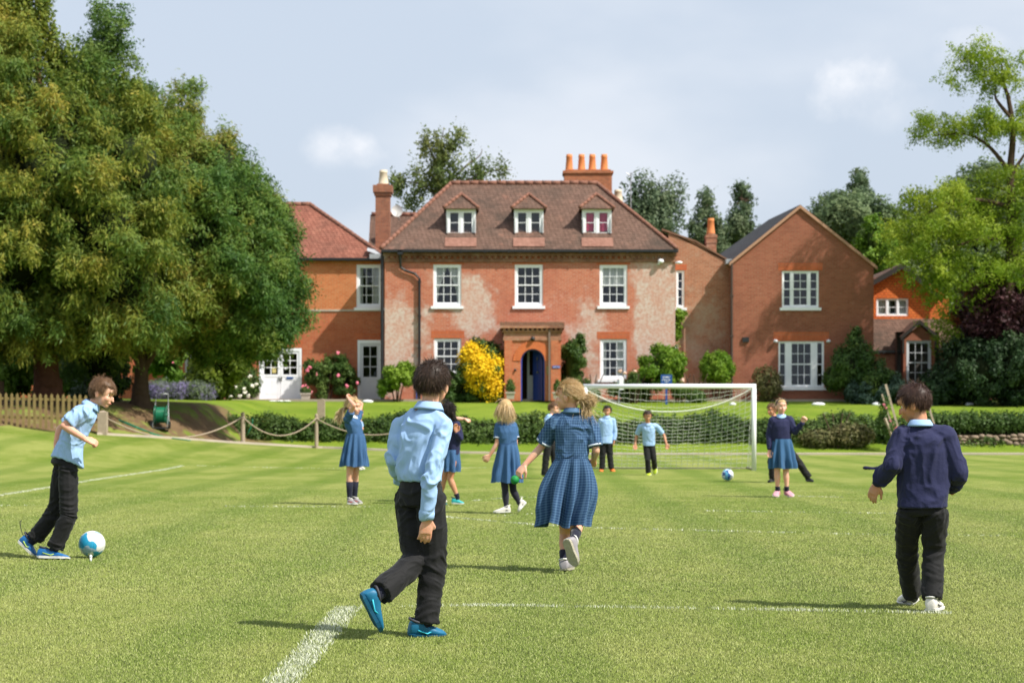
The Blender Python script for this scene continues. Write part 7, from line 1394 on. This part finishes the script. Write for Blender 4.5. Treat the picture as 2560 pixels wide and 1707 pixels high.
# 1 the boy in front
mk('front', Y=10.0, near=True, s=1.0, hs=1.02, seed=1, label='boy in the foreground seen from behind, long sleeved light blue shirt, black trousers, blue trainers', face=(.36,.93,-.05), front=(.62,.78,0), headup=(.03,0,1), facevis=True,
   j=dict(head=(1082,960,.03), neck=(1072,1020,.0), chest=(1054,1090), waist=(1049,1185), pel=(1052,1232), hem=(1050,1202), shL=(1003,1062,.09), shR=(1110,1068,-.09), elL=(982,1150,.06), wrL=(1003,1200,.20), haL=(1020,1222,.26), elR=(1078,1190,-.17), wrR=(1068,1296,-.14), haR=(1064,1330,-.13),
          hipL=(1024,1248,.05), hipR=(1078,1248,-.05), knL=(1040,1402,-.02), anL=(952,1480,-.22), heL=(897,1486,-.26), toL=(946,1582,-.20), knR=(1084,1405,-.02), anR=(1066,1556,-.05), heR=(1019,1591,-.07), toR=(1113,1592,.0)),
   top='tucked', topmat=C_SHIRT, hemw=.116, waistw=.124, fit=1.0, sleeve='long', slv=.86, collar=C_SHIRT, hair=H_DARK, hairlen=.038, nhair=6500, hrad=.0015, hcurl=.13, cap=.012, hout=.16, hjit=.22, lay=1.0, shoe=S_BLUE, sole=O_TEAL, accent=simple('lace_cyan', (.05,.50,.65), .5), palmR=(-.3,.8,0), thumbR=(.9,.4,0), palmL=(0,-1,0), curlR=.30, wamp=.013, legw=1.02, hemdrop=.0, sockmat=C_SOCK)
# 2 the leaning boy at the left
mk('left', Y=15.5, near=True, s=1.04, hs=1.0, seed=2, label='fair haired boy leaning forward over the splashed football, short sleeved blue shirt and black trousers', face=(.93,-.20,-.32), front=(.95,-.1,-.3), headup=(.35,0,1),
   j=dict(head=(257,982), neck=(228,1013), chest=(200,1052), waist=(177,1108), pel=(166,1146), hem=(168,1156), shL=(206,1030,-.12), shR=(222,1024,.12), elL=(160,1064,-.17), wrL=(214,1098,-.22), haL=(236,1105,-.20), elR=(150,1072,.20), wrR=(140,1112,.18), haR=(138,1135,.16),
          hipL=(170,1165,-.06), hipR=(160,1165,.06), knL=(172,1290,-.08), anL=(136,1372,-.07), heL=(92,1397,-.08), toL=(174,1400,-.10), knR=(140,1276,.08), anR=(84,1350,.08), heR=(43,1354,.08), toR=(86,1393,.08)),
   top='shirt', topmat=C_SHIRT, fit=1.15, hemw=.134, waistw=.132, sleeve='short', slvlen=.78, slv=1.08, collar=C_SHIRT, hair=H_BROWN, hairlen=.046, nhair=5200, hrad=.0016, cap=.012, hout=.10, lay=1.0, hjit=.12, shoe=S_BLUEN, sole=O_WHITE, accent=simple('lace_lime', (.45,.65,.12), .5), curlL=1.15, curlR=.8, palmL=(.2,.5,-.6), thumbL=(.3,-.3,1), wamp=.012, hemdrop=-.01, hemd=.95)
t_, J_ = PE['left']; m_ = MB(); m_.tube([W(58,1338,15.58),W(54,1328,15.58),W(51,1316,15.58),W(50,1304,15.58),W(54,1300,15.58)], .003, 5); m_.build('loose_lace', C_SOCK, t_, True)
# 3 the running girl
mk('runner', Y=14.2, near=True, s=.96, hs=1.0, seed=3, label='girl running away in a blue gingham dress, frizzy blonde ponytail, green ball in her hand', face=(-.93,.32,-.08), front=(-.12,1,0), headup=(-.05,0,1), skin=SK_FAIR,
   j=dict(head=(1420,990), neck=(1432,1030), chest=(1430,1082), waist=(1430,1150), pel=(1430,1205), shL=(1389,1056,.0), shR=(1474,1057,.0), elL=(1353,1117,.05), wrL=(1312,1162,.02), haL=(1291,1190,.0), elR=(1490,1126,-.02), wrR=(1484,1150,.15), haR=(1480,1160,.2),
          hipL=(1412,1225,0), hipR=(1446,1225,0), knL=(1413,1335,.12), anL=(1411,1408,.02), heL=(1410,1428,-.02), toL=(1424,1424,.17), knR=(1444,1312,.06), anR=(1436,1345,-.20), heR=(1413,1349,-.27), toR=(1436,1417,-.23)),
   top='dress', topmat=C_GING, fit=1.10, waistw=.120, sleeve='short', slvlen=.86, slv=1.10, trim=C_TRIM, collar=C_GING, bottom='bare', hem=((1356,1308),(1464,1308)), bulge=.040, skw=.122, pleats=8, plamp=1.7, hemvar=3.5, sway=-.015, hair=H_BLONDE, hairlen=.075, nhair=3600, hrad=.0015, brad=.0017, cap=.008, hout=.02, grav=.05, hcurl=.03, style='tied', tie=(1451,998,-.03), hjit=.07,
   bundles=[((1452,997,-.02),(1476,1002,-.03),.010,.048,2000,.055,.2,.8),((1462,1008,-.02),(1466,1028,-.03),.018,.022,420,.06,.9,.45),((1452,1000,-.02),(1458,1010,-.02),.01,.02,60,.16,.6,.2)], shoe=S_GREY, sole=O_CREAM, shoew=1.15, curlL=.95, palmL=(-.2,.3,-1), thumbL=(.2,-.9,-.2), sock=.42, wamp=.013)
m_ = MB(); m_.ball(W(1287,1199,14.18), .032, 16, 10); o = m_.build('hand_ball', simple('ball_green', (.01,.22,.05), .6, .3, var=.4, vscale=25), None, True); tag(o, 'small green ball held in the running girl\'s left hand', 'ball')
# 4 the navy jumper boy at the right
mk('right', Y=11.25, near=True, s=.93, hs=1.03, seed=4, label='dark haired boy walking away at the right in a navy jumper and black trousers', face=(-.86,.40,-.30), front=(-.25,.97,0), headup=(-.25,.05,1), skin=SK_TAN,
   j=dict(head=(2284,1008,.03), neck=(2301,1062), chest=(2310,1130), waist=(2310,1208), pel=(2306,1258), hem=(2306,1268), shL=(2254,1092,.02), shR=(2362,1092,-.02), elL=(2230,1162,-.04), wrL=(2193,1206,.04), haL=(2183,1232,.05), elR=(2396,1180,-.04), wrR=(2384,1220,.12), haR=(2374,1226,.18),
          hipL=(2274,1284,.02), hipR=(2338,1284,-.02), knL=(2266,1368,.16), anL=(2280,1480,.34), heL=(2293,1509,.36), toL=(2252,1500,.50), knR=(2334,1375,.06), anR=(2330,1492,-.03), heR=(2326,1530,-.08), toR=(2348,1522,.10)),
   top='jumper', topmat=C_NAVY, fit=1.25, hemw=.150, waistw=.160, sleeve='long', slv=1.28, collar=C_SHIRT, hair=H_RED, hairlen=.046, nhair=6000, hrad=.0016, hcurl=.12, cap=.013, hout=.10, lay=1.0, hjit=.14, shoe=S_WHITE, sole=O_WHITE, shoew=1.1, accent=simple('strap_grey', (.12,.12,.14), .6), curlL=.34, palmL=(.4,.6,-.2), thumbL=(.9,.2,.1), wamp=.013, legw=1.06, hemdrop=.01)
# 5 girl with raised arms
mk('arms_up', Y=25.4, s=.98, seed=5, label='fair girl in a blue dress with her hands on her head and navy knee socks', face=(.86,-.50,0), front=(.9,-.43,0), skin=SK_FAIR,
   j=dict(head=(884,1018), neck=(880,1043), chest=(883,1062), waist=(889,1086), pel=(887,1112), shL=(868,1048,-.12), shR=(893,1047,.12), elL=(885,1013,-.24), wrL=(873,999,-.10), haL=(867,990,-.02), elR=(903,1010,.2), wrR=(880,996,.06), haR=(866,992,.0),
          hipL=(878,1128,-.05), hipR=(892,1128,.05), knL=(874,1192,-.05), anL=(874,1245,-.05), heL=(868,1261,-.06), toL=(894,1263,-.10), knR=(888,1192,.06), anR=(887,1243,.06), heR=(882,1258,.06), toR=(906,1260,.05)),
   top='dress', topmat=C_GINGF, waistw=.105, skw=.108, sleeve='short', slvlen=.55, collar=C_TRIM, bottom='bare', hem=((852,1166),(917,1164)), pleats=12, hair=H_BLONDE, hairlen=.08, style='tied', hout=.15, grav=.1, bundles=[((862,1018,0),(848,1040,0),.02,.035,260,.10,.9,.1)], shoe=S_GREY, sole=O_WHITE, accent=S_RED, sock=.78, curlL=.9, curlR=.9)
# 6 dark haired navy jumper girl
mk('navy_back', Y=25.4, s=.93, seed=6, label='girl with long dark hair in a navy jumper and blue skirt beside the foreground boy', face=(.35,.90,0), front=(.6,.8,0), facevis=False, skin=SK_TAN,
   j=dict(head=(1121,1026), neck=(1126,1052), chest=(1132,1078), waist=(1131,1124), pel=(1130,1148), hem=(1131,1136), shL=(1118,1062,.1), shR=(1143,1062,-.08), elL=(1112,1096,.12), wrL=(1108,1126,.14), haL=(1108,1136,.14), elR=(1151,1095,-.1), wrR=(1142,1082,-.14), haR=(1139,1070,-.14),
          hipL=(1122,1154,.05), hipR=(1135,1154,-.05), knL=(1108,1204,.06), anL=(1098,1246,.06), heL=(1090,1262,.06), toL=(1118,1264,.06), knR=(1125,1196,-.05), anR=(1144,1242,-.05), heR=(1128,1259,-.05), toR=(1160,1261,-.05)),
   top='jumper', topmat=C_NAVY, hemw=.112, waistw=.115, sleeve='long', bottom='skirt', skirtmat=C_GINGF, hem=((1113,1178),(1147,1178)), skw=.10, pleats=8, hair=H_BLACK, hairlen=.10, hout=.2, grav=.8, bundles=[((1128,1030,-.05),(1148,1072,-.05),.035,.02,300,.10,1.5,.05)], shoe=S_TEAL, sole=O_WHITE, sock=.18, palmR=(.2,-.9,0), curlR=.4)
# 7 girl behind the front boy with outstretched arm
mk('outstretched', Y=26.3, s=.95, seed=7, label='girl in a blue dress mostly hidden behind the foreground boy, one bare arm stretched out', face=(.97,-.2,0), front=(.95,-.3,0), skin=SK_PALE,
   j=dict(head=(1103,1028), neck=(1096,1052), chest=(1094,1076), waist=(1094,1108), pel=(1094,1138), shL=(1092,1058,-.12), shR=(1104,1050,.10), elL=(1080,1090,-.15), wrL=(1085,1120,-.1), haL=(1088,1130,-.1), elR=(1136,1046,.12), wrR=(1160,1047,.12), haR=(1176,1049,.1),
          hipL=(1090,1146,-.05), hipR=(1099,1146,.05), knL=(1090,1202,-.05), anL=(1088,1246,-.05), heL=(1082,1258,-.05), toL=(1104,1259,-.05), knR=(1104,1204,.05), anR=(1102,1244,.05), heR=(1097,1256,.05), toR=(1118,1257,.05)),
   top='dress', topmat=C_GINGF, sleeve='short', slvlen=.5, bottom='bare', hem=((1066,1196),(1112,1196)), waistw=.105, skw=.105, hair=H_BROWN, hairlen=.07, style='tied', hout=.15, grav=.2, shoe=S_WHITE, sole=O_WHITE, sock=.2, curlR=1.1, palmR=(0,0,-1), thumbR=(.1,-1,0))
# 8 blonde girl with white shoes
mk('blonde', Y=23.0, s=.92, seed=8, label='girl with shoulder length blonde hair, blue dress, navy tights and white shoes', face=(-.62,.78,-.05), front=(-.75,.66,0), facevis=False,
   j=dict(head=(1262,1020), neck=(1265,1054), chest=(1267,1080), waist=(1270,1114), pel=(1268,1140), shL=(1248,1064,.0), shR=(1283,1063,.06), elL=(1243,1108,-.03), wrL=(1224,1138,-.02), haL=(1214,1152,-.02), elR=(1289,1106,.06), wrR=(1288,1126,.18), haR=(1286,1134,.24),
          hipL=(1258,1160,-.05), hipR=(1276,1160,.05), knL=(1263,1226,-.03), anL=(1266,1270,-.03), heL=(1277,1281,-.03), toL=(1233,1283,-.05), knR=(1283,1226,.07), anR=(1299,1258,.07), heR=(1318,1257,.07), toR=(1297,1281,.05)),
   top='dress', topmat=C_GINGF, waistw=.112, skw=.112, sleeve='short', slvlen=.75, trim=C_TRIM, bottom='tights', hem=((1231,1204),(1303,1206)), pleats=10, hair=H_BLONDE, hairlen=.185, nhair=1100, style='long', hout=.06, grav=1.3, hcurl=.03, hrad=.0035, shoe=S_WHITE, sole=O_WHITE, sock=.1, sockmat=C_TIGHT, curlL=1.0)
# 9 boy half hidden behind the running girl
mk('hidden_boy', Y=36.8, s=1.0, seed=9, label='brown haired boy in light blue shirt half hidden behind the running girl, lime trainers', face=(.92,-.25,-.15), front=(.9,-.4,0), nhair=350,
   j=dict(head=(1384,1021), neck=(1379,1038), chest=(1376,1052), waist=(1374,1078), pel=(1374,1091), hem=(1374,1094), shL=(1371,1043,-.12), shR=(1382,1043,.12), elL=(1364,1062,-.12), wrL=(1372,1076,-.16), haL=(1378,1080,-.16), elR=(1388,1066,.12), wrR=(1392,1082,.1), haR=(1393,1090,.1),
          hipL=(1371,1100,-.06), hipR=(1378,1100,.06), knL=(1365,1146,-.06), anL=(1361,1187,-.06), heL=(1355,1195,-.06), toL=(1378,1197,-.08), knR=(1386,1146,.06), anR=(1388,1184,.06), heR=(1383,1192,.06), toR=(1402,1194,.05)),
   top='shirt', topmat=C_SHIRT, sleeve='short', hair=H_BROWN, shoe=S_NEON, sole=O_WHITE)
# 10 boy with orange shoes
mk('orange', Y=42.0, s=1.0, seed=10, label='black haired boy standing inside the goal in a long sleeved blue shirt, orange shoes', face=(-.10,-1,-.08), front=(0,-1,0), nhair=350, skin=SK_TAN,
   j=dict(head=(1518,1027), neck=(1517,1043), chest=(1517,1060), waist=(1516,1090), pel=(1515,1103), hem=(1515,1108), shL=(1502,1051), shR=(1533,1051), elL=(1497,1080,.03), wrL=(1498,1102,-.02), haL=(1498,1113,-.03), elR=(1538,1080,.03), wrR=(1536,1100,-.02), haR=(1534,1110,-.03),
          hipL=(1508,1109), hipR=(1523,1109), knL=(1506,1140), anL=(1505,1170), heL=(1505,1176,.1), toL=(1502,1180,-.1), knR=(1525,1140), anR=(1528,1170), heR=(1528,1176,.08), toR=(1536,1180,-.08)),
   top='shirt', topmat=C_SHIRT, sleeve='long', hair=H_BLACK, shoe=S_ORANGE, sole=S_ORANGE, hemw=.14, collar=C_SHIRT)
# 11 boy running out of the goal
mk('sprinter', Y=39.2, s=.97, seed=11, label='brown haired boy running forward before the goal, short sleeved shirt, lime green shoes', face=(.05,-1,-.25), front=(0,-1,-.2), headup=(0,-.3,1), nhair=350, skin=SK_TAN,
   j=dict(head=(1619,1040,-.15), neck=(1620,1060,-.08), chest=(1621,1076,-.04), waist=(1622,1102), pel=(1623,1114,.04), hem=(1622,1112), shL=(1601,1066,-.04), shR=(1641,1065,-.04), elL=(1591,1090,.05), wrL=(1588,1110,-.02), haL=(1589,1121,-.04), elR=(1660,1088,.05), wrR=(1666,1109,-.02), haR=(1668,1121,-.04),
          hipL=(1616,1120), hipR=(1630,1120), knL=(1619,1148,-.06), anL=(1621,1180,-.0), heL=(1621,1186,.1), toL=(1623,1190,-.1), knR=(1634,1146,-.02), anR=(1637,1168,.22), heR=(1640,1165,.28), toR=(1638,1186,.2)),
   top='shirt', topmat=C_SHIRT, sleeve='short', slvlen=.8, hemw=.125, hair=H_DARK, shoe=S_NEON, sole=O_WHITE, collar=C_SHIRT, shoew=1.2, legw=.9)
# 12 navy jumper girl facing us
mk('navy_front', Y=27.9, s=.98, seed=12, label='girl facing the camera in a navy jumper and blue skirt with one fist raised', face=(.18,-1,.02), front=(.05,-1,0), skin=SK_PALE, brow=simple('brow_fair', (.35,.25,.17), .8),
   j=dict(head=(1953,1016), neck=(1953,1041), chest=(1953,1065), waist=(1955,1097), pel=(1955,1112), hem=(1955,1104), shL=(1931,1050), shR=(1975,1049), elL=(1923,1086,.02), wrL=(1924,1123,-.02), haL=(1924,1136,-.03), elR=(1987,1080,-.04), wrR=(2006,1057,-.12), haR=(2013,1046,-.13),
          hipL=(1944,1120), hipR=(1966,1120), knL=(1943,1180,-.02), anL=(1944,1222), heL=(1944,1235,.08), toL=(1937,1243,-.10), knR=(1965,1180,-.02), anR=(1967,1222), heR=(1964,1235,.08), toR=(1983,1243,-.08)),
   top='jumper', topmat=C_NAVY, hemw=.128, waistw=.135, sleeve='long', slv=1.05, bottom='skirt', skirtmat=C_SKIRT, hem=((1926,1171),(1988,1169)), skw=.125, pleats=10, plamp=1.1, collar=C_SHIRT, hair=H_BLONDE, hairlen=.05, style='tied', hout=.12, grav=.1, cap=.006, band=simple('band_dark', (.02,.02,.03), .5), shoe=S_PINK, sole=O_WHITE, accent=simple('pink_hot', (.8,.15,.3), .5), sock=.16, shoew=1.1, curlR=1.4, palmR=(0,-1,0), thumbR=(-1,0,0))
# 13 lunging boy behind her
mk('lunging', Y=34.5, s=1.0, seed=13, label='boy in dark trousers lunging behind the navy jumper girl, one leg stretched right', face=(-.75,-.65,-.1), front=(-.8,-.5,0), skin=SK_TAN, nhair=350,
   j=dict(head=(1930,1024), neck=(1936,1042), chest=(1944,1062), waist=(1956,1092), pel=(1963,1112), hem=(1966,1116), shL=(1935,1052,-.12), shR=(1950,1048,.12), elL=(1940,1080,-.14), wrL=(1950,1098,-.2), haL=(1956,1104,-.2), elR=(1968,1074,.12), wrR=(1972,1096,.1), haR=(1974,1106,.1),
          hipL=(1955,1122,-.06), hipR=(1970,1122,.06), knL=(1928,1152,-.1), anL=(1932,1195,-.05), heL=(1939,1203,-.05), toL=(1920,1206,-.1), knR=(1998,1158,.04), anR=(2021,1192,.05), heR=(2014,1203,.05), toR=(2034,1204,-.02)),
   top='shirt', topmat=C_SHIRT, sleeve='short', hair=H_BROWN, shoe=S_BLACK, sole=O_DARK)
# 14 far child behind the girl with raised arms
mk('far_child', Y=43.0, s=.98, seed=14, label='child in a light blue shirt almost hidden behind the girl with raised arms, white shoes', face=(.75,-.65,0), front=(.8,-.6,0), nhair=300,
   j=dict(head=(899,1032), neck=(896,1050), chest=(894,1066), waist=(893,1092), pel=(892,1106), hem=(892,1112), shL=(888,1056,-.1), shR=(900,1056,.1), elL=(884,1078,-.1), wrL=(892,1092,-.16), haL=(896,1094,-.18), elR=(906,1072,.1), wrR=(902,1052,.05), haR=(900,1042,.04),
          hipL=(889,1112,-.05), hipR=(896,1112,.05), knL=(888,1142,-.05), anL=(889,1166,-.05), heL=(886,1174,-.05), toL=(905,1175,-.1), knR=(897,1142,.05), anR=(900,1164,.05), heR=(898,1172,.05), toR=(912,1174,.02)),
   top='shirt', topmat=C_SHIRT, sleeve='short', hair=H_BROWN, shoe=S_WHITE, sole=O_WHITE)
# ---------------------------------------------------------------- every separate piece its own object
def split_pieces(o, newname, gap=.03, label=None):
    me = o.data; n = len(me.vertices); par = list(range(n))
    def find(a):
        while par[a] != a: par[a] = par[par[a]]; a = par[a]
        return a
    for e in me.edges:
        a, b = find(e.vertices[0]), find(e.vertices[1])
        if a != b: par[a] = b
    isl = {}
    for i in range(n): isl.setdefault(find(i), []).append(i)
    cl = []
    for vs in isl.values():
        c = [me.vertices[i].co for i in vs]; lo = [min(v[k] for v in c)-gap for k in range(3)]; hi = [max(v[k] for v in c)+gap for k in range(3)]; cur = [lo, hi, set(vs)]; again = True
        while again:
            again = False
            for q in cl:
                if all(q[0][k] <= cur[1][k] and cur[0][k] <= q[1][k] for k in range(3)):
                    cur = [[min(q[0][k], cur[0][k]) for k in range(3)], [max(q[1][k], cur[1][k]) for k in range(3)], q[2]|cur[2]]; cl.remove(q); again = True; break
        cl.append(cur)
    if len(cl) < 2: o.name = newname; return
    for q in cl:
        ids = sorted(q[2]); mp_ = {v: i for i, v in enumerate(ids)}; fs = [p for p in me.polygons if p.vertices[0] in q[2]]
        m2 = bpy.data.meshes.new(newname); m2.from_pydata([tuple(me.vertices[i].co) for i in ids], [], [[mp_[v] for v in p.vertices] for p in fs]); m2.polygons.foreach_set('use_smooth', [p.use_smooth for p in fs])
        for m_ in me.materials: m2.materials.append(m_)
        m2.update(); c = bpy.data.objects.new(newname, m2); COL.objects.link(c); c.parent = o.parent; c.location = o.location
    kids = [k for k in bpy.data.objects if k.parent == o]
    bpy.data.objects.remove(o)
for o in list(bpy.data.objects):
    b = o.name.split('.')[0]
    nn = {'lintel':'lintel','pilaster':'pilaster','door_frame':'door_frame','flowers':'flower','wheels':'wheel','rail':'rail','bargeboard':'bargeboard','bare_branches':'bare_branch','interior':'interior','curtain':'curtain'}.get(b)
    if nn and o.type == 'MESH' and not any(k.parent == o for k in bpy.data.objects): split_pieces(o, nn, .05 if b in ('flowers','interior') else .03)
